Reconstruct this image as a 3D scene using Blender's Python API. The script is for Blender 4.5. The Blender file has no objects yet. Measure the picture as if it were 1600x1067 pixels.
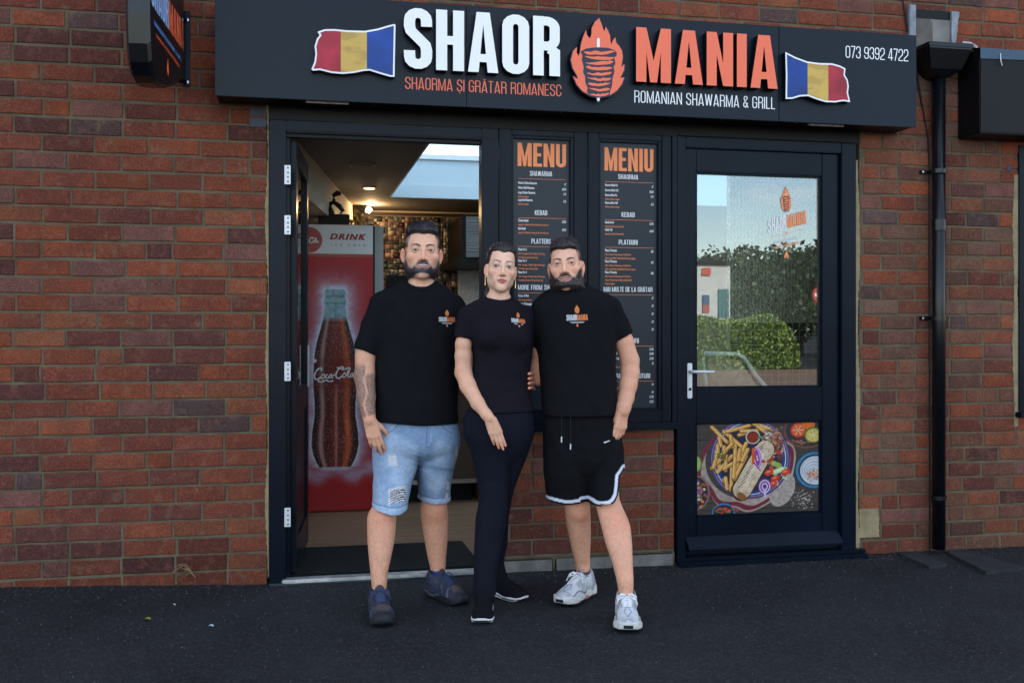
import bpy, bmesh, math, random
import numpy as np
from mathutils import Vector, Matrix
from mathutils.bvhtree import BVHTree
R = math.radians
SC = bpy.context.scene
COL = SC.collection

# ------------------------------------------------------------ camera
F = 1600.0            # focal length in pixels of the 1600 px wide photograph
YAW = R(12.0)
CAM = Vector((0.0, -5.18, 1.258))
HOR = 515.0
cam_data = bpy.data.cameras.new("camera")
cam_data.sensor_width = 36.0
cam_data.lens = 36.0 * F / 1600.0
cam_data.shift_y = -(533.5 - HOR) / 1600.0
cam_data.clip_end = 600.0
cam = bpy.data.objects.new("camera", cam_data)
COL.objects.link(cam)
cam.location = CAM
cam.rotation_euler = (R(90), 0, -YAW)
SC.camera = cam

# ------------------------------------------------------------ world, sun, exposure
SUN_EL, SUN_AZ = R(33), R(22)          # the sun stands behind the building, the front is in open shade
world = bpy.data.worlds.new("World"); SC.world = world
world.use_nodes = True
wn = world.node_tree.nodes; wl = world.node_tree.links
for n in list(wn): wn.remove(n)
sky = wn.new('ShaderNodeTexSky'); sky.sky_type = 'NISHITA'; sky.sun_disc = False
sky.sun_elevation = SUN_EL; sky.sun_rotation = SUN_AZ
sky.air_density = 1.0; sky.dust_density = .35; sky.ozone_density = 1.0
tc = wn.new('ShaderNodeTexCoord')
mp = wn.new('ShaderNodeMapping'); mp.inputs['Scale'].default_value = (1.0, 1.0, 3.2); mp.inputs['Location'].default_value = (0.62, 0.35, 0.3)
nz = wn.new('ShaderNodeTexNoise'); nz.inputs['Scale'].default_value = 2.3; nz.inputs['Detail'].default_value = 9; nz.inputs['Roughness'].default_value = 0.58
rp = wn.new('ShaderNodeValToRGB'); rp.color_ramp.elements[0].position = 0.50; rp.color_ramp.elements[1].position = 0.72
mx = wn.new('ShaderNodeMixRGB'); mx.inputs[2].default_value = (9.4, 8.6, 7.6, 1)
bg = wn.new('ShaderNodeBackground'); bg.inputs['Strength'].default_value = 0.13
out = wn.new('ShaderNodeOutputWorld')
wl.new(tc.outputs['Generated'], mp.inputs['Vector']); wl.new(mp.outputs[0], nz.inputs['Vector'])
wl.new(nz.outputs['Fac'], rp.inputs[0]); wl.new(rp.outputs[0], mx.inputs[0])
wl.new(sky.outputs[0], mx.inputs[1]); wl.new(mx.outputs[0], bg.inputs[0]); wl.new(bg.outputs[0], out.inputs[0])
sd = bpy.data.lights.new("sun", 'SUN'); sd.energy = 3.2; sd.angle = R(0.5); sd.color = (1.0, 0.95, 0.87)
sun = bpy.data.objects.new("sun", sd); COL.objects.link(sun)
sv = Vector((math.sin(SUN_AZ)*math.cos(SUN_EL), math.cos(SUN_AZ)*math.cos(SUN_EL), math.sin(SUN_EL)))
sun.rotation_euler = sv.to_track_quat('Z', 'Y').to_euler(); sun.location = (0, 10, 12)
SC.view_settings.view_transform = 'Standard'; SC.view_settings.look = 'None'
SC.view_settings.exposure = 1.85; SC.view_settings.gamma = 1.0
SC.view_settings.use_curve_mapping = False
SC.cycles.use_denoising = True
SC.cycles.max_bounces = 8; SC.cycles.transparent_max_bounces = 16
SC.cycles.sample_clamp_indirect = 6.0

# ------------------------------------------------------------ measuring
CY, SY = math.cos(YAW), math.sin(YAW)
def P(px, py, y):
    """World point where the sight line of photo pixel (px, py) meets the plane y = const."""
    u = (px-800.0)/F; v = (HOR-py)/F
    d = Vector((SY+u*CY, CY-u*SY, v)); t = (y-CAM.y)/d.y
    return CAM + d*t
def G(px, py, z=0.0):
    u = (px-800.0)/F; v = (HOR-py)/F
    d = Vector((SY+u*CY, CY-u*SY, v)); t = (z-CAM.z)/d.z
    return CAM + d*t
def X(px, y=0.0): return P(px, HOR, y).x
def Z(px, py, y=0.0): return P(px, py, y).z
def srgb(r, g, b):
    f = lambda c: (c/255/12.92) if c <= 10.3 else ((c/255+.055)/1.055)**2.4
    return (f(r), f(g), f(b))

# ------------------------------------------------------------ tagging and mesh helpers
def tag(o, label=None, cat=None, group=None, kind=None):
    if label: o['label'] = label
    if cat: o['category'] = cat
    if group: o['group'] = group
    if kind: o['kind'] = kind
    return o
def empty(name, loc=(0, 0, 0), rz=0.0):
    o = bpy.data.objects.new(name, None); COL.objects.link(o)
    o.location = loc; o.rotation_euler = (0, 0, rz); o.empty_display_size = .1
    return o
def link(name, me, mats=None, parent=None, smooth=False):
    if mats is not None:
        if not isinstance(mats, (list, tuple)): mats = [mats]
        if len(me.materials) == 0:
            for m in mats: me.materials.append(m)
    if smooth and len(me.polygons):
        me.polygons.foreach_set('use_smooth', np.ones(len(me.polygons), dtype=bool))
    o = bpy.data.objects.new(name, me); COL.objects.link(o)
    if parent is not None:
        o.parent = parent
        o.matrix_parent_inverse = MW(parent).inverted()
    return o
def MW(o):
    m = Matrix.LocRotScale(o.location, o.rotation_euler, o.scale)
    if o.parent is not None: m = MW(o.parent) @ o.matrix_parent_inverse @ m
    return m

class MB:
    """Collects boxes, tubes and polygons, then links them as ONE mesh object (world coordinates)."""
    def __init__(s): s.v = []; s.f = []; s.m = []; s.mi = 0
    def add(s, vs, fs):
        b = len(s.v); s.v += [tuple(q) for q in vs]; s.f += [tuple(b+i for i in q) for q in fs]; s.m += [s.mi]*len(fs)
        return s
    def box(s, x0, x1, y0, y1, z0, z1, bev=0.0):
        if x0 > x1: x0, x1 = x1, x0
        if y0 > y1: y0, y1 = y1, y0
        if z0 > z1: z0, z1 = z1, z0
        if bev <= 0:
            return s.add([(x0,y0,z0),(x1,y0,z0),(x1,y1,z0),(x0,y1,z0),(x0,y0,z1),(x1,y0,z1),(x1,y1,z1),(x0,y1,z1)],
                  [(0,3,2,1),(4,5,6,7),(0,1,5,4),(1,2,6,5),(2,3,7,6),(3,0,4,7)])
        bm = bmesh.new(); r = bmesh.ops.create_cube(bm, size=1)
        bmesh.ops.scale(bm, vec=(x1-x0, y1-y0, z1-z0), verts=bm.verts)
        bmesh.ops.translate(bm, vec=((x0+x1)/2, (y0+y1)/2, (z0+z1)/2), verts=bm.verts)
        bmesh.ops.bevel(bm, geom=bm.edges[:], offset=bev, segments=2, affect='EDGES', clamp_overlap=True)
        s.bm(bm); return s
    def bm(s, bm):
        bm.verts.index_update()
        s.add([v.co[:] for v in bm.verts], [[v.index for v in f.verts] for f in bm.faces]); bm.free()
    def tube(s, pts, r, n=10, caps=True, rs=None):
        pts = [Vector(p) for p in pts]; rings = []
        for i, p in enumerate(pts):
            t = (pts[min(i+1, len(pts)-1)]-pts[max(i-1, 0)]).normalized()
            a = Vector((0, 0, 1)) if abs(t.z) < .9 else Vector((1, 0, 0))
            b = t.cross(a).normalized(); c = t.cross(b)
            rr = rs[i] if rs else r
            rings.append([p+(b*math.cos(2*math.pi*k/n)+c*math.sin(2*math.pi*k/n))*rr for k in range(n)])
        vs = [q for g in rings for q in g]; fs = []
        for i in range(len(pts)-1):
            for k in range(n):
                a = i*n+k; b2 = i*n+(k+1) % n; fs.append((a, b2, b2+n, a+n))
        if caps: fs.append(tuple(range(n))[::-1]); fs.append(tuple((len(pts)-1)*n+k for k in range(n)))
        return s.add(vs, fs)
    def poly(s, pts, y0, y1=None):
        """Polygon of (x, z) points at depth y0; with y1, extruded back to y1."""
        n = len(pts); area = sum(pts[i][0]*pts[(i+1) % n][1]-pts[(i+1) % n][0]*pts[i][1] for i in range(n))
        if area < 0: pts = pts[::-1]
        s.add([(p[0], y0, p[1]) for p in pts], [tuple(range(n))])
        if y1 is not None:
            mi = s.mi; s.mi = s.side if hasattr(s, 'side') else mi
            s.add([(p[0], y0, p[1]) for p in pts]+[(p[0], y1, p[1]) for p in pts],
                  [(i, (i+1) % n+0, (i+1) % n+n, i+n)[::-1] for i in range(n)])
            s.mi = mi
        return s
    def mesh(s, name='m'):
        me = bpy.data.meshes.new(name); me.from_pydata(s.v, [], s.f); me.polygons.foreach_set('material_index', s.m)
        me.update(); return me
    def build(s, name, mats, parent=None, smooth=False):
        return link(name, s.mesh(name), mats, parent, smooth)
def pbox(name, m, parent, x0, x1, y0, y1, z0, z1, bev=.003):
    return MB().box(x0, x1, y0, y1, z0, z1, bev).build(name, m, parent)

# ------------------------------------------------------------ materials
def mat(name, col, rough=.5, spec=.5, metal=0.0, var=0.0, vs=6.0, bump=0.0, bs=120.0, bd=.002, coat=0.0, stretch=None, col2=None, detail=6, rvar=0.0, thr=None):
    m = bpy.data.materials.new(name); m.use_nodes = True; nt = m.node_tree; b = nt.nodes['Principled BSDF']; L = nt.links
    b.inputs['Base Color'].default_value = (*col, 1); b.inputs['Roughness'].default_value = rough
    b.inputs['Specular IOR Level'].default_value = spec; b.inputs['Metallic'].default_value = metal
    if coat: b.inputs['Coat Weight'].default_value = coat; b.inputs['Coat Roughness'].default_value = .12
    t = nt.nodes.new('ShaderNodeTexCoord'); v = t.outputs['Object']
    if stretch:
        k = nt.nodes.new('ShaderNodeMapping'); k.inputs['Scale'].default_value = stretch; L.new(v, k.inputs[0]); v = k.outputs[0]
    if var or col2:
        n = nt.nodes.new('ShaderNodeTexNoise'); n.inputs['Scale'].default_value = vs; n.inputs['Detail'].default_value = detail; L.new(v, n.inputs[0])
        r = nt.nodes.new('ShaderNodeValToRGB'); L.new(n.outputs['Fac'], r.inputs[0])
        lo, hi = thr or (.3, .7)
        r.color_ramp.elements[0].position = lo; r.color_ramp.elements[1].position = hi
        c2 = col2 or tuple(c*(1+var) for c in col); c1 = col if col2 else tuple(c*(1-var) for c in col)
        r.color_ramp.elements[0].color = (*c1, 1); r.color_ramp.elements[1].color = (*c2, 1)
        L.new(r.outputs[0], b.inputs['Base Color'])
        if rvar:
            q = nt.nodes.new('ShaderNodeMapRange'); q.inputs[3].default_value = rough-rvar; q.inputs[4].default_value = rough+rvar
            L.new(n.outputs['Fac'], q.inputs[0]); L.new(q.outputs[0], b.inputs['Roughness'])
    if bump:
        n = nt.nodes.new('ShaderNodeTexNoise'); n.inputs['Scale'].default_value = bs; n.inputs['Detail'].default_value = 5; L.new(v, n.inputs[0])
        u = nt.nodes.new('ShaderNodeBump'); u.inputs['Strength'].default_value = bump; u.inputs['Distance'].default_value = bd
        L.new(n.outputs['Fac'], u.inputs['Height']); L.new(u.outputs[0], b.inputs['Normal'])
    return m
def vmat(name, rough=.6, spec=.4, bump=0.0, bs=300.0, bd=.001, sss=0.0, stretch=None, var=0.0, vs=60, metal=0, coat=0):
    m = mat(name, (.5, .5, .5), rough, spec, metal, bump=bump, bs=bs, bd=bd, stretch=stretch, coat=coat)
    nt = m.node_tree; b = nt.nodes['Principled BSDF']; a = nt.nodes.new('ShaderNodeAttribute'); a.attribute_name = 'Col'
    src = a.outputs['Color']
    if var:
        n = nt.nodes.new('ShaderNodeTexNoise'); n.inputs['Scale'].default_value = vs; n.inputs['Detail'].default_value = 6
        t = nt.nodes.new('ShaderNodeTexCoord'); nt.links.new(t.outputs['Object'], n.inputs[0])
        q = nt.nodes.new('ShaderNodeMapRange'); q.inputs[1].default_value = .25; q.inputs[2].default_value = .75
        q.inputs[3].default_value = 1-var; q.inputs[4].default_value = 1+var; nt.links.new(n.outputs['Fac'], q.inputs[0])
        x = nt.nodes.new('ShaderNodeMixRGB'); x.blend_type = 'MULTIPLY'; x.inputs[0].default_value = 1
        nt.links.new(src, x.inputs[1]); nt.links.new(q.outputs[0], x.inputs[2]); src = x.outputs[0]
    nt.links.new(src, b.inputs['Base Color'])
    if sss:
        b.inputs['Subsurface Weight'].default_value = sss; b.inputs['Subsurface Radius'].default_value = (1, .35, .2); b.inputs['Subsurface Scale'].default_value = .006
    return m
def glass(name, refl=.3, tint=(.9, .95, .95)):
    m = bpy.data.materials.new(name); m.use_nodes = True; nt = m.node_tree
    for n in list(nt.nodes): nt.nodes.remove(n)
    o = nt.nodes.new('ShaderNodeOutputMaterial'); g = nt.nodes.new('ShaderNodeBsdfGlossy'); g.inputs['Roughness'].default_value = .004
    t = nt.nodes.new('ShaderNodeBsdfTransparent'); t.inputs[0].default_value = (*tint, 1)
    f = nt.nodes.new('ShaderNodeFresnel'); f.inputs[0].default_value = 1.5
    a = nt.nodes.new('ShaderNodeMath'); a.operation = 'ADD'; a.inputs[1].default_value = refl; a.use_clamp = True
    x = nt.nodes.new('ShaderNodeMixShader'); nt.links.new(f.outputs[0], a.inputs[0]); nt.links.new(a.outputs[0], x.inputs[0])
    nt.links.new(t.outputs[0], x.inputs[1]); nt.links.new(g.outputs[0], x.inputs[2]); nt.links.new(x.outputs[0], o.inputs[0])
    return m

def hash3(ix, iy, iz, seed=0):
    h = (ix.astype(np.int64)*374761393+iy.astype(np.int64)*668265263+iz.astype(np.int64)*2147483647*3+seed*974711) & 0xffffffff
    h = ((h ^ (h >> 13))*1274126177) & 0xffffffff
    h = ((h ^ (h >> 16))*2246822519) & 0xffffffff
    return ((h ^ (h >> 15)) & 0xffff)/65535.0
def noise3(x, y, z, seed=0):
    x = np.asarray(x, float); y = np.asarray(y, float)+0*x; z = np.asarray(z, float)+0*x
    ix, iy, iz = np.floor(x), np.floor(y), np.floor(z); fx, fy, fz = x-ix, y-iy, z-iz
    fx, fy, fz = [t*t*(3-2*t) for t in (fx, fy, fz)]; r = 0
    for a in (0, 1):
        for b in (0, 1):
            for c in (0, 1):
                r = r+hash3(ix+a, iy+b, iz+c, seed)*(fx if a else 1-fx)*(fy if b else 1-fy)*(fz if c else 1-fz)
    return r
def fbm(x, y, z, seed=0, o=3):
    r = 0; a = .5; t = 0
    for k in range(o):
        r = r+a*noise3(x*2**k, y*2**k, z*2**k, seed+k); t += a; a *= .5
    return r/t
def setcol(me, C):
    at = me.color_attributes.new('Col', 'FLOAT_COLOR', 'POINT')
    q = np.ones((len(C), 4), dtype=np.float32); q[:, :3] = C; at.data.foreach_set('color', q.ravel())
def fast_mesh(name, V, Q):
    me = bpy.data.meshes.new(name); V = np.asarray(V, np.float32); Q = np.asarray(Q, np.int32)
    me.vertices.add(len(V)); me.vertices.foreach_set('co', V.ravel()); k = Q.shape[1]
    me.loops.add(Q.size); me.loops.foreach_set('vertex_index', Q.ravel())
    me.polygons.add(len(Q)); me.polygons.foreach_set('loop_start', np.arange(0, Q.size, k, dtype=np.int32)); me.update(calc_edges=True)
    return me
def print_sheet(name, canvas, p00, p10, p01, m, parent):
    """A flat printed panel: canvas (h, w, 3, row 0 at the top) laid on the parallelogram p00 (bottom left), p10, p01 (top left)."""
    h, w, _ = canvas.shape; p00, p10, p01 = [np.array(q, float) for q in (p00, p10, p01)]
    s, t = np.meshgrid(np.linspace(0, 1, w), np.linspace(1, 0, h))
    V = p00+s[..., None]*(p10-p00)+t[..., None]*(p01-p00)
    i = np.arange(h*w).reshape(h, w); Q = np.stack([i[1:, :-1], i[1:, 1:], i[:-1, 1:], i[:-1, :-1]], -1).reshape(-1, 4)
    me = fast_mesh(name, V.reshape(-1, 3), Q); setcol(me, canvas.reshape(-1, 3)); return link(name, me, m, parent)

# ------------------------------------------------------------ lettering
def arc(cx, cy, r, a0, a1, n=7):
    return [(cx+r*math.cos(R(a0+(a1-a0)*i/n)), cy+r*math.sin(R(a0+(a1-a0)*i/n))) for i in range(n+1)]
def strip(pts, w, closed=False):
    n = len(pts); L = []; Rr = []
    for i, p in enumerate(pts):
        a = pts[(i-1) % n] if (closed or i > 0) else None; b = pts[(i+1) % n] if (closed or i < n-1) else None
        d1 = Vector((p[0]-a[0], p[1]-a[1])).normalized() if a else None; d2 = Vector((b[0]-p[0], b[1]-p[1])).normalized() if b else None
        if d1 is None: d1 = d2
        if d2 is None: d2 = d1
        n1 = Vector((-d1.y, d1.x)); n2 = Vector((-d2.y, d2.x)); m = (n1+n2)
        m = m.normalized() if m.length > 1e-6 else n1
        k = w/2/max(m.dot(n1), .5)
        L.append((p[0]+m.x*k, p[1]+m.y*k)); Rr.append((p[0]-m.x*k, p[1]-m.y*k))
    out = []
    for i in range(n if closed else n-1):
        j = (i+1) % n; out.append([Rr[i], Rr[j], L[j], L[i]])
    return out
def glyph(c, w):
    """Condensed capital c, cap height 1: (advance width, list of polygons)."""
    W = .40; l = w/2; t = 1-w/2; b = w/2; m = .5
    def rr(W): return (W-w)/2*.98
    def box(x0, x1, y0, y1): return [(x0, y0), (x1, y0), (x1, y1), (x0, y1)]
    r = W-w/2; q = rr(W); cx = W/2; o = []
    if c in 'ĂÂȘ':
        base = {'Ă': 'A', 'Â': 'A', 'Ș': 'S'}[c]; W, o = glyph(base, w); cx = W/2; s = w*.55
        if c == 'Ă': o = o+strip(arc(cx, 1.16, .085, 180, 360, 6), s)
        elif c == 'Â': o = o+strip([(cx-.09, 1.07), (cx, 1.16), (cx+.09, 1.07)], s)
        else: o = o+[[(cx-.01, -.16), (cx+.03, -.16), (cx+.05, -.06), (cx-.02, -.06)]]
        return W, o
    if c == 'O' or c == '0': o = strip(arc(cx, t-q, q, 0, 180)+arc(cx, b+q, q, 180, 360), w, True)
    elif c == 'C': o = strip([(r, .66)]+arc(cx, t-q, q, 0, 180)+arc(cx, b+q, q, 180, 360)+[(r, .34)], w)
    elif c == 'G': o = strip([(r, .68)]+arc(cx, t-q, q, 0, 180)+arc(cx, b+q, q, 180, 360)+[(r, .50)], w)+[box(cx, r-w/2, .44, .44+w*.9)]
    elif c == 'S': o = strip([(r, .70)]+arc(cx, t-q, q, 0, 180)+[(l, .70), (l+.02, .62), (r-.02, .40), (r, .31)]+arc(cx, b+q, q, 360, 180)+[(l, .30)], w)
    elif c == 'H': o = [box(0, w, 0, 1), box(W-w, W, 0, 1), box(w, W-w, .5-w*.45, .5+w*.45)]
    elif c == 'I': W = w; o = [box(0, w, 0, 1)]
    elif c == 'E' or c == 'F':
        W = .34; o = [box(0, w, 0, 1), box(w, W, 1-w*.9, 1), box(w, W*.9, .5-w*.4, .5+w*.5)]
        if c == 'E': o.append(box(w, W, 0, w*.9))
    elif c == 'L': W = .33; o = [box(0, w, 0, 1), box(w, W, 0, w*.9)]
    elif c == 'T': W = .37; o = [box((W-w)/2, (W+w)/2, 0, 1-w*.9), box(0, W, 1-w*.9, 1)]
    elif c == 'U': o = strip([(r, 1)]+arc(cx, b+q, q, 360, 180)+[(l, 1)], w)
    elif c == 'A':
        W = .44; h = .80; cx = W/2; L_ = [(0, 0), (w*.98, 0), (cx, h), (cx, 1), (cx-.60*w, 1)]
        xi = lambda z: w*.98+(cx-w*.98)*z/h
        z0, z1 = .17, .17+w*.85
        o = [L_, [(W-x, z) for x, z in L_], [(xi(z0), z0), (W-xi(z0), z0), (W-xi(z1), z1), (xi(z1), z1)]]
    elif c == 'M':
        W = .54; cx = W/2; D = [(w, 1), (cx, .40), (cx, 0), (cx-.34*w, 0), (w, .56)]
        o = [box(0, w, 0, 1), box(W-w, W, 0, 1), D, [(W-x, z) for x, z in D]]
        if w < .12: D = [(w, 1), (cx, .20), (cx, 0), (cx-.34*w, 0), (w, .78)]; o[2] = D; o[3] = [(W-x, z) for x, z in D]
    elif c == 'N':
        W = .42; k = .42 if w > .12 else .24; o = [box(0, w, 0, 1), box(W-w, W, 0, 1), [(w, 1), (W-w, k), (W-w, 0), (w, 1-k)]]
    elif c == 'W':
        W = .60; o = strip([(l, 1), (W*.27, .04)], w)+strip([(W*.27+.01, .04), (W/2, .96)], w)+strip([(W/2, .96), (W*.73-.01, .04)], w)+strip([(W*.73, .04), (W-l, 1)], w)
    elif c in 'PRB':
        q2 = min(q, .5*(t-.5)*.99)
        o = [box(0, w, 0, 1)]
        if c == 'P': o += strip([(w, t)]+arc(r-q2, t-q2, q2, 90, 0)+arc(r-q2, .44+q2, q2, 0, -90)+[(w, .44)], w*.95)
        if c == 'R': o += strip([(w, t)]+arc(r-q2, t-q2, q2, 90, 0)+arc(r-q2, .5+q2, q2, 0, -90)+[(w, .5)], w*.95)+strip([(r-w*.45, .5-w*.3), (r, .40), (r, 0)], w)
        if c == 'B': o += strip([(w, t)]+arc(r-q2, t-q2, q2, 90, 0)+arc(r-q2, .52+q2, q2, 0, -90)+[(w, .52)], w*.95)+strip([(r-q2, .52-w*.2)]+arc(r-q2, .5-q2, q2, 60, 0)+arc(r-q2, b+q2, q2, 0, -90)+[(w, b)], w*.95)
    elif c == 'D': o = [box(0, w, 0, 1)]+strip([(w, t)]+arc(r-q*.8, t-q*.8, q*.8, 90, 0)+arc(r-q*.8, b+q*.8, q*.8, 0, -90)+[(w, b)], w)
    elif c == 'K': o = [box(0, w, 0, 1)]+strip([(w, .42), (W-l*.8, 1)], w)+strip([(w*1.35, .52), (W-l*.6, 0)], w)
    elif c == '7': W = .37; o = [box(0, W, 1-w, 1)]+strip([(W-l, 1-w), (W*.35, 0)], w)
    elif c == '3': o = strip([(l, .72)]+arc(cx, t-q, q, 180, 0)+[(r, .58), (cx+.02, .5)], w)+strip([(cx+.02, .5), (r, .42)]+arc(cx, b+q, q, 0, -180)+[(l, .28)], w)
    elif c == '9': o = strip([(r, .45)]+arc(cx, .45+q, q, 0, -180)+arc(cx, t-q, q, 180, 0)+[(r, .45)], w)+strip([(r, .46)]+arc(cx, b+q, q, 360, 180)+[(l, .28)], w)
    elif c == '2': o = strip([(l, .68)]+arc(cx, t-q, q, 180, 0)+[(r, .66), (r-.03, .50), (l, .20), (l, w)], w)+[box(0, W, 0, w)]
    elif c == '4': o = [box(W*.62, W*.62+w, 0, 1), box(0, W*.62, .18, .18+w), box(W*.62+w, W+.02, .18, .18+w)]+strip([(l, .18+w), (W*.62, 1)], w*.8)
    elif c == '&': o = strip([(W, .02), (W*.2, .70)]+arc(cx, t-q*.8, q*.8, 190, -10)+[(W*.3, .48), (l, .35), (l, b+.1), (cx, b), (W*.9, .42)], w*.9)
    elif c == '.': W = w; o = [box(0, w, 0, w)]
    elif c == ' ': W = .17; o = []
    return W, o
def lettering_width(s, w, gap):
    return sum(glyph(c, w)[0]+gap for c in s)-gap
def place_glyphs(mb, s, x0, x1, z0, z1, y0, y1=None, w=.15, gap=.055, slope=0.0, eps=0.00002):
    """Caps between x0 and x1, baseline z0, cap line z1."""
    tw = lettering_width(s, w, gap); kx = (x1-x0)/tw; kz = z1-z0; x = 0
    for c in s:
        W, ps = glyph(c, w)
        for i, p in enumerate(ps):
            q = [(x0+(x+a)*kx, z0+b*kz+slope*(x+a)*kx) for a, b in p]
            mb.poly(q, y0-(i % 9)*eps, y1)
        x += W+gap
def font_mesh(s, bold=0.0, shear=0.0, space=1.0):
    cu = bpy.data.curves.new('t', 'FONT'); cu.body = s; cu.size = 1; cu.offset = bold; cu.shear = shear; cu.space_character = space; cu.resolution_u = 3
    o = bpy.data.objects.new('t', cu); COL.objects.link(o); dg = bpy.context.evaluated_depsgraph_get()
    me = bpy.data.meshes.new_from_object(o.evaluated_get(dg)); bpy.data.objects.remove(o); bpy.data.curves.remove(cu)
    V = [tuple(v.co) for v in me.vertices]; Fc = [tuple(p.vertices) for p in me.polygons]; bpy.data.meshes.remove(me)
    return V, Fc
_fc = {}
def place_text(mb, s, x, z, h, y0, sx=.62, align='L', bold=.012, shear=0.0, width=None, space=1.0, slope=0.0):
    """Text in the built-in typeface, h = cap height, squeezed by sx."""
    k = (s, bold, shear, space)
    if k not in _fc: _fc[k] = font_mesh(s, bold, shear, space)
    V, Fc = _fc[k]
    if not V: return
    a = min(v[0] for v in V); b = max(v[0] for v in V); sc = h/.70
    kx = (width/(b-a)) if width else sc*sx
    off = x-a*kx if align == 'L' else (x-b*kx if align == 'R' else x-(a+b)/2*kx)
    mb.add([(off+v[0]*kx, y0, z+v[1]*sc+slope*v[0]*kx) for v in V], Fc)
# ============================================================ MATERIALS
M = {}
M['asphalt'] = mat('asphalt', (.0165, .0168, .0185), .85, .18, var=.35, vs=1.6, bump=.9, bs=190, bd=.006)
M['mortar'] = mat('mortar', (.120, .098, .064), .95, .1, var=.3, vs=9, bump=.8, bs=260, bd=.004)
M['mortar_new'] = mat('mortar_smear', (.27, .215, .125), .95, .1, var=.25, vs=14, bump=.7, bs=200, bd=.004)
M['concrete'] = mat('concrete', (.16, .15, .14), .95, .1, var=.3, vs=12, bump=.8, bs=150, bd=.005)
M['frame'] = mat('frame_paint', (.0024, .0055, .013), .30, .13, var=.25, vs=3, bump=.04, bs=600, bd=.0005)
M['fascia'] = mat('fascia_paint', (.0045, .0088, .0175), .36, .20, var=.10, vs=1.5)
M['black'] = mat('black_plastic', (.003, .003, .004), .45, .2)
M['pipe'] = mat('pipe_plastic', (.003, .004, .006), .28, .35)
M['white_sign'] = mat('sign_white', (.86, .86, .88), .35, .5)
M['orange_sign'] = mat('sign_orange', (.88, .15, .06), .4, .5)
M['orange_print'] = mat('print_orange', (.92, .27, .09), .5, .4)
M['white_print'] = mat('print_white', (.78, .78, .78), .5, .4)
M['sign_side'] = mat('sign_return', (.004, .005, .007), .5, .15)
M['outline_blue'] = mat('sign_outline', (.02, .025, .05), .5, .4)
M['flag_red'] = mat('flag_red', (.38, .015, .035), .5, .4, var=.35, vs=9)
M['flag_blue'] = mat('flag_blue', (.004, .045, .26), .5, .4, var=.35, vs=7)
M['flag_yellow'] = mat('flag_yellow', (.62, .40, .085), .5, .4, col2=(.48, .31, .07), vs=7, thr=(.46, .54), stretch=(1, 1, 2.4))
M['menu'] = mat('menu_board', (.013, .018, .027), .32, .25)
M['steel'] = mat('steel', (.55, .55, .56), .32, .5, metal=1.0, bump=.05, bs=400)
M['steel_dull'] = mat('dull_steel', (.50, .50, .50), .5, .5, metal=.9, var=.3, vs=20)
M['hinge'] = mat('hinge_metal', (.62, .63, .65), .45, .5, metal=.35)
M['glass'] = glass('door_glass', .105, (.9, .94, .94))
M['glass_clear'] = glass('clear_glass', .02)
M['mat'] = mat('rubber_mat', (.010, .011, .012), .9, .2, var=.5, vs=300, bump=.9, bs=400, bd=.004)
M['wood_floor'] = mat('floor_wood', (.15, .085, .05), .42, .4, col2=(.25, .155, .10), vs=3.0, stretch=(1.2, 14, 1), bump=.05)
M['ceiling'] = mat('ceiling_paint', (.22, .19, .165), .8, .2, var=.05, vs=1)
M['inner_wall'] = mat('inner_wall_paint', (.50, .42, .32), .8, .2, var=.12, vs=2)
M['well'] = mat('rooflight_paint', (.66, .76, .82), .8, .2)
M['cooler_red'] = mat('cooler_red', (.40, .009, .015), .3, .25, var=.12, vs=2)
M['cooler_white'] = mat('cooler_white', (.62, .62, .66), .35, .5)
M['cooler_grey'] = mat('cooler_grey', (.30, .31, .31), .45, .4)
M['print'] = vmat('printed_colours', .40, .22)
M['tiles'] = vmat('mosaic_glaze', .34, .45)
M['dark_wood'] = mat('dark_wood', (.05, .028, .018), .5, .4, var=.3, vs=6, stretch=(1, 1, 9))
M['lead'] = mat('lead_sheet', (.20, .22, .25), .6, .5, metal=.4, var=.35, vs=14, bump=.4, bs=60)
M['render'] = mat('cement_render', (.21, .20, .19), .95, .1, var=.25, vs=9, bump=.4, bs=80)
M['cable'] = mat('cable', (.004, .004, .004), .6, .3)
M['screw'] = mat('screw_zinc', (.55, .56, .58), .3, .5, metal=1)

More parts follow.
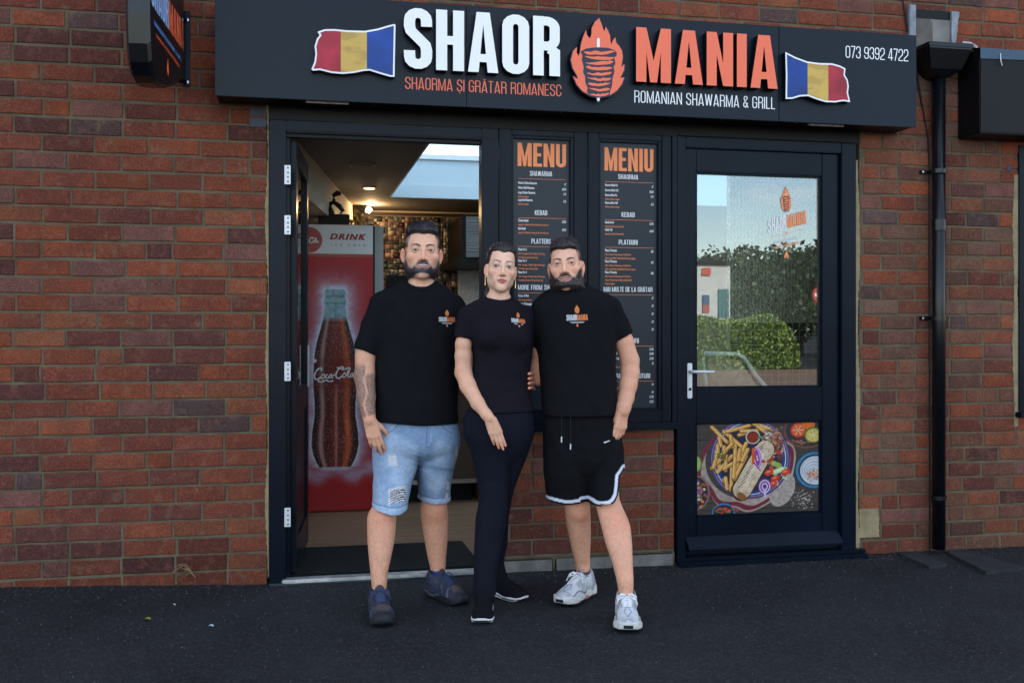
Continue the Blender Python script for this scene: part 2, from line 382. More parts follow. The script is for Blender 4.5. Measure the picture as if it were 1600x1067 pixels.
def brick_material():
    m = bpy.data.materials.new('fired_brick'); m.use_nodes = True; nt = m.node_tree; L = nt.links; b = nt.nodes['Principled BSDF']
    N = nt.nodes.new
    oi = N('ShaderNodeObjectInfo'); tcn = N('ShaderNodeTexCoord'); ad = N('ShaderNodeVectorMath'); ad.operation = 'ADD'
    sc = N('ShaderNodeVectorMath'); sc.operation = 'SCALE'; sc.inputs[3].default_value = 37.0
    cb = N('ShaderNodeCombineXYZ'); L.new(oi.outputs['Random'], cb.inputs[0]); L.new(oi.outputs['Random'], cb.inputs[1]); L.new(cb.outputs[0], sc.inputs[0])
    L.new(tcn.outputs['Object'], ad.inputs[0]); L.new(sc.outputs[0], ad.inputs[1]); v = ad.outputs[0]
    def noise(s, d=5, st=None):
        n = N('ShaderNodeTexNoise'); n.inputs['Scale'].default_value = s; n.inputs['Detail'].default_value = d
        if st:
            k = N('ShaderNodeMapping'); k.inputs['Scale'].default_value = st; L.new(v, k.inputs[0]); L.new(k.outputs[0], n.inputs[0])
        else: L.new(v, n.inputs[0])
        return n.outputs['Fac']
    def ramp(f, a, c, c0=0, c1=1):
        r = N('ShaderNodeMapRange'); r.inputs[1].default_value = a; r.inputs[2].default_value = c; r.inputs[3].default_value = c0; r.inputs[4].default_value = c1; L.new(f, r.inputs[0]); return r.outputs[0]
    def mix(f, c1, c2, mode='MIX'):
        x = N('ShaderNodeMixRGB'); x.blend_type = mode
        for i, q in ((0, f), (1, c1), (2, c2)):
            if isinstance(q, (float, int)): x.inputs[i].default_value = q
            elif isinstance(q, tuple): x.inputs[i].default_value = (*q, 1)
            else: L.new(q, x.inputs[i])
        return x.outputs[0]
    c = mix(ramp(noise(9), .35, .7, .45, 0), oi.outputs['Color'], (.075, .030, .026))       # dark scorch
    c = mix(ramp(noise(26), .52, .78, 0, .38), c, (.27, .10, .065))                        # pale rough flecks
    c = mix(ramp(noise(14, 3), .60, .74, 0, .4), c, (.16, .12, .075))                       # smeared mortar
    c = mix(1.0, c, ramp(noise(120, 3), .3, .7, .72, 1.28), 'MULTIPLY')
    c = mix(ramp(noise(320, 2), .69, .74, 0, .6), c, (.5, .42, .36))                       # salts
    L.new(c, b.inputs['Base Color']); b.inputs['Roughness'].default_value = .92; b.inputs['Specular IOR Level'].default_value = .12
    bu = N('ShaderNodeBump'); bu.inputs['Strength'].default_value = .75; bu.inputs['Distance'].default_value = .006
    h = mix(.5, noise(70, 4), noise(160, 4, (.5, 1, 1.5))); L.new(h, bu.inputs['Height']); L.new(bu.outputs[0], b.inputs['Normal'])
    return m
M['brick'] = brick_material()
BC = [tuple(q*.76 for q in c) for c in [(.245, .066, .034)]*5+[(.205, .056, .033)]*4+[(.275, .071, .032)]*4+[(.15, .048, .034)]*3+[(.29, .094, .044)]*2+[(.11, .04, .034)]*2+[(.10, .065, .062)]+[(.20, .085, .068)]*3+[(.27, .078, .038)]]

# ============================================================ GROUND AND SKY-SIDE SETTING
def ground():
    n = 90; xs = np.concatenate([[-200, -60, -20, -8], np.linspace(-4, 8, 75), [14, 30, 80, 220]])
    ys = np.concatenate([[-220, -80, -40, -20, -10], np.linspace(-5.5, .30, 44)])
    A, B = np.meshgrid(xs, ys, indexing='ij')
    near = np.exp(-np.clip(-B, 0, 9)/.5)
    z = (fbm(A*2.2, B*2.2, 0, 3)-.5)*.012+(fbm(A*9, B*9, 0, 5)-.5)*.005
    z = z+near*np.clip((X(425)-.0-A)/1.4, 0, 1)*.062                     # tarmac heaped against the brickwork
    z = z+np.exp(-np.clip(-B, 0, 9)/.05)*.012
    i = np.arange(A.size).reshape(A.shape); Q = np.stack([i[:-1, :-1], i[1:, :-1], i[1:, 1:], i[:-1, 1:]], -1).reshape(-1, 4)
    me = fast_mesh('ground', np.stack([A, B, z-.004], -1).reshape(-1, 3), Q)
    tag(link('ground', me, M['asphalt'], smooth=True), 'dark grey tarmac forecourt in front of the shop', kind='structure')
ground()
# asphalt shader: coarse aggregate and pale specks
def asphalt_detail():
    nt = M['asphalt'].node_tree; b = nt.nodes['Principled BSDF']; L = nt.links; N = nt.nodes.new
    src = b.inputs['Base Color'].links[0].from_socket; t = N('ShaderNodeTexCoord')
    v = N('ShaderNodeTexVoronoi'); v.inputs['Scale'].default_value = 110; L.new(t.outputs['Object'], v.inputs[0])
    w = N('ShaderNodeSeparateColor'); L.new(v.outputs['Color'], w.inputs[0])
    r = N('ShaderNodeMapRange'); r.inputs[1].default_value = .55; r.inputs[2].default_value = 1; r.inputs[4].default_value = .55; L.new(w.outputs[0], r.inputs[0])
    m1 = N('ShaderNodeMixRGB'); L.new(r.outputs[0], m1.inputs[0]); L.new(src, m1.inputs[1]); m1.inputs[2].default_value = (.05, .052, .06, 1)
    v2 = N('ShaderNodeTexVoronoi'); v2.inputs['Scale'].default_value = 55; L.new(t.outputs['Object'], v2.inputs[0])
    w2 = N('ShaderNodeSeparateColor'); L.new(v2.outputs['Color'], w2.inputs[0])
    a = N('ShaderNodeMath'); a.operation = 'GREATER_THAN'; a.inputs[1].default_value = .988; L.new(w2.outputs[1], a.inputs[0])
    c = N('ShaderNodeMath'); c.operation = 'LESS_THAN'; c.inputs[1].default_value = .16; L.new(v2.outputs['Distance'], c.inputs[0])
    d = N('ShaderNodeMath'); d.operation = 'MULTIPLY'; L.new(a.outputs[0], d.inputs[0]); L.new(c.outputs[0], d.inputs[1])
    m2 = N('ShaderNodeMixRGB'); L.new(d.outputs[0], m2.inputs[0]); L.new(m1.outputs[0], m2.inputs[1]); m2.inputs[2].default_value = (.19, .185, .18, 1)
    L.new(m2.outputs[0], b.inputs['Base Color'])
asphalt_detail()

def gravel():
    rnd = random.Random(4); mb = MB()
    for i in range(2000):
        x = rnd.uniform(-1.6, 5.6); y = -abs(rnd.gauss(0, 1.1)) if i > 900 else -abs(rnd.gauss(0, .09))-.004
        if y < -4.3: continue
        r = rnd.uniform(.0012, .0035)*(1.6 if rnd.random() < .06 else 1)
        a = rnd.uniform(0, 6.28); z = .004+max(0, min(1, (X(425)-x)/1.4))*.062*math.exp(y/.5)+.012*math.exp(y/.05)
        pts = [(x+r*math.cos(a+k*1.57)*rnd.uniform(.7, 1.3), y+r*math.sin(a+k*1.57)*rnd.uniform(.7, 1.3), z-.003) for k in range(4)]
        mb.add(pts+[(x, y, z+r*.7)], [(0, 1, 4), (1, 2, 4), (2, 3, 4), (3, 0, 4)])
    mb.build('grit', mat('grit', (.075, .073, .07), .9, .3, var=.7, vs=300))
    tag(bpy.data.objects['grit'], 'loose pale grit scattered over the tarmac', kind='stuff')
gravel()

# ============================================================ BRICK WALLS
CH = .0838; BH = CH-.0105
def brick_mesh(wd, seed, ht=BH, y=.0, depth=.06):
    rnd = random.Random(seed); n = []
    hx, hz = wd/2, ht/2
    for k in range(5): n.append((-hx+wd*k/4, -hz))
    n.append((hx, 0))
    for k in range(5): n.append((hx-wd*k/4, hz))
    n.append((-hx, 0))
    out = [(a+rnd.uniform(-.0012, .0012), b+rnd.uniform(-.0013, .0013)) for a, b in n]
    c = .0042
    inn = [(a-c*(1 if a > 0 else -1)*(abs(a) > hx*.9), b-c*(1 if b > 0 else -1)*(abs(b) > hz*.8)) for a, b in out]
    V = [(a, .002, b) for a, b in inn]+[(a, .0062, b) for a, b in out]+[(a, depth, b) for a, b in out]+[(0, .0012+rnd.uniform(-.0008, .0008), 0)]
    m = len(n); Fc = [(i, (i+1) % m, 3*m) for i in range(m)]
    for i in range(m):
        j = (i+1) % m; Fc += [(i, i+m, j+m, j), (i+m, i+2*m, j+2*m, j+m)]
    me = bpy.data.meshes.new('brick'); me.from_pydata(V, [], Fc); me.update(); me.materials.append(M['brick'])
    return me
_bm = {}
def brick_wall(label, x0, x1, z0, z1, bl, name='brick_wall', off=0.0, seed=1, ybase=0.0, backing=True, group='red brick walls round the shopfront', tops=None):
    rnd = random.Random(seed); w = empty(name, (x0, ybase+.1, z0)); tag(w, label, 'wall')
    full = bl-.0105; half = bl/2-.0105
    if backing: pbox('mortar', M['mortar'], w, x0, x1, ybase+.0028, ybase+.11, z0, z1, 0)
    r0 = math.floor(z0/CH); r1 = math.ceil(z1/CH)
    for r in range(r0, r1):
        za, zb = max(r*CH, z0), min((r+1)*CH, z1)
        if zb-za < .03: continue
        x = x0-bl*1.0+((bl/2) if r % 2 else 0)+off*bl
        while x < x1:
            bl_ = bl*(.5 if rnd.random() < .07 else 1)*rnd.uniform(.97, 1.03); xa, xb = max(x, x0+.002), min(x+bl_, x1+.006); wd = xb-xa-.0105
            if wd > .035:
                kind = 'f' if wd > full*.72 else ('h' if wd > full*.36 else 'q'); nom = {'f': full, 'h': half, 'q': half/2}[kind]
                key = (round(bl, 4), kind, rnd.randrange(6))
                if key not in _bm: _bm[key] = brick_mesh(nom, hash(key[1]) % 7+key[2]*13+5)
                o = bpy.data.objects.new('brick', _bm[key]); COL.objects.link(o); o.parent = w
                o.matrix_parent_inverse = Matrix.Translation(-Vector(w.location))
                o.location = ((xa+xb)/2-.0052+.005, ybase-.004+rnd.uniform(-.0015, .0015), (za+zb)/2+.0+rnd.uniform(-.0018, .0018))
                o.scale = (wd/nom, 1, (zb-za-.0105)/BH); o.rotation_euler = (rnd.uniform(-.03, .03), rnd.uniform(-.008, .008), rnd.uniform(-.006, .006))
                c = rnd.choice(BC); k = rnd.uniform(.85, 1.18)*(.70+.62*float(fbm(np.array([(xa+xb)*.8]), np.array([0.0]), np.array([za*1.7]), seed, 2)[0]))
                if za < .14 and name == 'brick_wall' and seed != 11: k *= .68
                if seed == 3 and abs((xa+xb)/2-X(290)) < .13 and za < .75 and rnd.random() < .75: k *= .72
                if seed == 5: t_ = rnd.random()**2*.6; c = tuple(a*(1-t_)+b_*t_ for a, b_ in zip(c, (.15, .105, .065)))
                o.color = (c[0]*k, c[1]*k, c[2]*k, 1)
            x += bl_
    return w
XL = X(421)            # left edge of the shopfront
XR = X(1336)           # right edge
SG0, SG1 = Z(850, 173, -.2), Z(850, 17, -.2)     # fascia bottom and top
wl_ = brick_wall('tall red brick wall filling the left side, beside the open doorway', X(-70), XL-.012, -.06, 3.2, .2405, seed=3, off=.05)
wu = brick_wall('band of brickwork showing above the long shop sign', XL+.02, X(1760), SG1-.12, 3.2, .2285, seed=8, off=.3)
wr = brick_wall('patched brick wall behind the downpipe, right of the glazed door', XR+.028, X(1760), -.06, SG1-.125, .2165, seed=5, off=.1)
wb = brick_wall('low brick wall under the menu windows, behind the three people', X(783), X(1053), .075, Z(950, 674), .2335, seed=11, off=.2)
# mortar smeared on the cut edges by the frames
def jagged(name, x0, x1, z0, z1, parent, seed, m, y=-.0045, side='both'):
    rnd = random.Random(seed); mb = MB(); n = int((z1-z0)/.012); L_ = []; Rr = []
    for i in range(n+1):
        z = z0+(z1-z0)*i/n
        L_.append((x0+(.006*math.sin(z*9+seed)+rnd.uniform(-.003, .003) if side in ('both', 'l') else 0), z)); Rr.append((x1+(.006*math.sin(z*7+seed)+rnd.uniform(-.003, .003) if side in ('both', 'r') else 0), z))
    for i in range(n): mb.poly([L_[i], Rr[i], Rr[i+1], L_[i+1]], y, .01)
    return mb.build(name, m, parent)
jagged('mortar_edge', XL-.014, XL-.004, .05, Z(421, 165), wl_, 1, M['mortar_new'], side='l')
jagged('mortar_edge', XR-.002, XR+.022, .03, 2.2, wr, 2, M['mortar_new'], side='r')
jagged('mortar_patch', XR+.03, XR+.15, .10, .26, wr, 3, M['mortar_new'], y=-.0052)
jagged('mortar_edge', X(1583), X(1591), .7, 2.15, wr, 7, M['mortar_new'])
# two blue engineering bricks high up at the left jamb
for k in (0, 1):
    o = MB().box(X(390), X(416), -.007, .03, Z(400, 199-k*17), Z(400, 184-k*17), .003).build('brick', mat('blue_brick', (.035, .042, .06), .6, .5, bump=.5, bs=90), wl_)
# concrete plinth course under the window wall
pl = empty('plinth', (X(783), 0, 0)); tag(pl, 'grey cement plinth at the foot of the wall under the menu windows', 'plinth')
xs_ = [X(783), X(865), X(958), X(1053)]
for i in range(3):
    MB().box(xs_[i]+.004, xs_[i+1]-.004, -.016, .1, -.03, .072, .008).build('block', M['concrete'], pl)
MB().box(X(783), X(1053), -.008, .1, -.03, .074).build('bedding', M['mortar'], pl)

# the storey above and the body of the building (keeps the forecourt in shade)
bb = empty('upper_storey', (2.2, .2, 3.2)); tag(bb, 'plain brick upper part of the shop building above the sign', 'building')
M['far_brick'] = mat('plain_brickwork', (.19, .065, .042), .9, .2, var=.3, vs=5)
MB().box(-3.5, 9.5, .003, .28, 3.202, 4.7).build('wall', M['far_brick'], bb); MB().box(-3.5, 9.5, .281, .30, 2.5, 4.7).build('rear_bounce_face', mat('bounce_render', (.72, .72, .70), .9, .1), bb)  # pale rear face added to bounce sunlight into the rooflight well
MB().box(-3.7, 9.7, -.05, .36, 4.7, 4.8).build('roof', M['frame'], bb)
for q, nm in ((-3.5, 'left'), (X(1762), 'right')):
    MB().box(q, X(-72) if nm == 'left' else 9.5, .003, .28, -.05, 3.2).build('wall', M['far_brick'], bb)

# ============================================================ SHOP SIGN (fascia)
FY = -.20
def fascia():
    s = empty('shop_sign', (X(880, FY), 0, SG0)); tag(s, 'long dark fascia sign with raised white and orange letters over the shopfront', 'sign')
    x0, x1 = X(336, FY), X(1432, FY)
    seams = [x0, X(729, FY), X(1217, FY), x1]
    for i in range(3):
        MB().box(seams[i]+(.0012 if i else 0), seams[i+1]-(.0012 if i < 2 else 0), FY, FY+.012, SG0, SG1, .002).build('face_panel', M['fascia'], s)
    MB().box(x0+.006, x1-.006, FY+.0125, -.006, SG0+.006, SG1-.002).build('box', M['black'], s)
    rivets = MB()
    for px in (515, 584, 695, 789, 876, 957, 1047, 1128, 1243): rivets.tube([(X(px, FY+.06), FY+.06, SG0+.004), (X(px, FY+.06), FY+.06, SG0-.002+.005)], .004, 6)
    for a, c in ((478, 545), (1262, 1318)):
        MB().box(X(a, FY+.05), X(c, FY+.05), FY+.045, FY+.06, SG0-.004, SG0+.008, .002).build('lamp_strip', M['steel_dull'], s)
    for px in (584, 695, 789, 876, 957, 1047, 1128, 1243):
        x = X(px, FY+.05); MB().tube([(x, FY+.05, SG0+.007), (x, FY+.05, SG0+.001)], .0032, 8).build('screw', M['screw'], s)
    LY = FY-.052
    def word(txt, xa, xb, za, zb, m, w, gap):
        tw = lettering_width(txt, w, gap); kx = (xb-xa)/tw; x = 0
        for c in txt:
            W, ps = glyph(c, w); mb = MB(); mb.side = 1
            for i, p in enumerate(ps): mb.poly([(xa+(x+a)*kx, za+b*(zb-za)) for a, b in p], LY-.00004*(i % 7), FY-.0005)
            mb.build('letter', [m, M['sign_side']], s); x += W+gap
    word('SHAOR', X(631, LY), X(875, LY), Z(650, 108, LY), Z(650, 13, LY), M['white_sign'], .158, .055)
    word('MANIA', X(994, LY), X(1215, LY), Z(1000, 128, LY), Z(1000, 43, LY), M['orange_sign'], .158, .062)
    def line(txt, pa, pb, pyt, pyb, pxr, m, w, gap):
        mb = MB(); place_glyphs(mb, txt, X(pa, FY), X(pb, FY), Z(pxr, pyb, FY), Z(pxr, pyt, FY), FY-.0012, None, w, gap); mb.build('lettering', m, s)
    line('SHAORMA ȘI GRĂTAR ROMANESC', 633, 877, 121, 140, 645, M['orange_sign'], .082, .075)
    line('ROMANIAN SHAWARMA & GRILL', 991, 1211, 142, 161, 1000, M['white_sign'], .082, .08)
    line('073 9392 4722', 1321, 1419, 72, 91, 1325, M['white_sign'], .075, .065)
    # flags
    def flag(pts, cuts, cols, ox, oy, sc):
        f = empty('flag_emblem', (X(ox, FY), FY, SG0+.1)); f.parent = s; f.matrix_parent_inverse = MW(s).inverted()
        W = [P(ox+x/sc, oy+y/sc, LY+.01) for x, y in pts]; W = [(p.x, p.z) for p in W]
        cuts = [P(ox+c/sc, oy+80, LY+.01).x for c in cuts]
        mb = MB(); mb.side = 1; mb.poly(W, LY+.01, FY-.0005); mb.build('border', [M['white_sign'], M['sign_side']], f)
        a = sum(W[i][0]*W[(i+1) % len(W)][1]-W[(i+1) % len(W)][0]*W[i][1] for i in range(len(W)))
        if a < 0: W = W[::-1]
        n = len(W); I = []
        for i in range(n):
            p0, p1, p2 = [Vector(W[j % n]) for j in (i-1, i, i+1)]
            n1 = (p1-p0).normalized(); n2 = (p2-p1).normalized(); m = Vector((-(n1.y+n2.y), n1.x+n2.x)); m = m.normalized(); k = .0085/max(m.dot(Vector((-n1.y, n1.x))), .5)
            I.append(p1+m*k)
        def clip(poly, xc, keep):
            o = []
            for i in range(len(poly)):
                a, b = poly[i], poly[(i+1) % len(poly)]; ia, ib = (a.x-xc)*keep >= 0, (b.x-xc)*keep >= 0
                if ia: o.append(a)
                if ia != ib: t = (xc-a.x)/(b.x-a.x); o.append(a+(b-a)*t)
            return o
        for k, c in enumerate(cols):
            q = I
            if k > 0: q = clip(q, cuts[k-1], 1)
            if k < 2: q = clip(q, cuts[k], -1)
            MB().poly([(v.x, v.y) for v in q], LY+.0088).build('stripe', M[c], f)
    flag([(105,200),(150,185),(210,184),(290,192),(400,195),(480,181),(540,163),(585,152),(592,160),(589,320),(586,482),(560,482),(500,465),(430,443),(390,446),(330,458),(260,464),(190,458),(120,440),(75,444),(66,434),(84,390),(91,340),(86,290),(100,245),(117,222)],
         (250, 413), ('flag_red', 'flag_yellow', 'flag_blue'), 470, 0, 4)
    flag([(108,326),(170,358),(245,386),(320,396),(400,398),(450,412),(485,430),(480,470),(498,500),(505,540),(500,580),(514,640),(470,634),(420,642),(360,640),(300,622),(250,602),(200,605),(150,620),(110,620),(112,470)],
         (247, 376), ('flag_blue', 'flag_yellow', 'flag_red'), 1200, 0, 4)
    # flame and kebab emblem
    e = empty('flame_emblem', (X(933, FY), FY, SG0+.1)); e.parent = s; e.matrix_parent_inverse = MW(s).inverted()
    flame_logo(lambda x, y: (lambda p: (p.x, p.z))(P(850+x/4, y/4, LY)), e, LY, FY-.0005, M['orange_sign'], M['outline_blue'], M['white_sign'], M['sign_side'])
FL = [(345,116),(358,150),(370,185),(378,200),(384,170),(400,195),(412,225),(418,282),(430,255),(446,236),(450,268),(468,288),(486,318),(492,360),(482,425),(492,412),(502,402),(500,440),(476,488),(502,486),(486,528),(455,568),(410,598),(345,612),(290,600),(240,570),(205,530),(182,474),(198,490),(214,496),(204,470),(180,428),(168,375),(182,322),(206,296),(204,330),(214,352),(224,335),(230,285),(244,235),(262,192),(268,220),(286,244),(296,222),(298,180),(318,140)]
KB = [(228,325),(262,306),(300,300),(350,299),(400,302),(436,314),(454,332),(452,352),(438,362),(446,400),(434,420),(440,450),(428,490),(424,540),(412,575),(410,604),(345,612),(285,604),(268,575),(272,550),(258,520),(256,480),(244,455),(248,420),(236,380),(240,350)]
def flame_logo(T, parent, y0, y1, mo, md, mw, ms, step=.0009):
    mb = MB(); mb.side = 1
    cx, cy = 337, 380
    big = [(cx+(x-cx)*1.035, cy+(y-cy)*1.03) for x, y in FL]
    mb.poly([T(*p) for p in big], y0, y1); mb.build('backing', [md, ms], parent)
    mb = MB(); mb.poly([T(*p) for p in FL], y0-step); mb.build('flame', mo, parent)
    mb = MB(); mb.poly([T(*p) for p in KB], y0-step*2); mb.build('kebab', md, parent)
    mb = MB(); rnd = random.Random(2)
    for k in range(9):
        t = k/8.; yc = 326+t*262; xl = 250+t*32; xr = 440-t*34; th = 10.5-t*2.5
        up = []; lo = []; n = 9
        for i in range(n+1):
            u = i/n; xx = xl+(xr-xl)*(u if k % 2 else u); sag = 9*math.sin(u*math.pi)+(-8+16*u)*(.5 if k % 2 else -.3)
            jag = (rnd.uniform(-5, 5) if 0 < i < n else 0); w = th*(.35+.65*min(1, (u*2.2 if k % 3 else (1-u)*3+.2)))*(1 if 0 < i < n else .3)
            up.append((xx, yc+sag-w+jag)); lo.append((xx, yc+sag+w+jag*.4))
        mb.poly([T(*p) for p in up+lo[::-1]], y0-step*3)
    mb.build('meat_slice', mo, parent)
    mb = MB()
    mb.poly([T(*p) for p in [(330,262)]+[(339+9*math.cos(a), 250-9*math.sin(a)) for a in np.linspace(math.pi, 0, 7)]+[(348,298),(330,298)]], y0-step*3)
    mb.build('skewer', mw, parent); mb = MB()
    mb.poly([T(*p) for p in [(330,614),(348,614),(348,628),(339,638),(330,628)]], y0-step*3)
    mb.build('skewer_tip', mw, parent)
fascia()
# soffit filling between fascia and shopfront
ft = Z(430, 188)      # top of the frames
so = MB().box(XL-.01, XR+.02, -.004, .06, ft+.003, SG1-.1205).build('lintel_panel', M['black'])
tag(so, 'black boarding above the door and window frames, under the sign', 'panel')

# ============================================================ LEFT DOORWAY
def doorway():
    d = empty('door_frame', (X(600), 0, 0)); tag(d, 'dark door frame around the open doorway on the left', 'door frame')
    xa, xb, xc, xd = XL, X(447), X(752), X(778)
    zh = Z(460, 208)
    for x0, x1 in ((xa, xb), (xc, xd)): pbox('jamb', M['frame'], d, x0, x1, -.012, .075, .0, ft, .004)
    pbox('head', M['frame'], d, xb, xc, -.010, .075, zh, ft, .004)
    pbox('stop', M['frame'], d, xb+.0005, xb+.018, .035, .07, .03, zh-.002, .002)
    pbox('head_bead', M['black'], d, xb+.001, xc-.001, .012, .068, zh-.018, zh-.001, .002)
    pbox('groove', M['black'], d, xa+.002, xd-.002, -.0135, -.0105, ft-.052, ft-.046, 0)
    zt = Z(600, 896)
    pbox('threshold', M['steel_dull'], d, xb-.02, xc+.01, -.035, .03, zt-.018, zt, .004)
    MB().box(xa, xd+.0, -.028, .075, -.01, zt-.0185, .003).build('step', mat('step_paint', (.02, .04, .045), .45, .5, var=.3, vs=8), d)
    M['hole'] = M['black']
    for py in (274, 352, 580, 807):
        z = Z(448, py); x = X(449)
        h = MB().box(x-.014, x+.016, -.018, -.0125, z-.047, z+.047, .0012).build('hinge', M['hinge'], d)
        b = MB()
        for q in (-.034, -.012, .010, .034): b.tube([(x+.003, -.0175, z+q), (x+.003, -.0192, z+q)], .0042, 8)
        b.build('screw', M['black'], h)
    # the open leaf
    o = empty('open_door', (X(462), .06, 0)); tag(o, 'half glazed dark door leaf swung open into the shop beside the drinks cooler', 'door')
    A = P(463, 515, .075); B = P(482, 515, .86); L = Vector((B.x-A.x, B.y-A.y, 0)).length; ux = Vector((B.x-A.x, B.y-A.y, 0))/L; nx = Vector((-ux.y, ux.x, 0))
    Mx = Matrix(((ux.x, nx.x, 0, A.x), (ux.y, nx.y, 0, A.y), (0, 0, 1, 0), (0, 0, 0, 1)))
    def lb(nm, m, a, b, c, e, z0, z1, bev=.003):
        mb = MB().box(a, b, c, e, z0, z1, bev); mb.v = [tuple((Mx @ Vector(q))[:]) for q in mb.v]; return mb.build(nm, m, o)
    top = zh-.02
    lb('stile', M['frame'], 0, .10, 0, .045, .04, top); lb('stile', M['frame'], L-.10, L, 0, .045, .04, top)
    lb('rail', M['frame'], .10, L-.10, .001, .044, top-.11, top); lb('rail', M['frame'], .10, L-.10, .001, .044, .82, .95); lb('rail', M['frame'], .10, L-.10, .001, .044, .04, .20)
    lb('panel', M['frame'], .10, L-.10, .012, .034, .20, .82, .001); lb('pane', M['glass_clear'], .10, L-.10, .018, .026, .95, top-.11, 0)
    h = lb('handle_plate', M['hinge'], L-.06, L-.03, -.008, 0, .93, 1.17, .002); lb('handle', M['hinge'], L-.15, L-.035, -.05, -.035, 1.07, 1.09, .005)
doorway()

# ============================================================ MENU WINDOWS
ZB = Z(980, 641); ZS = Z(950, 660)
DISH = {}
def menu_window(xpx0, xpx1, px0, px1, title, sections, label, boardlabel, seed):
    w = empty('menu_window', (X((xpx0+xpx1)/2), 0, ZS)); tag(w, label, 'window')
    xa, xb = X(xpx0), X(xpx1); x0, x1 = X(px0), X(px1); zt = Z(px0, 212 if seed == 1 else 217.5)
    pbox('jamb', M['frame'], w, xa+.0015, x0, -.012, .06, ZS, ft, .004); pbox('jamb', M['frame'], w, x1, xb-.0015, -.012, .06, ZS, ft, .004)
    pbox('head', M['frame'], w, x0, x1, -.010, .06, zt, ft, .004); pbox('bottom_rail', M['frame'], w, x0, x1, -.010, .06, ZS, ZB, .004)
    for a, b in ((x0+.0004, x0+.011), (x1-.017, x1-.0004)): pbox('bead', M['frame'], w, a, b, -.004, .03, ZB+.001, zt-.001, .003)
    pbox('bead', M['frame'], w, x0+.012, x1-.018, -.003, .03, zt-.013, zt-.0006, .003); pbox('bead', M['frame'], w, x0+.012, x1-.018, -.003, .03, ZB+.0006, ZB+.012, .003)
    for a in (xa+.012, xb-.014): pbox('groove', M['black'], w, a, a+.003, -.0132, -.011, ZS+.01, ft-.01, 0)
    b = empty('menu_board', ((x0+x1)/2, .02, ZB)); tag(b, boardlabel, 'menu')
    MB().box(x0+.011, x1-.017, .018, .024, ZB+.012, zt-.013, .0005).build('board', M['menu'], b)
    y = .0172; cx = (x0+x1)/2-.004; wd = (x1-x0); xl = x0+wd*.12; xr = x1-wd*.105
    mt = MB(); place_glyphs(mt, title, xl-.003, xr, Z(cx0(px0, px1), title_y[1][seed-1], y), Z(cx0(px0, px1), title_y[0][seed-1], y), y, None, .15, .06); mt.build('title', M['orange_print'], b)
    pxm = cx0(px0, px1)
    for (hy, head, hw, rows) in sections:
        zc = Z(pxm, hy+4.0, y); hd = MB(); place_glyphs(hd, head, cx-hw/2*wd, cx+hw/2*wd, zc, zc+.0255, y, None, .11, .075); hd.build('heading', M['white_print'], b)
        ru = MB(); ru.poly([(xl, zc-.0165), (xr, zc-.0165), (xr, zc-.0150), (xl, zc-.0150)], y); ru.build('rule', M['orange_print'], b)
        for (ry, name, price, small) in rows:
            z = Z(pxm, ry+2.5, y)
            if name: q = MB(); place_text(q, name, xl, z, .0125, y, sx=.50, bold=.022); q.build('dish_name', M['white_print'], b)
            if price: q = MB(); place_text(q, price, xr, z-.003, .0125, y, sx=.55, align='R', bold=.022); q.build('price', M['white_print'], b)
            for k, t in enumerate(small): q = MB(); place_text(q, t, xl, z-.0205-.0195*k, .0095, y, sx=.50, bold=.008); q.build('dish_note', M['orange_print'], b)
def cx0(a, b): return (a+b)/2
title_y = ((224.5, 232), (261, 268))
FREE = 'Free Drink Included'; UP = 'Upgrade To A Meal Deal: Fries And Drink For An Extra £3'
S1 = [(271.5, 'SHAWARMA', .36, [(286, 'Medium Chicken Shawarma', '£7', []), (293.5, 'Medium Beef Shawarma', '£8.50', []), (301, 'Large Chicken Shawarma', '£10', [FREE]), (312.5, 'Large Beef Shawarma', '£12', [FREE])]),
      (332.5, 'KEBAB', .20, [(344.5, 'Chicken Kebab', '£5.50', [UP]), (357, 'Beef Kebab', '£6.50', [UP])]),
      (377, 'PLATTERS', .31, [(389.5, 'Platter For 2', '£30', ['2 Mici, 2 Sausages, 2 Chicken Thighs, 2 Pork Chops,', '2 Pork Belly, Cheese Fries And 2 Dips']), (407, 'Platter For 3', '£45', ['3 Mici, 3 Sausages, 3 Chicken Thighs, 3 Pork Chops,', '3 Pork Belly, Cheese Fries And 3 Dips']), (425, 'Platter For 4', '£60', ['4 Mici, 4 Sausages, 4 Chicken Thighs, 4 Pork Chops,', '4 Pork Belly, 2 Portions Of Cheese Fries, 4 Dips'])]),
      (449, 'MORE FROM THE GRILL', .74, [(461.5, 'Portion Of Mici', '£7', ['3 Mici, Bread And Mustard']), (474, 'Portion Of Sausages', '£8', ['Bread And Mustard']), (487, 'Chicken Thighs', '£9', []), (500, 'Pork Belly', '£9', [])]),
      (530, 'EXTRAS', .24, [(543, 'Fries', '£3.50', []), (551, 'Cheese Fries', '£4.50', []), (559, 'Pickles', '£3.50', [])]),
      (585, 'DESSERTS', .30, [(597, 'Papanasi', '£6', []), (612, 'White Chocolate', '', []), (620, 'Ness Drink', '', []), (629, 'Milk', '', [])])]
